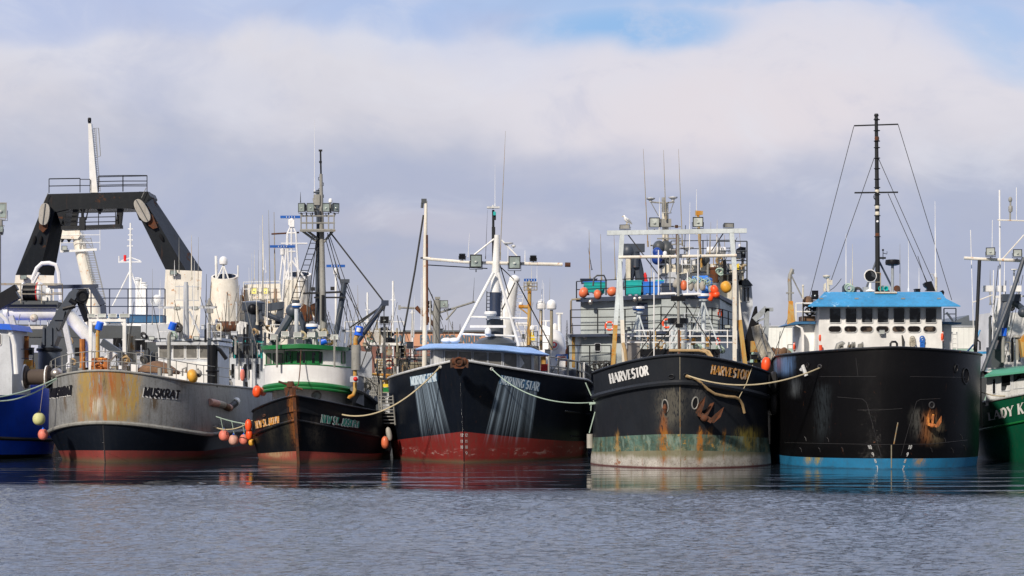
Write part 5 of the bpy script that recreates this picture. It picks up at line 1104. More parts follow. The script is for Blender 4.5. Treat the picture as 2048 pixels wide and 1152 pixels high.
# pole mast and crow's nest
Ym = Yj + 3.5
g = MB(); g.tube([P(648, 690, Ym), P(647, 662, Ym), P(645, 560, Ym), P(642, 348, Ym)], [.22, .21, .17, .09], 14); m1 = part(T2, 'mast', g, 'galv')
g = MB(); g.tube([P(642, 350, Ym), P(641, 301, Ym)], .055, 6); g.box(P(641, 301, Ym), (.2, .15, .1)); g.tube([P(641, 326, Ym), P(641, 322, Ym)], .09, 6)
for y, s_ in ((357, -1), (368, 1), (392, 1), (380, -1)): g.tube([P(642, y - 4, Ym), P(642 + 5 * s_, y - 2, Ym), P(642 + 5 * s_, y + 3, Ym), P(642, y + 4, Ym)], .02, 4)
part(m1, 'topmast', g, 'black_pole')
g = MB(); poleP(g, [(641, 690), (638, 600), (636, 380)], Ym + .8, .11); poleP(g, [(632, 690), (634, 480)], Ym + .6, .07); poleP(g, [(627, 385), (641, 384)], Ym, .06); part(T2, 'second_mast', g, 'crane_blue')
g = MB()
for z_, y in ((0, 461), (1, 446), (2, 432)):
    q = [P(602, y, Ym - .6), P(669, y, Ym - .6), P(669, y, Ym + 1.4), P(602, y, Ym + 1.4), P(602, y, Ym - .6)]; g.tube(q, .05 if z_ != 0 else .09, 5)
for x in (602, 613, 625, 657, 668):
    for dy in (-.6, 1.4): g.tube([P(x, 461, Ym + dy), P(x, 425, Ym + dy)], .04, 5)
for a in ((605, 462, 632, 482), (666, 462, 648, 484), (615, 462, 636, 478)): poleP(g, [a[:2], a[2:]], Ym, .07)
g.add([P(602, 462, Ym - .6), P(669, 462, Ym - .6), P(669, 462, Ym + 1.4), P(602, 462, Ym + 1.4)], [(0, 1, 2, 3)]); cn = part(T2, 'crows_nest', g, 'galv')
g = MB(); g.box(P(634, 400, Ym), (.35, .4, .6)); poleP(g, [(628, 396), (632, 430)], Ym, .08); g.bar(P(626, 419, Ym - .3), P(638, 419, Ym - .3), .1); part(cn, 'radar_mount', g, 'galv')
for x, tn in ((603, -25), (621, -5), (652, 10), (672, 40)): flood(cn, x, 415, Ym - .8, 15, 18, 'dark_grey', 'lens', .35, turn=tn)
dome(cn, 661, 401, Ym - .2, 8, 9); g = MB(); poleP(g, [(661, 426), (661, 406)], Ym - .2, .05); part(cn, 'dome_post', g, 'galv')
for (x0, y0, x1, y1, r, mt) in ((629, 240, 629, 388, .016, 'white_clean'), (601, 384, 601, 405, .02, 'black_pole')): whip(T2, x0, y0, x1, y1, Ym, r, mt)
# rigging
def wires(par, segs, r, mat, nm='rigging_wire', Y=None):
    g = MB()
    for s_ in segs: poleP(g, [tuple(s_[i:i + 2]) for i in range(0, len(s_), 2)], Y, r, 4)
    return part(par, nm, g, mat, smooth=False)
wires(T2, [(634, 470, 606, 690), (638, 470, 612, 690), (642, 480, 628, 690)], .025, 'rope_dark', Y=Ym + .5); wires(T2, [(655, 470, 722, 700), (658, 468, 735, 690), (652, 480, 700, 660), (668, 540, 760, 700), (655, 466, 690, 600), (693, 560, 735, 670)], .022, 'rope_dark', Y=Ym + .6)
wires(T2, [(660, 464, 768, 604), (770, 608, 700, 655), (770, 608, 715, 650)], .045, 'rope_dark', Y=Ym)
wires(T2, [(768, 612, 768, 755), (765, 612, 720, 740), (716, 650, 742, 700, 768, 800), (770, 612, 706, 680)], .028, 'rope_dark', Y=Ym - 1)
g = MB(); ladder(g, P(586, 612, Ym), P(633, 470, Ym), .42, 13, .025); part(T2, 'ratline_ladder', g, 'black_pole')
g = MB(); poleP(g, [(689, 560), (672, 670)], Ym + .3, .15, 10); poleP(g, [(694, 563), (678, 660)], Ym + .3, .05); g.box(P(690, 562, Ym + .3), (.5, .3, .2)); part(T2, 'boom_post', g, 'crane_blue')
g = MB(); poleP(g, [(770, 605), (735, 655), (692, 716)], Ym - .5, .15, 10); g.box(P(770, 606, Ym - .5), (.4, .3, .3)); poleP(g, [(768, 612), (766, 622)], Ym - .5, .09); part(T2, 'boom', g, 'navy')
g = MB(); g.bar(P(606, 587, Ym), P(682, 584, Ym), .11); g.bar(P(628, 595, Ym), P(690, 595, Ym), .09); g.box(P(626, 578, Ym), (.22, .2, .2)); g.box(P(665, 577, Ym), (.22, .2, .2)); g.tube([P(646, 640, Ym - .25), P(646, 590, Ym - .25)], .1, 6); part(T2, 'spreader_bars', g, 'black_pole')
g = MB(); poleP(g, [(593, 670), (593, 618)], Yj + 1.5, .12, 10); part(T2, 'radar_post', g, 'light_grey')
scanner(T2, 593, 611, Yj + 1.5, 19, 9); scanner(T2, 624, 653, Yj + 1.3, 25, 11)
g = MB(); poleP(g, [(598, 625), (620, 690)], Yj + 2.5, .16); poleP(g, [(585, 625), (545, 690)], Yj + 3, .24); poleP(g, [(592, 600), (588, 640)], Yj + 3.2, .22); g.ball(P(586, 622, Yj + 3), .42, .42); part(T2, 'power_block_arms', g, 'crane_blue')
g = MB(); g.prism([(600, 618), (608, 608), (620, 614), (624, 640), (606, 645)], Yj + 5, .8); poleP(g, [(626, 608), (636, 630), (636, 644)], Yj + 5, .22); part(T2, 'exhaust_cluster', g, 'rust')
g = MB(); g.pbox(625, 650, 655, 700, Yj + 4, 1); part(T2, 'mast_house', g, 'cap_white', smooth=False)
flood(T2, 769, 640, Yj + 6, 18, 15, 'dark_grey', 'black_cloth', .3); g = MB(); poleP(g, [(769, 760), (769, 648)], Yj + 6.2, .07); part(T2, 'light_post', g, 'galv')
# anchor of New St. Joseph
def anchor_stock(label, pts, mat, base): pass
t = thing('anchor', 'brown rusty stock anchor hung over the bow of the green-trimmed white-housed boat', 'anchor', P(581, 794, 103.2)); Ya = 102.4
g = MB(); poleP(g, [(557, 763), (605, 779)], Ya, .055, 6); part(t, 'stock', g, 'rust')
g = MB(); poleP(g, [(581, 766), (583, 792)], Ya, .11, 8); g.lathe([(.2, -.12), (.22, 0), (.15, .2)], P(581, 770, Ya), 10); part(t, 'shank', g, 'rust')
g = MB(); g.prism([(568, 775), (579, 773), (578, 780), (571, 797)], Ya - .1, .12); g.prism([(580, 776), (593, 776), (588, 797), (582, 794)], Ya - .12, .12); part(t, 'flukes', g, 'rust', smooth=False)
ropeobj([P(602, 700, 107.2), P(600, 740, 106.8), P(597, 768, 105), P(590, 778, 103)], .03, 'rust', 'thin rusty anchor chain hanging down the front of the white rounded house', 'anchor_chain', None)
# ================================================================ beige boat right of it (brick coloured hall behind)
Y = 124.0
TH = thing('moored_boat', 'cream workboat with upper railing, dark crane and orange life ring, left of MORNING STAR', 'boat', P(780, 880, Y))
g = MB(); g.prism([(728, 684), (806, 686), (806, 691), (728, 690)], Y, 4); rails(g, [P(690, 686, Y), P(808, 686, Y)], (.75, 1.35), 1.4, .035, .04); o = part(TH, 'upper_deck', g, 'white')
g = MB(); g.pbox(750, 717, 796, 760, Y + .5, 4); g.pbox(800, 718, 822, 750, Y + 1.5, 3); g.pbox(752, 755, 790, 790, Y - .6, 1.2); part(TH, 'deckhouse', g, 'cream', smooth=False)
g = MB(); g.pbox(728, 751, 759, 800, Y - 1, .3); part(TH, 'mesh_panel', g, 'cap_white', smooth=False)
g = MB(); 
for i in range(9): poleP(g, [(729 + i * 3.6, 752), (729 + i * 3.6, 800)], Y - 1.1, .02, 4)
for i in range(8): poleP(g, [(728, 754 + i * 6), (759, 754 + i * 6)], Y - 1.1, .02, 4)
poleP(g, [(728, 752), (758, 772), (758, 800)], Y - 1.2, .05); part(TH, 'mesh_bars', g, 'galv')
g = MB(); poleP(g, [(740, 748), (790, 751)], Y - 1, .08); poleP(g, [(773, 750), (773, 768)], Y - .9, .12); poleP(g, [(765, 762), (790, 764)], Y - .9, .06); ladder(g, P(760, 745, Y + .3), P(760, 718, Y + .3), .5, 5, .03); part(TH, 'rusty_pipes', g, 'yellow_rust')
g = MB(); g.prism([(766, 768), (784, 768), (800, 774), (800, 782), (784, 774), (766, 774)], Y - 1.3, .3); o = part(TH, 'yellow_arch', g, 'yellow', smooth=False); g = MB(); g.prism([(766, 775), (784, 775), (798, 783), (798, 788), (766, 784)], Y - 1.25, .3); part(TH, 'green_panel', g, 'green', smooth=False)
g = MB(); poleP(g, [(760, 658), (770, 668), (775, 680), (790, 684)], Y + 1, .22, 8); poleP(g, [(770, 656), (786, 672)], Y + 1, .15); g.prism([(789, 690), (808, 690), (810, 712), (814, 716), (791, 717)], Y + 1, .8); part(TH, 'dark_crane', g, 'black')
g = MB(); g.pbox(748, 657, 768, 684, Y + 2, 1); part(TH, 'machinery_box', g, 'buoy_grey', smooth=False)
g = MB()
for x, y0, y1 in ((767, 690, 800), (778, 688, 716), (794, 656, 760), (795, 688, 720), (760, 656, 690), (702, 655, 690), (810, 690, 716), (754, 640, 660)): poleP(g, [(x, y1), (x, y0)], Y - .5, .06, 6)
part(TH, 'stanchions', g, 'galv_yellow')
g = MB(); g.tube([P(816, 735, Y - 2), P(817, 722, Y - 2), P(822, 718, Y - 2), P(850, 722, Y - 2), P(870, 734, Y - 2)], .06, 6); rails(g, [P(800, 716, Y), P(880, 716, Y)], (.0, .3, .6), 1.2, .03, .03); part(TH, 'deck_rails', g, 'galv')
g = MB(); g.pbox(808, 724, 850, 745, Y, .8); g.pbox(760, 784, 786, 840, Y - 1.5, 2); part(TH, 'deck_gear', g, 'galv_yellow', smooth=False)
g = MB(); g.prism([(690, 795), (860, 745), (860, 905), (690, 905)], Y + 6, 8); part(TH, 'hull', g, 'dark_grey', smooth=False)
lifering(778, 729, Y - .1, 10.5, 'orange life ring on the cream deckhouse left of the MORNING STAR bow')
# blue cab (vehicle-like white skiff) below
g = MB(); g.prism([(758, 792), (762, 786), (788, 786), (790, 792), (790, 830), (757, 830)], 112, 1.4); part(TH, 'small_cabin', g, 'light_grey', smooth=False); window(TH, plane_at(112), 762, 796, 771, 806, 'white', 'glass_dark', .8, .8); window(TH, plane_at(112), 776, 796, 786, 806, 'white', 'glass_dark', .8, .8)
g = MB(); ladder(g, P(776, 850, 108), P(771, 790, 108), .8, 9, .04); poleP(g, [(764, 850), (762, 760)], 108, .05); part(TH, 'boarding_ladder', g, 'galv')
# ---- masts seen over it
def yacht(label, x, top, Y, fx=None, spread=None):
    t = thing('sailing_boat', label, 'boat', P(x, 880, Y))
    g = MB(); poleP(g, [(x, 770), (x, top)], Y, .09, 8); 
    if spread: poleP(g, [(x - 5, spread), (x + 5, spread)], Y, .04, 5)
    part(t, 'mast', g, 'white'); g = MB()
    for dx in (fx or (18,)): poleP(g, [(x, top + 4), (x + dx, 760)], Y, .02, 4)
    part(t, 'stay', g, 'white'); g = MB(); g.prism([(x - 30, 778), (x + 36, 778), (x + 28, 800), (x - 24, 800)], Y - 1, 3); part(t, 'hull', g, 'white', smooth=False); return t
yacht('sailing boat whose white mast and slanting stay rise right of the dark floodlight box', 786, 562, 170, (22,), 600); yacht('small sailing boat with a short white mast just left of the rusty white pole', 825, 620, 165, (-10,), 626); yacht('small sailing boat with a thin mast left of the dark boom post', 735, 585, 175, (8,), 620)
Y = 128
TV = thing('moored_boat', 'grey-masted boat with two dark floodlights behind the left end of the pale blue wheelhouse roof', 'boat', P(875, 880, Y))
g = MB(); poleP(g, [(873, 710), (873, 640), (875, 600)], Y, .25, 12); poleP(g, [(875, 618), (875, 598)], Y, .12); g.box(P(875, 596, Y), (.35, .3, .15)); m1 = part(TV, 'mast', g, 'galv')
g = MB(); poleP(g, [(800, 615), (845, 617), (870, 625), (880, 625), (950, 603)], Y, .07, 6); poleP(g, [(892, 640), (912, 617)], Y, .06); poleP(g, [(857, 622), (880, 640)], Y, .06); g.box(P(799, 615, Y), (.15, .1, .3)); part(TV, 'crosstree', g, 'galv'); g = MB(); poleP(g, [(832, 614), (868, 650)], Y, .14, 6); g.prism([(840, 620), (846, 620), (848, 628), (841, 627)], Y - .1, .3); part(TV, 'rusty_brace', g, 'rust')
flood(TV, 859, 609, Y - .3, 9, 15, 'dark_grey', 'black_cloth', .3); flood(TV, 888, 608, Y - .3, 17, 15, 'dark_grey', 'lens', .3, turn=-15)
g = MB(); g.pbox(835, 712, 930, 880, Y + 2, 8); part(TV, 'hull', g, 'dark_grey', smooth=False)
# ================================================================ Morning Star: wheelhouse and rig
Yr = 107.2
def rpt(x, y, Yv): return P(x, y, Yv)
fl = [(860, 110.0), (868, 108.2), (890, 107.6), (944, 107.2), (1004, 107.2), (1040, 107.8), (1064, 108.6), (1081, 111.5)]
def wrow(py): return [P(x, py(x) if callable(py) else py, yy) for x, yy in fl]
lo = loft([wrow(lambda x: 697 + (x - 860) * .035), wrow(765)]); wh = part(T3, 'wheelhouse', lo, 'cap_white', smooth=False); sfw = cast_on(lo.bvh())
for x0, x1 in ((864, 886.5), (890.5, 915), (918.5, 943.5), (947, 974), (977, 1003), (1007, 1032.5), (1038, 1062), (1066, 1077)):
    yt = 701 + (x0 - 863) * .035; window(wh, sfw, x0, yt, x1, yt + 36 + (x0 - 863) * .03, 'light_grey', 'glass_grey', 1.0, 2, .06, .03)
ridge = [P(857, 687.5, 110.5), P(880, 687, 109.3), P(940, 687, 108.8), P(1000, 690, 108.8), P(1040, 694, 109.4), P(1062, 695, 111)]
eave = [P(831, 697.5, 109.5), P(870, 695, 106.9), P(940, 696, 106.3), P(1003, 699.5, 106.3), P(1050, 705, 106.9), P(1100, 709.5, 110.5)]
low = [p + Vector((0, .02, -.05)) for p in eave]; inn_ = [p + Vector((0, 1.0, -.06)) for p in low]
bk = [p + Vector((0, 4, .0)) for p in ridge]
g = loft([bk, ridge, eave, low, inn_]); part(wh, 'roof', g, 'roof_blue', smooth=False)
g = MB(); g.tube([P(919, 718, 100.7), P(919, 728, 100.7)], .12, 8); c = P(918, 727, 100.6)
g.prism([(900, 720), (906, 716), (913, 721), (913, 732), (901, 736)], 100.5, .5); g.prism([(925, 721), (931, 717), (937, 720), (936, 736), (925, 733)], 100.5, .5); g.tube([c + Vector((-.35, 0, .1)), c + Vector((.35, 0, .1))], .2, 12); g.torus(c + Vector((0, -.25, .1)), .2, .05, (0, 1, 0), 14, 6); g.prism([(906, 733), (931, 733), (926, 737), (910, 737)], 100.4, .4); part(T3, 'bow_roller', g, 'rust')
g = MB(); g.prism([(912, 738), (926, 738), (922, 752), (918, 752)], 101.2, .3); part(T3, 'bow_shoe', g, 'black')
Yn = 110.5
g = MB(); g.tube([P(990, 640, Yn), P(991, 585, Yn)], [.33, .33], 14); m0 = part(T3, 'lower_mast', g, 'navy'); g = MB(); g.tube([P(990.5, 586, Yn), P(994, 470, Yn)], [.30, .15], 14); part(T3, 'mast', g, 'white')
g = MB(); g.tube([P(990, 700, Yn), P(990, 640, Yn)], .5, 10); g.ball(P(990, 690, Yn), 1.2, .5, 12); part(T3, 'mast_base', g, 'dark_grey')
g = MB(); poleP(g, [(986.5, 640), (986.5, 420)], Yn + .2, .07); poleP(g, [(989.5, 440), (989.5, 424)], Yn + .1, .07); g.box(P(987, 470, Yn + .1), (.2, .2, .9)); tm = part(T3, 'topmast', g, 'black_pole'); g = MB(); g.box(P(986.5, 415, Yn), (.72, .3, .1)); g.tube([P(986, 418, Yn), P(986, 410, Yn)], .06, 6); part(tm, 'wind_yard', g, 'cap_white'); g = MB(); g.box(P(989, 427, Yn - .05), (.14, .14, .2)); part(tm, 'green_light', g, 'teal')
g = MB(); poleP(g, [(857, 518), (940, 525)], Yn, .09); poleP(g, [(960, 525.5), (1125, 529)], Yn, .10); g.tube([P(846, 516, Yn), P(862, 518, Yn)], .09, 8); ya = part(T3, 'yardarm', g, 'white_rusty'); g = MB(); poleP(g, [(1130, 529.3), (1141, 529.5)], Yn, .13); part(ya, 'rusty_tip', g, 'rust')
g = MB(); poleP(g, [(987, 545), (910, 690)], Yn - .6, .09); poleP(g, [(996, 545), (1038, 692)], Yn - .6, .09); poleP(g, [(948, 510), (988, 478)], Yn, .05); poleP(g, [(1003, 480), (1034, 512)], Yn, .05); poleP(g, [(940, 634), (1050, 637)], Yn - .6, .07); poleP(g, [(920, 668), (1030, 672)], Yn - .6, .06); part(T3, 'mast_tripod', g, 'white')
g = MB(); ladder(g, P(977, 640, Yn + .1), P(978, 582, Yn + .1), .24, 8, .025); ladder(g, P(1001, 640, Yn + .3), P(999, 560, Yn + .3), .2, 12, .02); part(T3, 'ladder', g, 'black_pole')
flood(T3, 952, 522, Yn - .5, 24, 26, 'black', 'lens', .4); flood(T3, 1029, 525, Yn - .5, 24, 26, 'black', 'lens', .4); flood(T3, 924.5, 513, Yn - .2, 13, 12, 'dark_grey', 'black_cloth', .25, tilt=25); flood(T3, 1066.5, 516.5, Yn - .2, 13, 12, 'dark_grey', 'black_cloth', .25, tilt=25)
scanner(T3, 981, 628, Yn - 1, 25, 11, 'cap_white'); radar_bar(T3, 940, 1012, 653, Yn - 1, 'white_clean', 5); dome(T3, 976, 662, Yn - 1.2, 13, 13)
g = MB(); g.ball(P(893, 681, 109.5), .32, .16, 12); g.ball(P(909, 681, 109.5), .32, .16, 12); part(T3, 'roof_domes', g, 'white_clean')
for (x0, y0, x1, y1, r, mt) in ((1011, 262, 1000, 520, .022, 'galv_yellow'), (990, 330, 990, 412, .014, 'white_clean'), (939, 466, 936, 515, .018, 'white_clean'), (975, 420, 971, 518, .012, 'rope_dark'), (1050, 500, 1050, 525, .03, 'white_clean'), (1016, 490, 1016, 525, .02, 'white_clean'), (949, 555, 946, 605, .014, 'rope_dark')): whip(T3, x0, y0, x1, y1, Yn, r, mt)
g = MB(); g.lathe([(.05, 0), (.28, .05), (.28, .1), (.02, .12)], P(1017, 489, Yn), 12); g.lathe([(.05, 0), (.14, .05), (.1, .15)], P(1027, 495, Yn), 10); poleP(g, [(1027, 495), (1027, 500), (1022, 500)], Yn, .02, 4); part(T3, 'gps_antennas', g, 'cap_white')
# rusty white outrigger pole standing at its left
g = MB(); poleP(g, [(849, 745), (850, 640), (850, 520), (852, 402)], 112, [.15, .145, .13, .09], 10); po = part(T3, 'outrigger_pole', g, 'white_rusty'); g = MB(); poleP(g, [(854.5, 650), (854, 470)], 111.85, .06); part(po, 'rust_strip', g, 'rust'); g = MB(); g.box(P(848, 402, 112), (.3, .2, .25)); poleP(g, [(845, 405), (844, 416)], 112, .08); g.torus(P(849, 516, 112), .2, .05, (0, 0, 1), 12, 5); part(po, 'pulley', g, 'dark_grey')
wires(T3, [(847, 430, 830, 540, 803, 688)], .055, 'rope_dark', 'hose', 112.3); wires(T3, [(856, 530, 975, 537), (856, 575, 885, 640), (1000, 530, 1018, 590), (1000, 533, 1028, 559)], .03, 'rope_dark', Y=Yn + .5); wires(T3, [(1034, 563, 1106, 700), (1030, 565, 1004, 620)], .035, 'rope_dark', Y=114)
g = MB(); rails(g, [hs.at(0, 1, 18 + i, -.1) for i in range(0, 9)], (.45, .95), 1.5, .035, .05); part(T3, 'stern_railing', g, 'cap_white')
g = MB(); rails(g, [hs.at(0, 1, 13, -.3), hs.at(0, 1, 17, -.3), hs.at(0, 1, 20, -.3)], (.5, 1.0), 1.4, .04, .05); part(T3, 'deck_railing', g, 'galv')
g = MB(); g.pbox(1082, 728, 1096, 742, 112, 1); part(T3, 'deck_box', g, 'red', smooth=False)
wires(T3, [(1171, 765, 1180, 786, 1191, 808)], .03, 'rope_green', 'stern_line', 104)
# white rusty tapered boom and yellow mast behind
Y = 133
TW = thing('moored_boat', 'white boat with orange-yellow mast and twin domes behind the pale blue roof', 'boat', P(1050, 880, Y))
g = MB(); g.tube([P(1010, 700, Y), P(1008, 650, Y), P(1028, 560, Y)], [.75, .7, .32], 12); g.ball(P(1029, 559, Y), .38, .3); o = part(TW, 'white_boom', g, 'white'); g = MB(); ladder(g, P(1030, 640, Y), P(1042, 570, Y), .6, 9, .02); part(o, 'ladder', g, 'white')
g = MB(); poleP(g, [(1057, 690), (1059, 620), (1059, 575)], Y, .14, 10); poleP(g, [(1037, 613), (1060, 614)], Y, .12); poleP(g, [(1040, 616), (1058, 630)], Y, .05); o = part(TW, 'mast', g, 'yellow_rust'); g = MB()
for z_ in (580, 573, 566): g.tube([P(1048 + dx, z_ + 0, Y + dy) for dx, dy in ((0, -.4), (26, -.4), (26, .6), (0, .6), (0, -.4))], .03, 4)
for x in (1048, 1054, 1068, 1074): poleP(g, [(x, 580), (x, 564)], Y - .4, .03, 4)
g.ball(P(1059, 568, Y), .18, .3); part(o, 'crow_basket', g, 'galv_yellow'); radar_bar(o, 1048, 1073, 560, Y); dome(o, 1042, 607, Y, 8, 6)
g = MB(); g.prism([(1061, 690), (1061, 668), (1066, 655), (1070, 680), (1072, 690)], Y, .4); part(TW, 'yellow_fin', g, 'yellow', smooth=False); dome(TW, 1065, 655, Y - .5, 11, 10)
g = MB(); rails(g, [P(1000, 684, Y), P(1075, 687, Y)], (.4, .8, 1.2), 1.0, .035, .04); poleP(g, [(1030, 645), (1052, 682)], Y, .06); poleP(g, [(1028, 645), (1018, 682)], Y, .06); poleP(g, [(1000, 636), (1055, 637)], Y, .07); poleP(g, [(1030, 647), (1056, 647)], Y, .07); g.pbox(1005, 684, 1067, 692, Y, 2); part(TW, 'upper_railing', g, 'white_clean')
g = MB(); g.pbox(1010, 692, 1080, 760, Y + .5, 5); g.pbox(1080, 712, 1092, 745, Y, 1); part(TW, 'deckhouse', g, 'white', smooth=False); g = MB(); g.pbox(1078, 713, 1091, 740, Y - .2, .5); part(TW, 'yellow_locker', g, 'yellow_rust', smooth=False); g = MB(); g.pbox(960, 745, 1100, 890, Y + 2, 8); part(TW, 'hull', g, 'dark_grey', smooth=False)
# twin satellite domes
for x, lb in ((1082, 0), (1103, 1)):
    dome(TW, x, 609, Y + 1, 20, 20); g = MB(); poleP(g, [(x, 700), (x, 620)], Y + 1, .11, 8); part(TW, 'dome_post', g, 'galv_yellow')
for (x0, y0, x1, y1, r, mt) in ((1085, 560, 1083, 600, .018, 'white_clean'), (1100, 555, 1099, 600, .014, 'galv'), (1063, 530, 1063, 563, .014, 'cream'), (1074, 525, 1074, 575, .02, 'white_clean')): whip(TW, x0, y0, x1, y1, Y + 1, r, mt)
# white ship with emblem funnel
Y = 140
TQ = thing('ship', 'white ship with a rounded funnel carrying a red and white round emblem', 'ship', P(1108, 880, Y))
def ell(x0, x1, t0, t1, bot, Y, mat, par, nm):
    g = MB(); n_ = 24; c = P((x0 + x1) / 2, bot, Y); r = (x1 - x0) / F * Y / 2; vs = []; fs = []; rows = 8
    for j in range(rows + 1):
        f = j / rows
        for i in range(n_):
            a = 2 * math.pi * i / n_; rr = r * (1.0 - .22 * f ** 2 - (.12 if j == rows else 0)); x = c.x + rr * math.cos(a) - .3 * f; y = c.y + rr * math.sin(a); zt = Zp(t0 + (t1 - t0) * (.5 + .5 * math.cos(a)), Y); vs.append((x, y, c.z + (zt - c.z) * f))
    for j in range(rows):
        for i in range(n_): fs.append((j * n_ + i, j * n_ + (i + 1) % n_, (j + 1) * n_ + (i + 1) % n_, (j + 1) * n_ + i))
    fs.append(tuple(rows * n_ + i for i in range(n_))); g.add(vs, fs); return part(par, nm, g, mat), g
fo, fg = ell(1080, 1139, 649, 663, 735, Y, 'white_clean', TQ, 'funnel'); sff = cast_on(fg.bvh())
def disc(par, surf, x, y, r, mat, off, nm):
    g = MB(); lay(g, surf, [(x + r * math.cos(i * .2618), y + r * math.sin(i * .2618)) for i in range(24)], off); return part(par, nm, g, mat, smooth=False)
disc(fo, sff, 1107, 690, 10.3, 'galv', .05, 'emblem_rim'); disc(fo, sff, 1107, 690, 9.6, 'text_white', .08, 'emblem_disc'); em = disc(fo, sff, 1106.5, 690, 6.3, 'red', .11, 'emblem_red')
g = MB(); lay(g, sff, [(1102.5, 695), (1104.5, 690), (1107, 686), (1109.5, 686.5), (1110.5, 690), (1109.5, 694), (1107, 692), (1105, 695)], .14); part(fo, 'emblem_mark', g, 'text_white', smooth=False)
g = MB(); g.pbox(1085, 722, 1137, 760, Y - 1, 3); g.pbox(1075, 735, 1090, 760, Y - 1.2, 3); g.prism([(1088, 738), (1094, 733), (1112, 733), (1116, 738)], Y - 1.4, 3); part(TQ, 'deckhouse', g, 'white_clean', smooth=False)
g = MB(); poleP(g, [(1119, 665), (1119, 628)], Y, .14, 10); g.box(P(1119, 627, Y), (.5, .3, .12)); poleP(g, [(1092, 660), (1092, 642)], Y, .06); poleP(g, [(1084, 642), (1101, 642)], Y, .05); g.ball(P(1110, 656, Y), .2, .35); part(TQ, 'vent_posts', g, 'white')
g = MB(); g.prism([(1131, 700), (1137, 690), (1138, 735), (1131, 735)], Y - 1.2, .4); part(TQ, 'rusty_frame', g, 'rust', smooth=False)
g = MB(); g.prism([(1110, 714), (1113, 709), (1134, 708), (1137, 712), (1137, 720), (1134, 722), (1112, 721)], Y - 2.4, .2); o = part(TQ, 'deck_banner', g, 'bar_blue', smooth=False); g = MB(); g.pbox(1114, 711.5, 1133, 720, Y - 2.45, .03); part(o, 'banner_panel', g, 'text_white', smooth=False)
g = MB()
for yy in (713.2, 717): g.pbox(1116, yy, 1131, yy + 1.6, Y - 2.5, .03)
part(o, 'banner_stripes', g, 'red', smooth=False)
g = MB(); g.pbox(1075, 758, 1190, 900, Y + 1, 8); part(TQ, 'hull', g, 'navy', smooth=False)
# ================================================================ big grey ship behind Harvestor
Y = 118.0
TS = thing('ship', 'big grey ship with totes on its upper deck, behind the HARVESTOR gantry', 'ship', P(1300, 890, Y))
def poly3(front, Yf, depth): return front
lowc = [P(1137, 670, Y + 4), P(1163, 670, Y), P(1322, 670, Y - .6), P(1440, 672, Y - .4), P(1470, 674, Y + 3), P(1500, 678, Y + 8)]
g = MB(); b0 = [Vector((p.x, p.y, Zp(742, Y))) for p in lowc]; g.add(lowc + b0, [(i, 6 + i, 7 + i, 1 + i) for i in range(5)]); g.add(lowc, [tuple(range(6))]); lw = part(TS, 'lower_house', g, 'ship_grey', smooth=False)
upc = [P(1161, 597, Y + 6), P(1161.5, 597, Y + .5), P(1322, 590, Y), P(1323, 590, Y - .4), P(1362, 588, Y - .4), P(1440, 590, Y), P(1463, 601, Y + 4), P(1480, 606, Y + 8)]
g = MB(); b0 = [Vector((p.x, p.y, Zp(668, Y))) for p in upc]; k = len(upc); g.add(upc + b0, [(i, k + i, k + i + 1, 1 + i) for i in range(k - 1)]); g.add(upc, [tuple(range(k))]); uh = part(TS, 'upper_house', g, 'ship_grey', smooth=False)
def slab(pts, th, mat, nm, par=TS):
    g = MB(); k = len(pts); lo_ = [p - Vector((0, 0, th)) for p in pts]; g.add(pts + lo_, [tuple(range(k)), tuple(range(k, 2 * k))[::-1]] + [(i, k + i, k + (i + 1) % k, (i + 1) % k) for i in range(k)]); return part(par, nm, g, mat, smooth=False)
slab([P(1136, 668.5, Y + 4), P(1140, 668.5, Y - .6), P(1250, 667, Y - .9), P(1324, 662, Y - 1.2), P(1445, 666, Y - 1), P(1475, 673, Y + 3), P(1505, 678, Y + 8), P(1300, 668, Y + 9)], .16, 'navy', 'deck_edge')
slab([P(1152, 596, Y + 6), P(1152, 596, Y + .2), P(1165, 597, Y - .1), P(1322, 589, Y - .5), P(1440, 589, Y - .4), P(1466, 603, Y + 3.5), P(1485, 606, Y + 8), P(1300, 592, Y + 8)], .22, 'navy', 'upper_deck_edge')
g = MB(); rails(g, [P(1141, 667, Y - .5), P(1250, 666, Y - .8), P(1322, 661, Y - 1.1), P(1424, 663, Y - 1), P(1445, 666, Y - .9), P(1468, 672, Y + 2)], (.48, .96, 1.42), 1.6, .03, .04); rl = part(TS, 'deck_railing', g, 'black_pole')
g = MB(); rails(g, [P(1137, 741, Y - .9), P(1222, 741, Y - .9)], (.55, 1.05, 1.5), 1.1, .03, .04); part(TS, 'lower_railing', g, 'black_pole')
g = MB(); rails(g, [P(1153, 596, Y + .1), P(1300, 589, Y - .3), P(1350, 589, Y - .3)], (.5, 1.0), 1.5, .03, .04); part(TS, 'upper_railing', g, 'black_pole')
g = MB(); g.tube([P(1161, 598, Y), P(1144, 599, Y), P(1142, 603, Y), P(1142, 668, Y)], .06, 6); part(TS, 'drain_pipe', g, 'galv_yellow'); g = MB(); g.tube([P(1186, 572, Y), P(1188, 556, Y), P(1194, 551, Y), P(1208, 551, Y), P(1212, 560, Y), P(1212, 590, Y)], .06, 6); part(TS, 'rail_hoop', g, 'dark_grey')
window(lw, plane_at(Y - .15), 1190, 687, 1200.5, 702, 'light_grey', 'glass_dark', 1.2, 2)
g = MB(); g.prism([(1275, 605), (1295, 605), (1296, 661), (1276, 661)], Y + .02, .3); o = part(uh, 'door', g, 'navy', smooth=False); g = MB(); g.tube([P(1293, 634, Y - .02), P(1293, 640, Y - .02)], .03, 5); part(o, 'handle', g, 'galv')
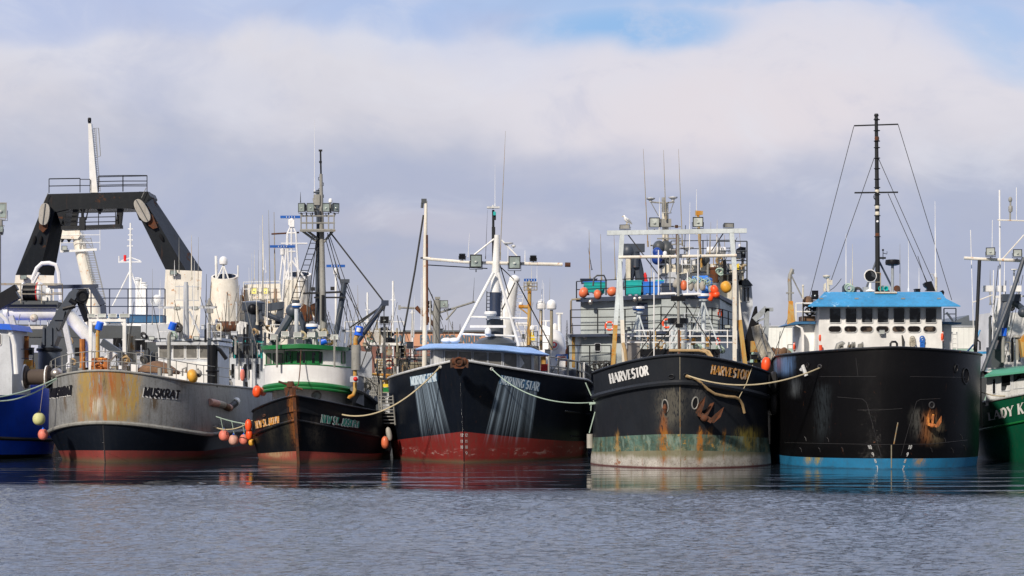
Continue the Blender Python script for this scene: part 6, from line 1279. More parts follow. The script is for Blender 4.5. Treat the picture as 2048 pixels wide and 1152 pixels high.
g = MB(); g.prism([(1144, 671), (1150, 671), (1150, 735), (1144, 735)], Y + .3, .3); part(lw, 'rust_streak_pipe', g, 'yellow_rust', smooth=False)
g = MB()
for x, y in ((1181, 604), (1270, 598), (1280, 597), (1170, 674), (1378, 594)): g.ball(P(x, y, Y - .3), .14, .17, 8)
part(TS, 'bulkhead_lights', g, 'steel')
g = MB(); g.pbox(1128, 740, 1260, 890, Y + 1.5, 12); part(TS, 'hull', g, 'navy', smooth=False)
g = MB()
for i in range(9):
    c = P(1191 + i * 3.4, 733 + (i % 3) * 1.5, Y - 1.4); g.torus(c, .33 + .06 * (i % 2), .045, (math.sin(i * 2.1), .6, math.cos(i * 1.3)), 14, 5)
single('coiled_lines', g, 'rope_dark', 'heap of coiled line on the lower deck of the grey ship', 'rope')
# life rings on the grey ship
lifering(1219, 652, Y - 1.2, 10.5, 'orange life ring on the railing of the grey ship, left of the gantry leg'); lifering(1334, 647, Y - 1.6, 11, 'orange life ring half hidden behind the pale funnel in front of the grey ship')
lifering(1440, 627, Y - .6, 9.5, 'red life ring edge-on high on the right end of the grey ship', axis=(-1, -.35, 0)); lifering(1436, 684, Y - 1.2, 9, 'red life ring seen edge-on low at the right end of the white bow railing', axis=(-1, -.35, 0))
# totes
def tote(px, py, w, h, Y, mat, label, lid=None):
    c = P(px, py + h / 2, Y); W_, H_ = w / F * Y, h / F * Y; D = W_ * .8; t = thing('fish_tote', label, 'tote', c, 'plastic fish totes on the upper deck')
    g = MB(); f0 = .06 * H_
    def ring(z, s_): return [Vector((c.x + x * W_ / 2 * s_, c.y + y * D / 2 * s_ + D / 2, c.z + z)) for x, y in ((-1, -1), (1, -1), (1, 1), (-1, 1))]
    rr = [ring(H_ * .1, .86), ring(H_ * .62, .93), ring(H_ * .66, 1.0), ring(H_ * .74, 1.0), ring(H_ * .76, .95), ring(H_ * .9, .97), ring(H_ * .92, 1.02), ring(H_, 1.02), ring(H_, .9), ring(H_ * .3, .84)]
    g.add([p for r_ in rr for p in r_], [(a * 4 + i, a * 4 + (i + 1) % 4, (a + 1) * 4 + (i + 1) % 4, (a + 1) * 4 + i) for a in range(9) for i in range(4)] + [(3, 2, 1, 0), (36, 37, 38, 39)])
    for x in (-.36, 0, .36): g.box((c.x + x * W_, c.y + D / 2, c.z + H_ * .05), (W_ * .16, D * .8, H_ * .1))
    part(t, 'body', g, mat, smooth=False)
    if lid: g = MB(); g.box((c.x, c.y + D / 2, c.z + H_ * 1.04), (W_ * 1.06, D * 1.06, H_ * .1)); part(t, 'lid', g, lid, smooth=False)
    return t
Yt = Y + 1.0
tote(1190, 575, 44, 22, Yt, 'teal', 'long teal tote with blue rim at the left end of the grey upper deck', 'tote_blue'); tote(1267, 575.5, 34, 30, Yt, 'teal', 'tall teal tote just right of the left gantry leg'); tote(1301, 576, 31, 26, Yt, 'tote_blue', 'bright blue tote right of the tall teal one'); tote(1320, 574, 16, 24, Yt + 1.6, 'tote_blue', 'narrow blue tote with teal lid behind the bright blue one', 'teal'); tote(1178, 562, 34, 10, Yt + 2.0, 'navy', 'dark navy covered tote behind the long teal tote')
for x, y, rx, ry, mt, lb, ax in ((1167, 585, 11, 9, 'orange', 'orange buoy at the far left corner of the grey upper deck', (1, 0, -.35)), (1195, 589, 10, 7.5, 'orange', 'orange buoy lying low below the long teal tote', (1, 0, .1)), (1224, 583, 9.5, 10, 'orange', 'orange buoy right beside the left gantry leg', (1, 0, .5))): buoy(x, y, Y - .1, rx, ry, mt, lb, axis=ax)
# hanging fenders in the middle
Yb = Y - 1.6
for x, y, rx, ry, mt, lb, ax in ((1354, 566, 8, 11, 'buoy_grey', 'pale grey fender leaning left of the hanging row on the grey ship', (.5, 0, 1)), (1368, 571, 7, 10.5, 'orange', 'faded orange fender hanging leftmost of the row in front of the blue barrel', (0, 0, 1)), (1382, 572, 5.8, 10, 'buoy_grey', 'grey fender hanging directly right of the orange one', (0, 0, 1)), (1393.5, 573, 5.5, 10.5, 'buoy_grey', 'grey fender hanging in the middle of three grey ones', (0, 0, 1)), (1405, 572, 6.5, 9.8, 'buoy_grey', 'widest grey fender hanging right in front of the blue barrel', (0, 0, 1)),
        (1426, 583, 8, 14, 'buoy_grey', 'long grey fender behind the neon red floats', (-.5, .3, 1)), (1429, 580, 8, 10, 'neon', 'topmost neon red float of the cluster beside the blue barrel', (-.4, 0, 1)), (1432, 589, 8, 7, 'neon', 'lowest right neon red float of the cluster', (0, 0, 1)), (1421, 594, 6, 9, 'neon', 'lowest left neon red float of the cluster', (0, 0, 1)), (1452, 574, 11, 12, 'buoy_amber', 'big mottled orange and green buoy on the wheelhouse corner of the grey ship', (-.5, 0, 1))): buoy(x, y, Yb if 'neon' not in mt else Yb - .4, rx, ry, mt, lb, axis=ax, bands=mt == 'buoy_grey')
g = MB()
for i in range(26):
    a = random.random() * 6.28; x = 1376 + i * 1.9 + random.random() * 3; y = 558 + 4 * math.sin(i * .5) + random.random() * 5 + (max(0, i - 18) ** 1.3 * 1.8)
    g.torus(P(x, y, Yb - .1 + random.random() * .3), .12 + .12 * random.random(), .025, (math.sin(a), 1, math.cos(a)), 10, 4)
single('green_netting', g, 'rope_green', 'tangled green line draped over the hanging fenders and blue barrel', 'rope')
t = thing('barrel', 'blue plastic barrel standing behind the hanging grey fenders', 'barrel', P(1414, 588, Y)); g = MB(); r = .33; g.lathe([(r * .9, 0), (r, .05), (r, .3), (r * 1.05, .32), (r, .35), (r, .62), (r * 1.05, .64), (r, .67), (r, .93), (r * .8, 1.0), (r * .3, 1.02)], P(1414, 589, Y - .2), 16); part(t, 'body', g, 'tote_blue')
t = thing('barrel', 'blue plastic barrel lying left of the netting, in front of the pale wheelhouse front', 'barrel', P(1398, 560, Y + 1)); g = MB(); g.lathe([(.3, 0), (.33, .05), (.33, .9), (.3, .95)], P(1385, 563, Y + .8), 16, (1, 0, .05)); part(t, 'body', g, 'tote_blue')
# wheelhouse block and its clutter
Y2 = Y + 4
g = MB(); g.pbox(1337, 544, 1356, 570, Y2 - .5, 3); g.pbox(1322, 568, 1364, 592, Y2 - 2.6, 3); wb = part(TS, 'winch_house', g, 'light_grey', smooth=False)
g = MB(); g.pbox(1323, 566, 1362, 590, Y2 - 2.8, 2.9); part(wb, 'dark_panel', g, 'navy', smooth=False)
g = MB(); g.prism([(1325, 534), (1330, 530), (1440, 527), (1490, 528), (1490, 545), (1440, 545), (1400, 541), (1362, 548), (1325, 546)], Y2, 4); o = part(TS, 'wheelhouse_top', g, 'cream', smooth=False)
g = MB(); g.prism([(1358, 565), (1358, 552), (1366, 546), (1418, 545), (1425, 551), (1425, 565)], Y2 + .5, 3); part(TS, 'white_canopy', g, 'white_clean'); g = MB(); g.pbox(1440, 545, 1484, 604, Y2 + 1.2, 5); wt = part(TS, 'wheelhouse', g, 'cream', smooth=False)
g = MB(); g.prism([(1484, 566), (1503, 571), (1506, 612), (1498, 640), (1494, 690), (1470, 690), (1470, 600)], Y2 + 2, 5); sb = part(TS, 'side_bridge', g, 'light_grey', smooth=False); g = MB(); g.prism([(1462, 566), (1494, 556), (1506, 571), (1462, 570)], Y2 + 1.2, 6); part(sb, 'roof', g, 'dark_grey', smooth=False)
window(sb, plane_at(Y2 + 2), 1487, 575, 1491, 603, 'light_grey', 'glass_dark', 1, .5); window(sb, plane_at(Y2 + 2), 1494, 575, 1498, 603, 'light_grey', 'glass_dark', 1, .5)
for x in (1446, 1457, 1470): window(wt, plane_at(Y2 + 1.2), x, 550, x + 8, 562, 'cream', 'glass_brown', .8, 1)
g = MB(); g.prism([(1505, 640), (1514, 612), (1518, 650), (1506, 690), (1500, 722), (1492, 722), (1494, 680)], Y2, 1.2); part(TS, 'black_awning', g, 'black_cloth', smooth=False)
g = MB(); rails(g, [P(1438, 560, Y2 - 1), P(1494, 560, Y2 - 1)], (.6, 1.2, 1.8, 2.4), 1.4, .04, .05); rails(g, [P(1342, 530, Y2), P(1470, 528, Y2)], (.5, 1.0, 1.5), 1.8, .03, .04); part(TS, 'top_railing', g, 'dark_grey')
g = MB(); g.lathe([(.28, 0), (.3, .8), (.36, .85), (.36, .95)], P(1429, 565, Y2), 12); part(TS, 'small_exhaust', g, 'rust'); g = MB(); g.pbox(1424, 531, 1430, 543, Y2 - .2, .3); g.pbox(1362, 520, 1374, 530, Y2 - .3, .5); g.lathe([(.22, 0), (.24, .1), (.24, 1.1), (.2, 1.2)], P(1413, 501, Y2), 12, (1, 0, 0)); g.pbox(1340, 497, 1358, 500, Y2, .6); g.pbox(1376, 526, 1393, 529, Y2, .6); g.pbox(1317, 527, 1345, 530, Y2, .4); part(TS, 'white_instruments', g, 'white_clean')
g = MB(); g.pbox(1340, 500, 1359, 506, Y2, .6); g.ball(P(1409, 520, Y2), .35, .35); g.pbox(1360, 508, 1372, 514, Y2, .4); g.ball(P(1318, 495, Y2 + .6), .4, .45); g.ball(P(1333, 500, Y2 + .8), .45, .6); g.pbox(1318, 516, 1342, 536, Y2 + .7, .7); part(TS, 'dark_machinery', g, 'dark_grey')
g = MB(); g.ball(P(1314, 504, Y2 - .3), .28, .3); g.ball(P(1314, 518, Y2 - .3), .34, .36); g.ball(P(1318, 511, Y2 - .3), .34, .36); part(TS, 'blue_covers', g, 'deep_blue'); dome(TS, 1330, 507, Y2 - .6, 9, 10)
g = MB(); poleP(g, [(1332, 535), (1331, 470), (1330, 405)], Y2 + 1, .22, 10); m3 = part(TS, 'main_mast', g, 'cream'); g = MB(); poleP(g, [(1301, 404), (1328, 406), (1349, 404)], Y2 + .5, .05); poleP(g, [(1302, 405), (1317, 432)], Y2 + .5, .025, 4); poleP(g, [(1347, 405), (1340, 426)], Y2 + .5, .025, 4); poleP(g, [(1327, 424), (1327, 402)], Y2 + .5, .1); g.tube([P(1327, 402, Y2 + .5), P(1327, 395, Y2 + .5)], .12, 8); poleP(g, [(1314, 477), (1362, 477)], Y2 + .6, .05); poleP(g, [(1300, 491), (1364, 488)], Y2 + .6, .05); g.box(P(1331, 446, Y2 + .4), (.7, .4, .5)); poleP(g, [(1337, 453), (1362, 453)], Y2 + .6, .04); part(m3, 'crosstrees', g, 'galv')
g = MB()
for x, y in ((1301, 398), (1346, 396)): g.lathe([(.08, -.2), (.1, -.1), (.28, .0), (.3, .06), (.02, .12)], P(x, y, Y2 + .5), 12)
g.lathe([(.1, 0), (.3, .02), (.3, .06)], P(1334, 427, Y2 + .5), 10); g.lathe([(.1, -.15), (.42, .0), (.42, .04)], P(1374, 496, Y2), 12); poleP(g, [(1374, 530), (1374, 497)], Y2, .06); part(TS, 'disc_antennas', g, 'cap_white')
for (x0, y0, x1, y1, r, mt) in ((1286.5, 298, 1296, 494, .028, 'galv_yellow'), (1327, 300, 1332, 440, .028, 'galv_yellow'), (1357, 298, 1365, 492, .028, 'galv_yellow'), (1319, 395, 1319, 460, .03, 'white_clean'), (1393, 378, 1393, 470, .028, 'white_clean'), (1178, 460, 1180, 560, .03, 'galv_yellow'), (1176, 495, 1184, 540, .02, 'black_pole'), (1201, 468, 1203, 560, .028, 'galv_yellow'), (1228, 470, 1231, 560, .028, 'galv_yellow'), (1300, 470, 1303, 560, .02, 'cream'), (1374, 465, 1375, 520, .02, 'cream'), (1414, 470, 1415, 500, .02, 'black_pole'), (1449, 470, 1450, 530, .025, 'galv_yellow'), (1479, 465, 1484, 530, .025, 'galv_yellow')): whip(TS, x0, y0, x1, y1, Y2, r, mt)
g = MB(); poleP(g, [(1396, 425), (1399, 480), (1403, 535)], Y2 - .5, .08, 8); g.prism([(1391, 421), (1406, 422), (1406, 429), (1391, 431)], Y2 - .6, .2); part(TS, 'yellow_mast', g, 'yellow_rust'); g = MB(); poleP(g, [(1354, 535), (1354, 465)], Y2 - .4, .08); g.tube([P(1353, 456, Y2 - .4), P(1353, 450, Y2 - .4)], .1, 8); part(TS, 'rusty_mast', g, 'rust')
g = MB(); poleP(g, [(1285, 590), (1277, 540), (1267, 495)], Y + 3, .3, 8); poleP(g, [(1252, 580), (1262, 540), (1266, 500)], Y + 3, .3, 8); g.box(P(1268, 496, Y + 3), (1.3, .6, .5)); g.ball(P(1256, 503, Y + 3), .45, .5); poleP(g, [(1272, 510), (1272, 535)], Y + 2.7, .2); part(TS, 'deck_crane', g, 'crane_blue'); g = MB(); g.pbox(1252, 514, 1261, 570, Y + 2.6, .6); part(TS, 'crane_post', g, 'cream', smooth=False)
g = MB(); g.tube([P(1290 + i * .8, 545 + 6 * i, Y + 2) for i in range(6)], [.05, .10, .08, .12, .09, .03], 7); fl_ = single('flag', g, 'red', 'drooping red ensign hanging beside the dark deck crane', 'flag')
flood(TS, 1486, 505, Y2, 18, 22, 'black', 'black_cloth', .4, turn=50); g = MB(); poleP(g, [(1486, 560), (1486, 515)], Y2 + .2, .06); poleP(g, [(1481, 540), (1488, 530), (1494, 530)], Y2, .1); part(TS, 'light_post', g, 'galv_yellow'); dome(TS, 1479, 491, Y2, 5, 6)
g = MB(); g.prism([(1466, 534), (1478, 526), (1478, 541)], Y2 - .4, .2); part(TS, 'yellow_bracket', g, 'yellow', smooth=False)
# radars in front of it
def trip(par, x, ytop, ybot, Y, sx, w, h):
    g = MB(); poleP(g, [(x, ybot), (x, ytop)], Y, .12, 10); poleP(g, [(x - sx, ybot - 2), (x - 1, ytop + 8)], Y - .3, .045, 6); poleP(g, [(x + sx, ybot - 2), (x + 1, ytop + 8)], Y - .3, .045, 6); g.lathe([(.24, 0), (.26, .06), (.1, .12)], P(x, ytop + 5, Y), 10); o = part(par, 'radar_tripod', g, 'pale_blue_white'); scanner(o, x, ytop - 5, Y, w, h)
# ================================================================ Harvestor gantry and foredeck
Yg = 103.0
g = MB(); g.bar(P(1214, 466, Yg), P(1493, 461.5, Yg), .24, .24); gt = part(T4, 'gantry_beam', g, 'pale_blue_white', smooth=False)
def leg(a, b_, w, mat, Y=Yg, nm='gantry_leg'): g = MB(); g.bar(P(*a, Y), P(*b_, Y), w, .24); return part(T4, nm, g, mat, smooth=False)
leg((1244, 470), (1238, 560), .24, 'pale_blue_white'); leg((1238, 560), (1231, 650), .22, 'pale_blue_white'); leg((1231, 650), (1226, 732), .22, 'yellow_rust'); leg((1239, 520), (1244, 640), .2, 'pale_blue_white', Yg - .3); leg((1244, 640), (1248, 728), .2, 'white_rusty', Yg - .3)
leg((1463, 466), (1469, 540), .24, 'pale_blue_white'); leg((1469, 540), (1469, 724), .2, 'white_rusty', Yg - .3); leg((1470, 545), (1479, 640), .22, 'white_rusty'); leg((1479, 640), (1490, 728), .22, 'yellow_rust')
g = MB(); poleP(g, [(1237, 514.5), (1355, 513), (1473, 511)], Yg - .1, .085, 10); part(T4, 'rusty_crossbar', g, 'white_rusty')
wires(T4, [(1255, 468, 1325, 560), (1447, 466, 1423, 502), (1352, 605, 1262, 725), (1368, 605, 1424, 690), (1356, 640, 1290, 720)], .03, 'rope_dark', Y=Yg + .2)
for x, y in ((1309, 445), (1396, 444)): flood(T4, x, y, Yg - .1, 21, 20, 'black', 'lens_bright', .3)
for x, y, tn in ((1249.5, 453.5, -15), (1458, 450.5, 15)): flood(T4, x, y, Yg, 21, 9, 'dark_grey', 'galv', .45, turn=tn)
g = MB(); poleP(g, [(1358, 712), (1357, 640), (1356, 520), (1356, 470)], Yg - .5, .075, 10); poleP(g, [(1340, 512), (1340, 580)], Yg - .4, .03, 5); fm_ = part(T4, 'foremast', g, 'galv'); g = MB(); g.pbox(1342, 592, 1371, 602, Yg - .6, .15); g.pbox(1351, 647, 1366, 655, Yg - .6, .12); part(fm_, 'dark_board', g, 'black', smooth=False)
g = MB(); poleP(g, [(1320, 588), (1350, 587), (1352, 589)], Yg - .5, .07, 6); poleP(g, [(1366, 589), (1401, 588)], Yg - .5, .07, 6)
for x, y0 in ((1317, 500), (1375, 545), (1396, 500), (1308, 545)): poleP(g, [(x, 590 if x != 1308 else 720), (x, y0)], Yg - .5, .035, 6)
part(T4, 'white_yard', g, 'white_clean')
g = MB(); poleP(g, [(1358, 712), (1358, 660)], Yg - 1, .05); part(T4, 'bow_chain', g, 'rust')
Yk = Yg + 1.5
trip(T4, 1277, 622, 692, Yk, 19, 25, 9); trip(T4, 1407, 597, 700, Yk, 32, 24, 10)
g = MB(); rails(g, [P(1253, 698, Yk - .5), P(1300, 698, Yk - 1), P(1420, 698, Yk - 1), P(1473, 698, Yk - .5)], (.35, .68, .98), 1.2, .035, .045); part(T4, 'foredeck_railing', g, 'white_clean')
g = MB(); g.pbox(1281, 698, 1440, 709, Yk - .6, 2.5); o = part(T4, 'foredeck_beam', g, 'black', smooth=False); g = MB(); g.pbox(1284, 709, 1440, 730, Yk - .2, 2.2); o = part(T4, 'forecastle', g, 'light_grey', smooth=False)
window(o, plane_at(Yk - .2), 1284, 713, 1302, 724, 'light_grey', 'glass_dark', 1, .6); window(o, plane_at(Yk - .2), 1405, 711, 1436, 724, 'light_grey', 'glass_dark', 1, .6)
g = MB(); g.hexa([P(1246, 728, Yk - .4), P(1280, 728, Yk - .4), P(1280, 728, Yk + 1), P(1246, 728, Yk + 1), P(1252, 679, Yk - .4), P(1280, 680, Yk - .4), P(1280, 680, Yk + 1), P(1252, 679, Yk + 1)]); part(T4, 'steel_cabinet', g, 'steel', smooth=False)
g = MB(); r = 20.5 / F * Yk; g.lathe([(r * .85, 0), (r * .85, 1.45), (r, 1.5), (r * 1.02, 1.62)], P(1356, 698, Yk + .8), 20); fu = part(T4, 'stack', g, 'pale_blue_white'); g = MB(); g.lathe([(r * 1.04, 0), (r * 1.02, .28), (r * .7, .3)], P(1356, 647, Yk + .8), 20); part(fu, 'stack_top', g, 'black')
g = MB(); g.pbox(1412, 672, 1421, 693, Yk, .4); g.pbox(1383, 676, 1391, 690, Yk, .4); part(T4, 'deck_locker', g, 'yellow_rust', smooth=False)
flood(T4, 1455, 653, Yk - .8, 13, 7, 'black', 'lens_bright', .25); flood(T4, 1255, 657, Yk - .8, 11, 7, 'black', 'lens_bright', .25)
g = MB(); poleP(g, [(1455, 696), (1455, 657)], Yk - .7, .035, 5); part(T4, 'light_post', g, 'white')
# suction hoses over the bow
g = MB(); g.tube([P(1338, 701, Yg - 1.5), P(1398, 701, Yg - 1.5), P(1412, 704, Yg - 2), P(1423, 716, Yg - 2)], .075, 8); g.tube([P(1405, 698, Yg - 1.3), P(1418, 703, Yg - 1.8), P(1426, 716, Yg - 2)], .06, 8); single('hose', g, 'hose', 'tan hose lying over the dark beam behind the HARVESTOR bow', 'hose')
g = MB(); pts = [(1371, 751), (1390, 757), (1404, 768), (1412, 777), (1427, 787), (1448, 792), (1466, 793.5), (1474, 797), (1481, 808), (1485, 825)]
g.tube([s4(*q)[0] + s4(*q)[1] * .12 for q in pts], .07, 8); single('hose', g, 'hose', 'thick tan hose drooping from the hawse over the right half of the HARVESTOR bow', 'hose')
g = MB(); g.tube([s4(1505, 738)[0] + Vector((0, -.1, .2)), s4(1490, 765)[0] + s4(1490, 765)[1] * .1, s4(1472, 794)[0] + s4(1472, 794)[1] * .2], .02, 5); single('lashing', g, 'rope', 'thin line holding up the drooping tan hose', 'rope')
g = MB(); g.tube([P(1246, 686, Yg - .6), P(1250, 700, Yg - .7), P(1253, 726, Yg - .7)], .09, 8); single('hose', g, 'hose', 'short tan hose tied to the left gantry leg with blue line', 'hose')
# anchor on Harvestor
def stockless(label, px, py, surf, ang, sc, mat, fl=1.0):
    p, nn = surf(px, py); c = p + nn * .28; t = thing('anchor', label, 'anchor', c); q = Matrix.Rotation(R(ang), 3, 'Y')
    def w(x, y, z): return c + q @ Vector((x * sc, y * sc, z * sc))
    g = MB(); g.bar(w(0, .5, .9), w(0, 0, 0), .18 * sc, .16 * sc); part(t, 'shank', g, mat)
    g = MB(); g.bar(w(-.42, -.05, 0), w(.42, -.05, 0), .26 * sc, .24 * sc); g.ball(w(0, -.1, -.05), .22 * sc, .2 * sc, 10); part(t, 'crown', g, mat)
    g = MB()
    for s_ in (-1, 1):
        A = [w(s_ * .25, -.12, -.12), w(s_ * .55, -.12, -.05), w(s_ * .68, -.38 * fl, .42), w(s_ * .56, -.5 * fl, .95), w(s_ * .36, -.35 * fl, .4)]
        B = [a + Vector((0, .1 * sc, 0)) for a in A]; g.add(A + B, [(0, 1, 2, 3, 4), (9, 8, 7, 6, 5)] + [(i, 5 + i, 5 + (i + 1) % 5, (i + 1) % 5) for i in range(5)])
    part(t, 'flukes', g, mat, smooth=False); return t
stockless('dark rusty anchor hanging aslant on the right side of the HARVESTOR bow', 1404, 832, s4, 30, .92, 'rust')
stockless('bright orange rusty anchor tucked against the black bow of the blue-roofed boat', 1858, 848, s5, 12, .56, 'rust_orange', .7)
g = MB(); p, nn = s4(1331, 816); g.tube([p + nn * .05 + Vector((0, 0, .2)), p + nn * .1, p + nn * .05 - Vector((0, 0, .25))], [.06, .12, .05], 8); part(hull4, 'anchor_shackle', g, 'rust')
g = MB(); p, nn = s5(1863, 810); 
oval(hull5, s5, 1863, 810, 5, 6, 0, rim='weld')
# gull on the left lamp
t = thing('gull', 'white and grey gull standing on the leftmost flat lamp of the white gantry', 'bird', P(1252, 448, Yg))
c = P(1252, 441, Yg + .1); g = MB()
body = [(-.13, .30, .045), (-.10, .33, .06), (-.06, .26, .06), (-.03, .18, .10), (.04, .12, .12), (.12, .04, .10), (.20, -.04, .05), (.30, -.12, .015)]
g.tube([c + Vector((x, 0, z - .08)) for x, z, r in body], [r for *_, r in body], 10); part(t, 'body', g, 'white_clean')
g = MB(); g.tube([c + Vector((-.13, 0, .23)), c + Vector((-.21, 0, .20))], [.022, .006], 6); part(t, 'beak', g, 'yellow')
g = MB()
for s_ in (-1, 1): g.tube([c + Vector((-.02, s_ * .09, .12)), c + Vector((.10, s_ * .11, .04)), c + Vector((.22, s_ * .06, -.06)), c + Vector((.34, s_ * .02, -.2))], [.04, .075, .05, .01], 7)
part(t, 'wing', g, 'light_grey'); g = MB()
for s_ in (-.04, .04): g.tube([c + Vector((.05, s_, -.05)), c + Vector((.05, s_, -.2)), c + Vector((-.01, s_, -.205))], .012, 4)
part(t, 'legs', g, 'yellow')
# ---- davit, big hoses and red-white buoy at the right of Harvestor
Y = 112
TZ = thing('moored_boat', 'grey davit boat squeezed between the HARVESTOR and the blue-roofed boat, with two fat pale hoses', 'boat', P(1530, 880, Y))
g = MB(); g.bar(P(1508, 640, Y), P(1533, 616, Y), .3, .3); g.bar(P(1534, 617, Y), P(1531, 690, Y), .26, .3); g.bar(P(1512, 644, Y), P(1532, 636, Y), .12); g.box(P(1540, 619, Y), (.35, .3, .2), 0); part(TZ, 'davit', g, 'grey', smooth=False)
g = MB(); poleP(g, [(1511, 652), (1514, 670), (1523, 700), (1529, 712), (1522, 718)], Y - 1.5, .24, 12); h1 = part(TZ, 'hose', g, 'hose_pale'); g = MB(); poleP(g, [(1515, 650), (1524, 675), (1538, 705), (1550, 722)], Y - 1, .22, 12); part(TZ, 'hose', g, 'hose_pale'); g = MB(); poleP(g, [(1516, 716), (1508, 715)], Y - 1.8, .32, 12); part(TZ, 'hose_mouth', g, 'dark_grey')
g = MB(); g.pbox(1496, 725, 1590, 960, Y - 3, 8); part(TZ, 'hull', g, 'black', smooth=False); g = MB(); g.pbox(1503, 682, 1518, 704, Y, .5); part(TZ, 'rusty_locker', g, 'yellow_rust', smooth=False)
g = MB()
for i in range(12): g.ball(P(1545 + i * 2.6, 704 + (i * 7) % 9, Y + .5 + (i % 3) * .4), .22 + .05 * (i % 3), .28, 7)
part(TZ, 'net_pile', g, 'net_brown')
g = MB(); poleP(g, [(1511, 715), (1512, 740)], Y - 2.4, .07); g.ball(P(1511, 714, Y - 2.4), .13, .13); g.ball(P(1512, 728, Y - 2.4), .09, .2); single('hook_block', g, 'yellow', 'small yellow hook and chain by the round hose mouth', 'hook')
buoy(1532, 729, 103, 9.5, 15, 'neon', 'red and white teardrop buoy beside the right shoulder of the HARVESTOR bow', axis=(.1, 0, 1))
# ================================================================ blue-roofed boat: wheelhouse, mast
Y = 103.5
sw = plane_at(Y)
g = MB(); g.prism([(1639, 611), (1883, 611), (1885, 712), (1636, 712)], Y, 5); wh = part(T5, 'wheelhouse', g, 'white', smooth=False)
for cx in (1670, 1702, 1734, 1765.6, 1797.8, 1829.6, 1861.4): window(wh, sw, cx - 10.5, 616.5, cx + 10.5, 645, 'cap_white', 'glass_dark', 1.5, 2)
for cx in (1669.5, 1701, 1732.8, 1764.8, 1797, 1828, 1859.3): window(wh, sw, cx - 12.5, 652.5, cx + 12.5, 664, 'cap_white', 'glass_brown', 1.3, 6)
g = MB(); k0 = [P(1649, 584, Y + .4), P(1882.5, 584, Y + .4), P(1882.5, 584, Y + 4.6), P(1649, 584, Y + 4.6)]; k1 = [P(1637, 597, Y - .3), P(1892, 597, Y - .3), P(1892, 597, Y + 5), P(1637, 597, Y + 5)]; k2 = [P(1616, 611.5, Y - .9), P(1921, 611.5, Y - .9), P(1921, 611.5, Y + 5.6), P(1616, 611.5, Y + 5.6)]; k3 = [p + Vector((0, 0, -.05)) for p in k2]; k4 = [P(1639, 608, Y), P(1883, 608, Y), P(1883, 608, Y + 5), P(1639, 608, Y + 5)]
rr = [k0, k1, k2, k3, k4]; g.add([p for r_ in rr for p in r_], [(a * 4 + i, a * 4 + (i + 1) % 4, (a + 1) * 4 + (i + 1) % 4, (a + 1) * 4 + i) for a in range(4) for i in range(4)] + [(0, 1, 2, 3)])
def faded(n, c, x, y, z, ob):
    nz = n.noise(n.mapv(ob, (2.2, 2.2, 1.4)), 1.0, 6, .75); return n.mix(n.m('MULTIPLY', n.mr(nz, .58, .66), n.mr(n.m('ABSOLUTE', n.m('ADD', x, .9)), .5, 2.2, .8, 0)), c, (.45, .68, .88))
mk('roof_sky', (.04, .29, .58), .45, grime=.25, rust=0, extra=faded); ro = part(wh, 'roof', g, 'roof_sky', smooth=False)
g = MB(); g.pbox(1750, 583.5, 1794, 586.5, Y + .1, .3); part(ro, 'strip_light', g, 'cream', smooth=False)
g = MB(); poleP(g, [(1642, 600), (1642, 598)], Y - .2, .05)
for x in (1642, 1713, 1806, 1878): g.box(P(x, 597, Y - .34), (.2, .08, .07))
part(ro, 'roof_cleats', g, 'galv')
g = MB(); g.prism([(1601, 650), (1636, 648), (1634, 712), (1601, 712)], Y + 1.6, 3); g.prism([(1887, 648), (1903, 650), (1904, 712), (1888, 712)], Y + 1.6, 3); part(T5, 'wing_house', g, 'white', smooth=False)
g = MB(); g.prism([(1572, 650), (1590, 643), (1638, 643), (1638, 648), (1600, 648), (1572, 651)], Y + 1, 3.2); part(T5, 'wing_deck', g, 'deck_blue', smooth=False); g = MB(); g.prism([(1884, 643), (1924, 645), (1922, 648), (1884, 647)], Y + 1, 3.2); part(T5, 'wing_deck', g, 'deck_blue', smooth=False)
g = MB(); g.prism([(1603, 712), (1603, 665), (1601, 656), (1590, 651), (1594, 650), (1605, 655), (1608, 664), (1608, 712)], Y + .8, .3); part(T5, 'wing_bracket', g, 'white', smooth=False)
g = MB(); rails(g, [P(1592, 642, Y + 1.2), P(1606, 642, Y + 1), P(1636, 642, Y + .9)], (.5, .95), .7, .04, .05); rails(g, [P(1888, 643, Y + 1.2), P(1912, 643, Y + 1.2)], (.4, .7), .5, .03, .04); g.tube([P(1893, 625, Y + 1), P(1906, 642, Y + 1)], .06, 6); ladder(g, P(1909, 708, Y + 1), P(1909, 664, Y + 1), .25, 5, .03); part(T5, 'wing_railing', g, 'white')
g = MB(); g.pbox(1606, 632, 1638, 642, Y + 1.4, 1.6); g.ball(P(1616, 603, Y + 2), .3, .3); part(T5, 'wing_stowage', g, 'net_brown'); g = MB()
for i in range(5): g.torus(P(1614 + i * 5, 618 + i % 2 * 5, Y + 1.2), .22, .05, (.3, 1, .4 * i), 14, 5)
part(T5, 'cable_coils', g, 'rubber')
g = MB(); c = [P(1574, 650, Y + 1.1), P(1591, 649, Y + 1.1), P(1591, 649, Y + 1.9), P(1574, 650, Y + 1.9), P(1577, 602, Y + 1.3), P(1586, 602, Y + 1.3), P(1586, 602, Y + 1.7), P(1577, 602, Y + 1.7)]; g.hexa(c); d_ = part(T5, 'davit_base', g, 'yellow_rust', smooth=False)
g = MB(); poleP(g, [(1580, 603), (1580, 575), (1579, 562), (1580, 550), (1585, 538)], Y + 1.5, .11, 8); poleP(g, [(1583, 552), (1606, 598)], Y + 1.5, .04, 5); g.box(P(1580, 586, Y + 1.5), (.4, .2, .08)); poleP(g, [(1585, 539), (1587, 548)], Y + 1.5, .05); part(d_, 'davit_arm', g, 'galv')
flood(T5, 1630, 590, Y + .6, 13, 18, 'black', 'black_cloth', .35)
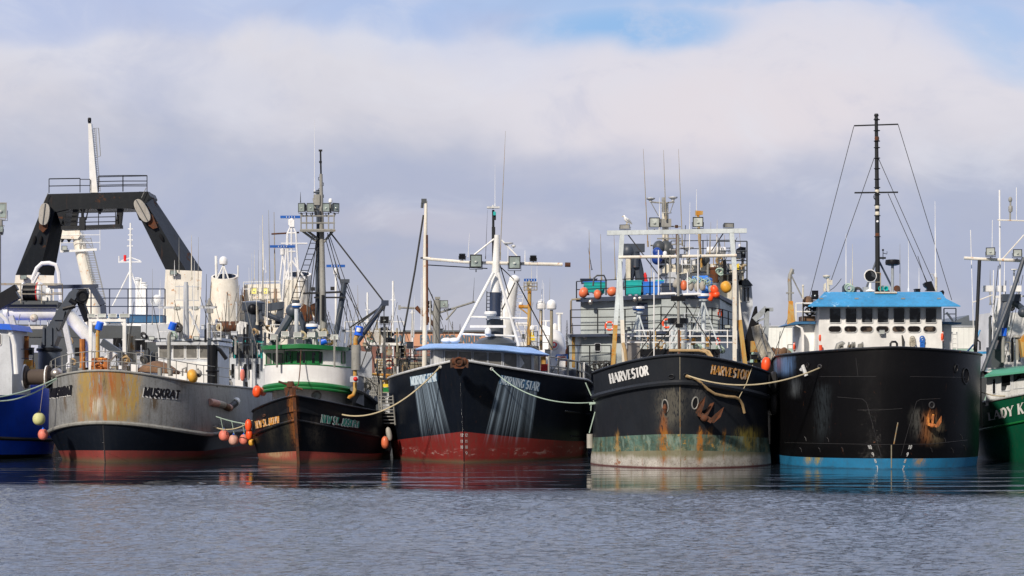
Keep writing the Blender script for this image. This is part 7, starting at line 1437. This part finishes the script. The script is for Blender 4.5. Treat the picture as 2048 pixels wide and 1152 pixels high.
g = MB(); poleP(g, [(1657, 583), (1656, 557), (1653, 556)], Y + 1.5, .08, 8); g.lathe([(.1, 0), (.2, .1), (.2, .16), (.04, .2)], P(1653, 557, Y + 1.5), 12); g.pbox(1656, 560, 1665, 570, Y + 1.4, .25); g.prism([(1647, 583), (1648, 568), (1652, 565), (1652, 583)], Y + 1.6, .15); part(ro, 'aerial_post', g, 'cream')
# searchlight
g = MB(); g.lathe([(.12, .35), (.27, .22), (.31, .05), (.31, 0), (.27, -.02)], P(1740.6, 551.5, Y + .6), 24, (0, 1, 0)); sl_ = part(ro, 'searchlight', g, 'white'); disc(sl_, plane_at(Y + .57), 1740.6, 551.5, 11, 'glass_dark', .02, 'lens'); g = MB(); g.torus(P(1740.6, 551.5, Y + .6), .33, .018, (0, 1, 0), 20, 5); g.tube([P(1740.6, 584, Y + .7), P(1740.6, 564, Y + .7)], .07, 8); g.lathe([(.28, 0), (.2, .08), (.06, .15)], P(1740.6, 583, Y + .7), 12); part(sl_, 'bracket', g, 'white')
# mast
Ym = Y + 2.2
g = MB(); g.tube([P(1755.4, 586, Ym), P(1754.5, 420, Ym), P(1752.5, 232, Ym)], [.135, .12, .09], 14); mb_ = part(T5, 'mast', g, 'black_pole')
g = MB(); g.bar(P(1708, 251.5, Ym), P(1796, 248.5, Ym), .07); part(mb_, 'upper_yard', g, 'black_pole'); g = MB(); g.bar(P(1709, 385.5, Ym - .1), P(1796, 384.5, Ym - .1), .08); part(mb_, 'lower_yard', g, 'black_pole')
g = MB()
for y in (240, 262, 283, 296, 317, 338, 359, 376, 390, 411, 432, 474): g.lathe([(.17, 0), (.18, .02), (.17, .04)], P(1753.5 + (y - 240) * .006, y, Ym), 10)
for y in (233, 241): g.lathe([(.1, 0), (.13, .05), (.1, .15)], P(1752.7, y, Ym), 10)
poleP(g, [(1748, 391), (1748, 396), (1752, 401)], Ym, .03, 4); g.box(P(1763, 516, Ym), (.45, .15, .1)); part(mb_, 'mast_collars', g, 'black_pole')
for y, mt in ((277, 'rust'), (470, 'rust'), (383, 'cream'), (414, 'cream'), (427, 'cream')): g = MB(); g.lathe([(.11, -.1), (.13, 0), (.11, .1)], P(1753.5 + (y - 240) * .006, y, Ym - .03), 10); part(mb_, 'mast_lamp', g, mt)
g = MB(); g.ball(P(1755, 443, Ym - .1), .07, .07); part(mb_, 'bell_lamp', g, 'white_clean')
g = MB(); poleP(g, [(1753, 520), (1730, 583)], Ym + .5, .055); poleP(g, [(1757, 520), (1786, 578)], Ym + .5, .055); part(mb_, 'mast_brace', g, 'crane_blue')
wires(mb_, [(1707.6, 253, 1617.5, 600), (1796, 248.5, 1903.5, 600), (1748, 317, 1659, 570), (1757, 317, 1866, 562), (1776, 387, 1856, 568)], .018, 'rope_dark', 'stay_wire', Ym)
g = MB(); poleP(g, [(1785, 584), (1785, 530)], Y + 1.2, .08, 8); dp = part(T5, 'drum_post', g, 'grey'); g = MB(); g.lathe([(.2, -.17), (.37, -.12), (.39, 0), (.37, .14), (.2, .17)], P(1785, 525, Y + 1.2), 20); part(dp, 'drum_antenna', g, 'black')
g = MB(); g.pbox(1727, 574, 1738, 584, Y + 1, .3); g.pbox(1762, 571, 1780, 584, Y + 1.1, .4); part(ro, 'loudhailer_box', g, 'grey', smooth=False)
g = MB()
for x in (1761, 1772): g.lathe([(.05, .2), (.12, 0), (.13, -.03), (.10, -.03), (.03, .15)], P(x, 577, Y + .9), 14, (0, 1, 0))
part(ro, 'horn', g, 'teal')
g = MB(); g.lathe([(.17, -.05), (.17, .05)], P(1794, 577, Y + 1.1), 14, (.6, 1, 0)); part(ro, 'side_horn', g, 'rust'); g = MB(); g.prism([(1848, 567), (1852, 564), (1863, 562), (1871, 582), (1852, 582), (1856, 577), (1850, 573)], Y + .6, .4); g.prism([(1882, 582), (1886, 580), (1889, 584), (1887, 592), (1880, 588)], Y + .8, .3); part(ro, 'hooded_light', g, 'black', smooth=False)
g = MB(); poleP(g, [(1872, 583), (1872, 555)], Y + 1, .07); poleP(g, [(1872, 560), (1866, 548), (1861, 548)], Y + 1, .02, 4); poleP(g, [(1606, 598), (1606, 575)], Y + 1.5, .05); g.ball(P(1606, 572, Y + 1.5), .06, .08); part(ro, 'aerial_stub', g, 'cream')
g = MB(); poleP(g, [(1766, 520), (1766, 500)], Ym, .02, 4); g.ball(P(1766, 500, Ym), .06, .06); poleP(g, [(1766, 506), (1774, 508), (1774, 503)], Ym, .02, 4); part(mb_, 'anemometer', g, 'black_pole')
for (x0, y0, x1, y1, r, mt) in ((1692, 467, 1692, 583, .025, 'white_clean'), (1705, 488, 1705, 583, .022, 'cream'), (1701, 558, 1702, 583, .03, 'cream'), (1800, 487, 1800, 583, .02, 'galv'), (1817, 482, 1817, 583, .025, 'white_clean'), (1838, 535, 1838, 583, .02, 'white_clean'), (1870, 402, 1871, 556, .03, 'white_clean')): whip(T5, x0, y0, x1, y1, Y + 1.5, r, mt)
g = MB(); g.prism([(1752, 524), (1766, 524), (1766, 527), (1752, 527)], 130, .3)
# life rings / buoys edge-on and deck gear
for x, y, r, lb in ((1589, 694, 9.5, 'red life ring edge-on at the far left side wall of the blue-roofed boat'), (1641, 676, 11, 'red life ring edge-on at the left corner of the white wheelhouse front'), (1885, 674, 12, 'red life ring edge-on at the right corner of the white wheelhouse front')): lifering(x, y, Y + .2, r, lb, axis=(1, -.32, 0))
g = MB(); poleP(g, [(1641, 690), (1642, 712)], Y - .2, .09, 6); single('hanging_strap', g, 'ring', 'orange strap hanging below the life ring at the left wheelhouse corner', 'strap')
t = thing('coiled_line', 'bright blue coiled line hanging on the white wheelhouse front', 'rope', P(1844, 700, Y)); g = MB()
for i in range(5): g.torus(P(1844.5, 677 + i * 5, Y - .12 - .02 * i), .10 + .02 * (i < 2), .035, (.25 * (i % 2) - .1, 1, .1), 14, 5)
for dx in (-.05, .02, .07): g.tube([P(1844, 680, Y - .15) + Vector((dx, 0, 0)), P(1844, 698, Y - .15) + Vector((dx * .7, 0, 0))], .03, 5)
part(t, 'coil', g, 'rope_blue')
t = thing('coiled_line', 'olive coiled line hanging left of the blue one on the white wheelhouse front', 'rope', P(1825, 700, Y)); g = MB()
for i in range(4): g.torus(P(1825, 677 + i * 3.5, Y - .12 - .02 * i), .12 + .01 * i, .03, (.2 * (i % 2), 1, .1), 14, 5)
for dx in (-.04, .04): g.tube([P(1825, 682, Y - .15) + Vector((dx, 0, 0)), P(1825, 698, Y - .15) + Vector((dx, 0, 0))], .035, 5)
part(t, 'coil', g, 'hose_pale')
g = MB(); g.tube([P(1804, 670, Y - .1), P(1806, 680, Y - .12), P(1806, 697, Y - .1)], [.03, .07, .05], 6); single('coiled_line', g, 'rope_dark', 'thin dark line hanging left of the olive one on the white wheelhouse front', 'rope')
flood(wh, 1764, 664, Y - .25, 10, 8, 'light_grey', 'lens_bright', .2)
g = MB(); g.tube([P(1781, 698, 97), P(1781, 687, 97), P(1784, 683.5, 97), P(1791, 683.5, 97), P(1794, 687, 97), P(1794, 698, 97)], .055, 8); part(T5, 'tow_hoop', g, 'black')
g = MB(); Yd = 99.5
g.tube([P(1673, 703, Yd), P(1677, 690, Yd), P(1684, 687, Yd), P(1687, 690, Yd)], .14, 8); g.tube([P(1673, 700, Yd), P(1735, 698, Yd)], .1, 8); g.prism([(1680, 688), (1687, 688), (1687, 703), (1680, 703)], Yd, .4)
for x in (1698, 1705, 1709, 1725): g.lathe([(.07, 0), (.16, .02), (.16, .08), (.07, .1)], P(x - 2, 690, Yd), 12, (1, 0, 0))
g.prism([(1697, 690), (1709, 686), (1711, 698), (1695, 698)], Yd, .3); g.prism([(1718, 688), (1726, 686), (1722, 698), (1716, 698)], Yd, .3); part(T5, 'anchor_windlass', g, 'galv')
# fender tyres & battered fittings on its left shoulder
g = MB(); g.tube([s5(1606, 740)[0] + Vector((-.1, -.1, 0)), s5(1606, 740)[0] + Vector((-.05, -.25, .2)), s5(1612, 752)[0] + Vector((0, -.15, 0))], .1, 8); part(hull5, 'chafe_lip', g, 'cap_white')
for dz, lb in ((0, 'upper'), (-1.1, 'lower')):
    g = MB(); p = s5(1559, 765)[0]; g.torus(p + Vector((-.3, 0, dz)), .42, .17, (1, -.1, 0), 20, 8); single('tyre_fender', g, 'rubber', lb + ' black tyre squeezed between the HARVESTOR and the blue-roofed boat', 'fender')
g = MB(); p = hb.at(1, 1, 20, .25); g.tube([p + Vector((.1, 0, 0)), p + Vector((.15, 0, -2.2))], .35, 12); single('black_fender', g, 'rubber', 'big black cylindrical fender between the blue-roofed boat and the green boat', 'fender')
# ================================================================ green boat at the right edge
Y = 104.5
g = MB(); g.hexa([P(1971, 812, Y + 1), P(2120, 800, Y - 1), P(2120, 800, Y + 4), P(1971, 812, Y + 4), P(1974, 748, Y + 1), P(2120, 728, Y - 1), P(2120, 728, Y + 4), P(1974, 748, Y + 4)]); wh = part(T6, 'wheelhouse', g, 'cap_white', smooth=False); sfl = cast_on(g.bvh())
g = MB(); k0 = [P(1985, 741, Y + .6), P(2130, 724, Y - 1)]; k1 = [P(1969, 751, Y + .4), P(2130, 733, Y - 1.7)]; k2 = [p - Vector((0, 0, .1)) for p in k1]; k3 = [p + Vector((0, 1, 0)) for p in k2]; bk = [p + Vector((0, 4, 0)) for p in k0]; g.add([*bk, *k0, *k1, *k2, *k3], [(0, 1, 3, 2), (2, 3, 5, 4), (4, 5, 7, 6), (6, 7, 9, 8)]); part(wh, 'roof', g, 'green_roof', smooth=False)
for x0, x1, y0 in ((1986, 1991, 758), (2003, 2021, 752), (2027, 2060, 747)): window(wh, sfl, x0, y0, x1, y0 + 30, 'light_grey', 'glass_dark', 1.2, 2, .05, -.1)
g = MB(); g.prism([(1950, 748), (1966, 742), (1990, 748), (1980, 772), (1963, 812), (1950, 816)], Y + 3, 1); part(T6, 'bulwark_panel', g, 'dark_grey', smooth=False)
g = MB(); poleP(g, [(1949, 742), (1954, 640), (1959, 520)], Y + 2, .1, 8); poleP(g, [(1948, 700), (1950, 684), (1955, 680), (1960, 684), (1960, 700)], Y + 2, .05, 6); part(T6, 'dark_pole', g, 'black_pole')
g = MB(); poleP(g, [(1928, 516), (1960, 518), (2060, 522)], Y + 2, .09, 8); poleP(g, [(1995, 440), (2060, 442)], Y + 2, .04, 5); poleP(g, [(2005, 518), (2048, 470)], Y + 2, .035, 5); poleP(g, [(1945, 605), (1985, 590)], Y + 2, .03, 5); part(T6, 'yardarm', g, 'white_rusty')
g = MB(); poleP(g, [(2020, 440), (2021, 402)], Y + 2, .05, 6); g.ball(P(2020.5, 399, Y + 2), .11, .16); g.lathe([(.1, 0), (.12, .1), (.12, .3), (.08, .35)], P(2021, 424, Y + 2), 8); part(T6, 'wind_gauge', g, 'galv')
flood(T6, 1981, 503, Y + 1.6, 18, 16, 'black', 'lens_bright', .3, turn=-20); flood(T6, 2035, 506, Y + 1.6, 18, 15, 'black', 'lens_bright', .3)
g = MB(); poleP(g, [(2048, 515), (2020, 600), (1966, 742)], Y + 1.5, .12, 8); poleP(g, [(1995, 700), (2012, 610), (2020, 595)], Y + 2.5, .32, 8); g.box(P(2021, 596, Y + 2.5), (1.0, .6, .4)); poleP(g, [(2024, 600), (2048, 620)], Y + 2.5, .18); g.ball(P(2046, 625, Y + 1.5), .28, .28); part(T6, 'dark_boom', g, 'crane_blue')
g = MB(); poleP(g, [(2000, 660), (2000, 560), (1999, 380)], Y + 2.5, .05, 6); poleP(g, [(1985, 700), (1987, 540)], Y + 2.6, .03, 5); poleP(g, [(1941, 460), (1948, 700)], Y + 2.6, .025, 5); poleP(g, [(2033, 375), (2033, 440)], Y + 2, .02, 4); poleP(g, [(1985, 440), (1984, 520)], Y + 2, .02, 4); part(T6, 'whip_antennas', g, 'white_clean')
g = MB()
for x, w in ((1977, 20), (2004, 16), (2033, 20)): g.pbox(x - w / 2, 571, x + w / 2, 583, Y + 3, .4)
g.bar(P(1985, 594, Y + 3), P(2060, 592, Y + 3), .1); poleP(g, [(1987, 583), (1987, 600)], Y + 3, .04); poleP(g, [(2028, 541), (2028, 570)], Y + 3, .05); g.lathe([(.05, 0), (.2, .03), (.2, .08)], P(2028, 541, Y + 3), 10); part(T6, 'flat_lamps', g, 'white')
g = MB(); g.prism([(1985, 640), (1998, 590), (2012, 590), (2000, 660), (1992, 745), (1975, 745)], Y + 6, 1); g.pbox(1984, 625, 2100, 750, Y + 7, 4); part(T6, 'white_a_frame', g, 'white', smooth=False)
g = MB(); g.pbox(1983, 694, 2008, 735, Y + 3.2, 1.2); part(T6, 'winch_box', g, 'dark_grey', smooth=False)
for x, mt in ((1997, 'white'), (2007, 'cap_blue')): g = MB(); g.tube([P(x, 672, Y + 2), P(x + 1, 656, Y + 2)], .17, 12); part(T6, 'drum_cap', g, mt)
g = MB(); poleP(g, [(2006, 725), (2006, 672)], Y + 2, .1); poleP(g, [(2035, 720), (2034, 675)], Y + 1.5, .1); g.lathe([(.25, 0), (.2, .12)], P(2034, 675, Y + 1.5), 10); part(T6, 'vent_pipe', g, 'galv')
g = MB(); g.bar(P(1951, 706, Y + 5), P(1976, 705, Y + 5), .14); poleP(g, [(1930, 708), (1951, 685), (1960, 660)], Y + 5, .05); part(T6, 'blue_shelf', g, 'trim_blue'); g = MB(); g.prism([(2040, 680), (2052, 668), (2060, 700), (2046, 715)], Y + 1, .5); part(T6, 'yellow_locker', g, 'yellow_rust', smooth=False)
# ================================================================ loose buoys, fenders and ropes
for x, y, Y, rx, ry, mt, lb, ax in ((78, 838, 102.5, 12.5, 12.5, 'buoy_yellow', 'pale yellow round buoy hanging between the blue hull and the grey bow', (0, 0, 1)), (86, 869, 103.5, 10, 11, 'pink', 'salmon pink buoy at the lower left corner of the grey bow', (0, 0, 1)), (448, 871, 107.5, 10.5, 11, 'pink', 'leftmost salmon pink buoy of the row between the grey and green-trimmed boats', (0, 0, 1)), (467, 880, 107.6, 10, 10.5, 'pale_pink', 'pale faded pink buoy second in the row between the hulls', (0, 0, 1)), (488, 879, 107.7, 9.5, 10.5, 'pink', 'salmon pink buoy third in the row between the hulls', (0, 0, 1)), (497, 851, 105.6, 7, 12.5, 'neon', 'upper neon orange fender at the left shoulder of the NEW ST. JOSEPH', (0, 0, 1)), (498.5, 869, 105.7, 7, 11, 'neon', 'lower neon orange fender at the left shoulder of the NEW ST. JOSEPH', (0, 0, 1)), (503, 885, 106.4, 6, 7, 'buoy_amber', 'small tan buoy half hidden under the neon orange fenders', (0, 0, 1)),
        (514, 783, 110.5, 9, 12, 'neon', 'red buoy wrapped with dark net left of the white rounded house', (.1, 0, 1)), (526, 783, 110.9, 7, 9, 'pink', 'pink buoy tucked right behind the red net-wrapped one', (0, 0, 1)), (770, 885, 105.0, 7.5, 12.5, 'orange', 'orange oblong fender between the NEW ST. JOSEPH and MORNING STAR hulls', (0, 0, 1)), (778, 868, 107, 6, 14, 'buoy_grey', 'mottled grey-green fender just behind the orange oblong one', (-.2, 0, 1))): buoy(x, y, Y, rx, ry, mt, lb, axis=ax, bands=ry > rx * 1.4)
for x0, y0, x1, y1, Y in ((88, 790, 80, 824, 103),): g = MB(); poleP(g, [(x0, y0 - 30), (x1, y1)], Y, .01, 4); single('lanyard', g, 'rope', 'thin line holding the pale yellow round buoy', 'rope')
g = MB(); g.tube([P(1180, 868, 101.5), P(1180, 896, 101.5)], .17, 12); single('cylinder_fender', g, 'buoy_grey', 'grey cylindrical fender hanging between the MORNING STAR and HARVESTOR hulls', 'fender')
g = MB(); g.tube([P(1530, 826, 101), P(1544, 825, 101)], .14, 8); g.tube([P(1534, 826, 101), P(1534, 888, 101)], .17, 10); single('cylinder_fender', g, 'buoy_grey', 'grey hanging fender between the HARVESTOR and blue-roofed boat hulls', 'fender')
ropeobj(sag(hm.at(0, -1, 8, .05, -.1), P(-40, 797, 101), .25), .035, 'rope_green', 'upper pale green mooring line from the grey bow to the blue boat')
ropeobj(sag(hm.at(0, -1, 8, .05, -.15), P(-40, 798, 101.4), .5), .035, 'rope_green', 'lower pale green mooring line from the grey bow to the blue boat')
a = s1(424, 854); b_ = s2(508, 841); ropeobj(sag(a[0] + a[1] * .1, b_[0] + b_[1] * .1, .3), .035, 'rope', 'tan mooring line from the grey hull to the NEW ST. JOSEPH bow')
g = MB(); g.tube(sag(P(432, 833, 107), P(494, 848, 107), .05), .03, 5)
for t_2 in (.15, .5, .85): q = P(432 + 62 * t_2, 833 + 15 * t_2, 107); g.tube([q, q + Vector((.15, 0, -.75))], .02, 4)
single('buoy_line', g, 'rope_green', 'line with drop cords from which the pink buoys hang', 'rope')
a = s2(683, 829); b_ = s3(881, 734); mid = P(736, 833, 101.5); p0 = a[0] + a[1] * .05; p2 = b_[0] + b_[1] * .05
def bez(p0, p1, p2, k=22): return [p0 * (1 - t) ** 2 + p1 * 2 * t * (1 - t) + p2 * t * t for t in [i / k for i in range(k + 1)]]
ropeobj(bez(p0, P(775, 850, 101.0), p2), .04, 'rope', 'long tan mooring line from the NEW ST. JOSEPH bow to the MORNING STAR')
a = s3(983, 738); b_ = s4(1190, 805); ropeobj(bez(a[0] + a[1] * .05, P(1060, 815, 99.5), b_[0] + Vector((-.15, -.05, 0))), .028, 'rope_green', 'pale green mooring line drooping across the right MORNING STAR name to the HARVESTOR')
g = MB(); b2 = s4(1190, 808)[0]; g.tube([b2 + Vector((-.3, -.1, 0)), b2 + Vector((.1, -.1, .05))], .07, 6); g.tube([b2 + Vector((-.2, -.1, 0)), b2 + Vector((-.22, -.1, -.35))], .03, 5); g.tube([b2 + Vector((0, -.1, -.4)), b2 + Vector((-.3, -.1, -1.5))], .03, 5); single('rope_knot', g, 'rope_green', 'pale green knot and loose tail at the left shoulder of the HARVESTOR', 'rope')
a = s4(1373, 750); b_ = s5(1640, 736); ropeobj(bez(a[0] + a[1] * .05, P(1500, 797, 92.5), b_[0] + b_[1] * .05), .035, 'rope', 'long tan mooring line from the HARVESTOR hawse to the black bow of the blue-roofed boat')
a = s6(2020, 795); ropeobj(sag(P(1950, 778, 106), P(2010, 792, 103.5), .12), .03, 'rope', 'short tan mooring line between the blue-roofed boat and the green boat')
# ================================================================ small deck gear that crowds the boats
def clutter(par, x0, x1, y0, y1, Y, n_, seed, mats=('galv', 'white', 'dark_grey', 'black', 'galv_yellow', 'light_grey', 'crane_blue'), lines_=4, tall=0):
    rnd = random.Random(seed)
    for i in range(n_):
        x = rnd.uniform(x0, x1); y = rnd.uniform(y0, y1); yy = Y + rnd.uniform(-1, 1); k = rnd.random(); mt = rnd.choice(mats); g = MB()
        if k < .3: w, h = rnd.uniform(4, 13), rnd.uniform(4, 14); g.pbox(x, y, x + w, y + h, yy, .5); g.pbox(x - .6, y - 1.2, x + w + .6, y - .1, yy - .05, .6); part1(par, 'deck_locker', g, mt, smooth=False)
        elif k < .6: h = rnd.uniform(14, 36); poleP(g, [(x, y1 + 4), (x, y), (x + rnd.uniform(-5, 5), y - 4)], yy, rnd.uniform(.04, .1), 7); part1(par, 'vent_pipe', g, mt)
        elif k < .8: rails(g, [P(x, y1, yy), P(x + rnd.uniform(15, 40), y1, yy)], (.5, 1.0), .9, .022, .028); part1(par, 'railing', g, mt)
        else:
            c = P(x, y, yy); g.torus(c, .2, .06, (rnd.random(), 1, rnd.random()), 12, 5); g.torus(c + Vector((.08, -.05, -.06)), .2, .05, (rnd.random(), 1, rnd.random()), 12, 5); part1(par, 'hose_coil', g, rnd.choice(('rope', 'rope_dark', 'rope_green', 'hose')))
    for i in range(lines_):
        xa = rnd.uniform(x0, x1); xb = xa + rnd.uniform(-45, 45); g = MB(); g.tube(sag(P(xa, y0 - rnd.uniform(10, 70), Y), P(xb, y1, Y), rnd.uniform(0, .25), 6), rnd.uniform(.012, .022), 4); part1(par, 'line', g, rnd.choice(('rope_dark', 'rope_dark', 'galv')))
    for i in range(tall):
        x = rnd.uniform(x0, x1); t_ = y0 - rnd.uniform(20, 110); whip(par, x, t_, x + rnd.uniform(-2, 2), y0 + 10, Y, rnd.choice((.016, .022, .03)), rnd.choice(('white_clean', 'galv', 'cream', 'galv_yellow')))
clutter(T1, 150, 300, 715, 740, 108, 12, 1, lines_=3)
clutter(T1, 300, 420, 640, 680, 116, 8, 2, lines_=6, tall=5)
clutter(T0, 0, 60, 690, 735, 107, 7, 3, lines_=3)
clutter(TG, 120, 330, 665, 735, 130, 30, 4, lines_=4)
clutter(TG, 40, 180, 625, 655, 119, 8, 5, lines_=4)
clutter(TC, 430, 540, 640, 705, 130, 26, 6, mats=('dark_grey', 'black', 'crane_blue', 'galv', 'light_grey'), lines_=12, tall=8)
clutter(TC, 430, 510, 735, 775, 128, 9, 7, lines_=2)
clutter(TF, 470, 640, 600, 655, 138, 22, 8, lines_=6, tall=6)
clutter(T2, 530, 690, 660, 685, 110, 8, 9, lines_=8)
clutter(TH, 690, 835, 665, 745, 122, 26, 10, mats=('dark_grey', 'black', 'galv', 'galv_yellow', 'crane_blue', 'cap_white'), lines_=12, tall=8)
clutter(TH, 695, 780, 760, 800, 116, 9, 11, lines_=3)
clutter(TV, 840, 930, 650, 700, 126, 4, 12, lines_=5, tall=3)
clutter(TW, 1000, 1090, 660, 700, 131, 8, 13, lines_=5, tall=4)
clutter(TQ, 1080, 1140, 735, 760, 137, 6, 14, lines_=2)
clutter(TS, 1330, 1480, 505, 545, 121, 22, 15, lines_=8, tall=5)
clutter(TS, 1340, 1470, 640, 660, 116, 6, 16, lines_=2)
clutter(T4, 1260, 1440, 680, 698, 104.5, 12, 17, mats=('white', 'galv', 'pale_blue_white', 'yellow_rust'), lines_=3)
clutter(T5, 1650, 1870, 572, 583, 105, 7, 18, lines_=2)
clutter(T6, 1975, 2048, 600, 720, 110, 16, 19, lines_=6, tall=6)
clutter(TZ, 1500, 1590, 700, 725, 110, 8, 20, lines_=3)
# ================================================================ person on the cream workboat
def person(label, px, ytop, Y, height=1.74, lean=.12, jacket='black_cloth'):
    top = P(px, ytop, Y); f = Vector((top.x, Y, top.z - height)); h = height
    t = thing('person', label, 'person', f)
    J = {'pel': (0, 0, .53), 'wst': (.0, 0, .62), 'che': (lean * .5, -.01, .73), 'nek': (lean * .8, -.02, .83), 'hed': (lean, -.04, .90), 'crn': (lean, -.04, .965),
         'shl': (lean * .6 - .105, 0, .80), 'ell': (lean * .6 - .15, -.04, .65), 'wrl': (lean * .6 - .06, -.13, .60), 'hal': (lean * .6 - .03, -.16, .61),
         'shr': (lean * .6 + .105, 0, .80), 'elr': (lean * .6 + .15, -.03, .65), 'wrr': (lean * .6 + .12, -.11, .55), 'har': (lean * .6 + .12, -.14, .53),
         'hpl': (-.055, 0, .51), 'knl': (-.065, -.02, .28), 'anl': (-.07, .01, .045), 'tol': (-.075, -.09, .02), 'hpr': (.055, 0, .51), 'knr': (.07, .0, .28), 'anr': (.085, .02, .045), 'tor': (.1, -.08, .02)}
    Rr = {'pel': .085, 'wst': .078, 'che': .095, 'nek': .032, 'hed': .052, 'crn': .045, 'hpl': .055, 'hpr': .055, 'knl': .036, 'knr': .036, 'anl': .028, 'anr': .028, 'tol': .022, 'tor': .022, 'shl': .042, 'shr': .042, 'ell': .03, 'elr': .03, 'wrl': .02, 'wrr': .02, 'hal': .022, 'har': .022}
    E = [('pel', 'wst'), ('wst', 'che'), ('che', 'nek'), ('nek', 'hed'), ('hed', 'crn'), ('che', 'shl'), ('shl', 'ell'), ('ell', 'wrl'), ('wrl', 'hal'), ('che', 'shr'), ('shr', 'elr'), ('elr', 'wrr'), ('wrr', 'har'), ('pel', 'hpl'), ('hpl', 'knl'), ('knl', 'anl'), ('anl', 'tol'), ('pel', 'hpr'), ('hpr', 'knr'), ('knr', 'anr'), ('anr', 'tor')]
    ks = list(J); me = bpy.data.meshes.new('tmp'); me.from_pydata([Vector(J[k]) * h for k in ks], [(ks.index(a), ks.index(b)) for a, b in E], [])
    o = bpy.data.objects.new('tmp', me); S.collection.objects.link(o); md = o.modifiers.new('s', 'SKIN')
    for i, k in enumerate(ks): me.skin_vertices[0].data[i].radius = (Rr[k] * h, Rr[k] * h * (.75 if k in ('che', 'wst', 'pel') else 1))
    me.skin_vertices[0].data[0].use_root = True
    sb = o.modifiers.new('b', 'SUBSURF'); sb.levels = 2; sb.render_levels = 2
    dg = bpy.context.evaluated_depsgraph_get(); m2 = bpy.data.meshes.new_from_object(o.evaluated_get(dg)); bpy.data.objects.remove(o)
    m2.materials.clear()
    for k in (jacket, 'navy', 'skin'): m2.materials.append(M[k])
    for p in m2.polygons:
        z = p.center.z / h; hand = (p.center - Vector(J['hal']) * h).length < .035 * h or (p.center - Vector(J['har']) * h).length < .035 * h
        p.material_index = 2 if (z > .845 or hand) else (1 if z < .52 else 0); p.use_smooth = True
    b = bpy.data.objects.new('body', m2); S.collection.objects.link(b); b.parent = t
    g = MB(); c = f + Vector(J['hed']) * h; g.ball(c + Vector((0, .012, .055)), .105, .085, 12); part1(t, 'hair', g, 'net_brown')
    g = MB(); g.ball(c + Vector((0, -.10, .0)), .018, .025, 6); part1(t, 'nose', g, 'skin')
    return t
person('person in a black jacket standing behind the cream deckhouse, left of the life ring', 757, 688, 129.5)
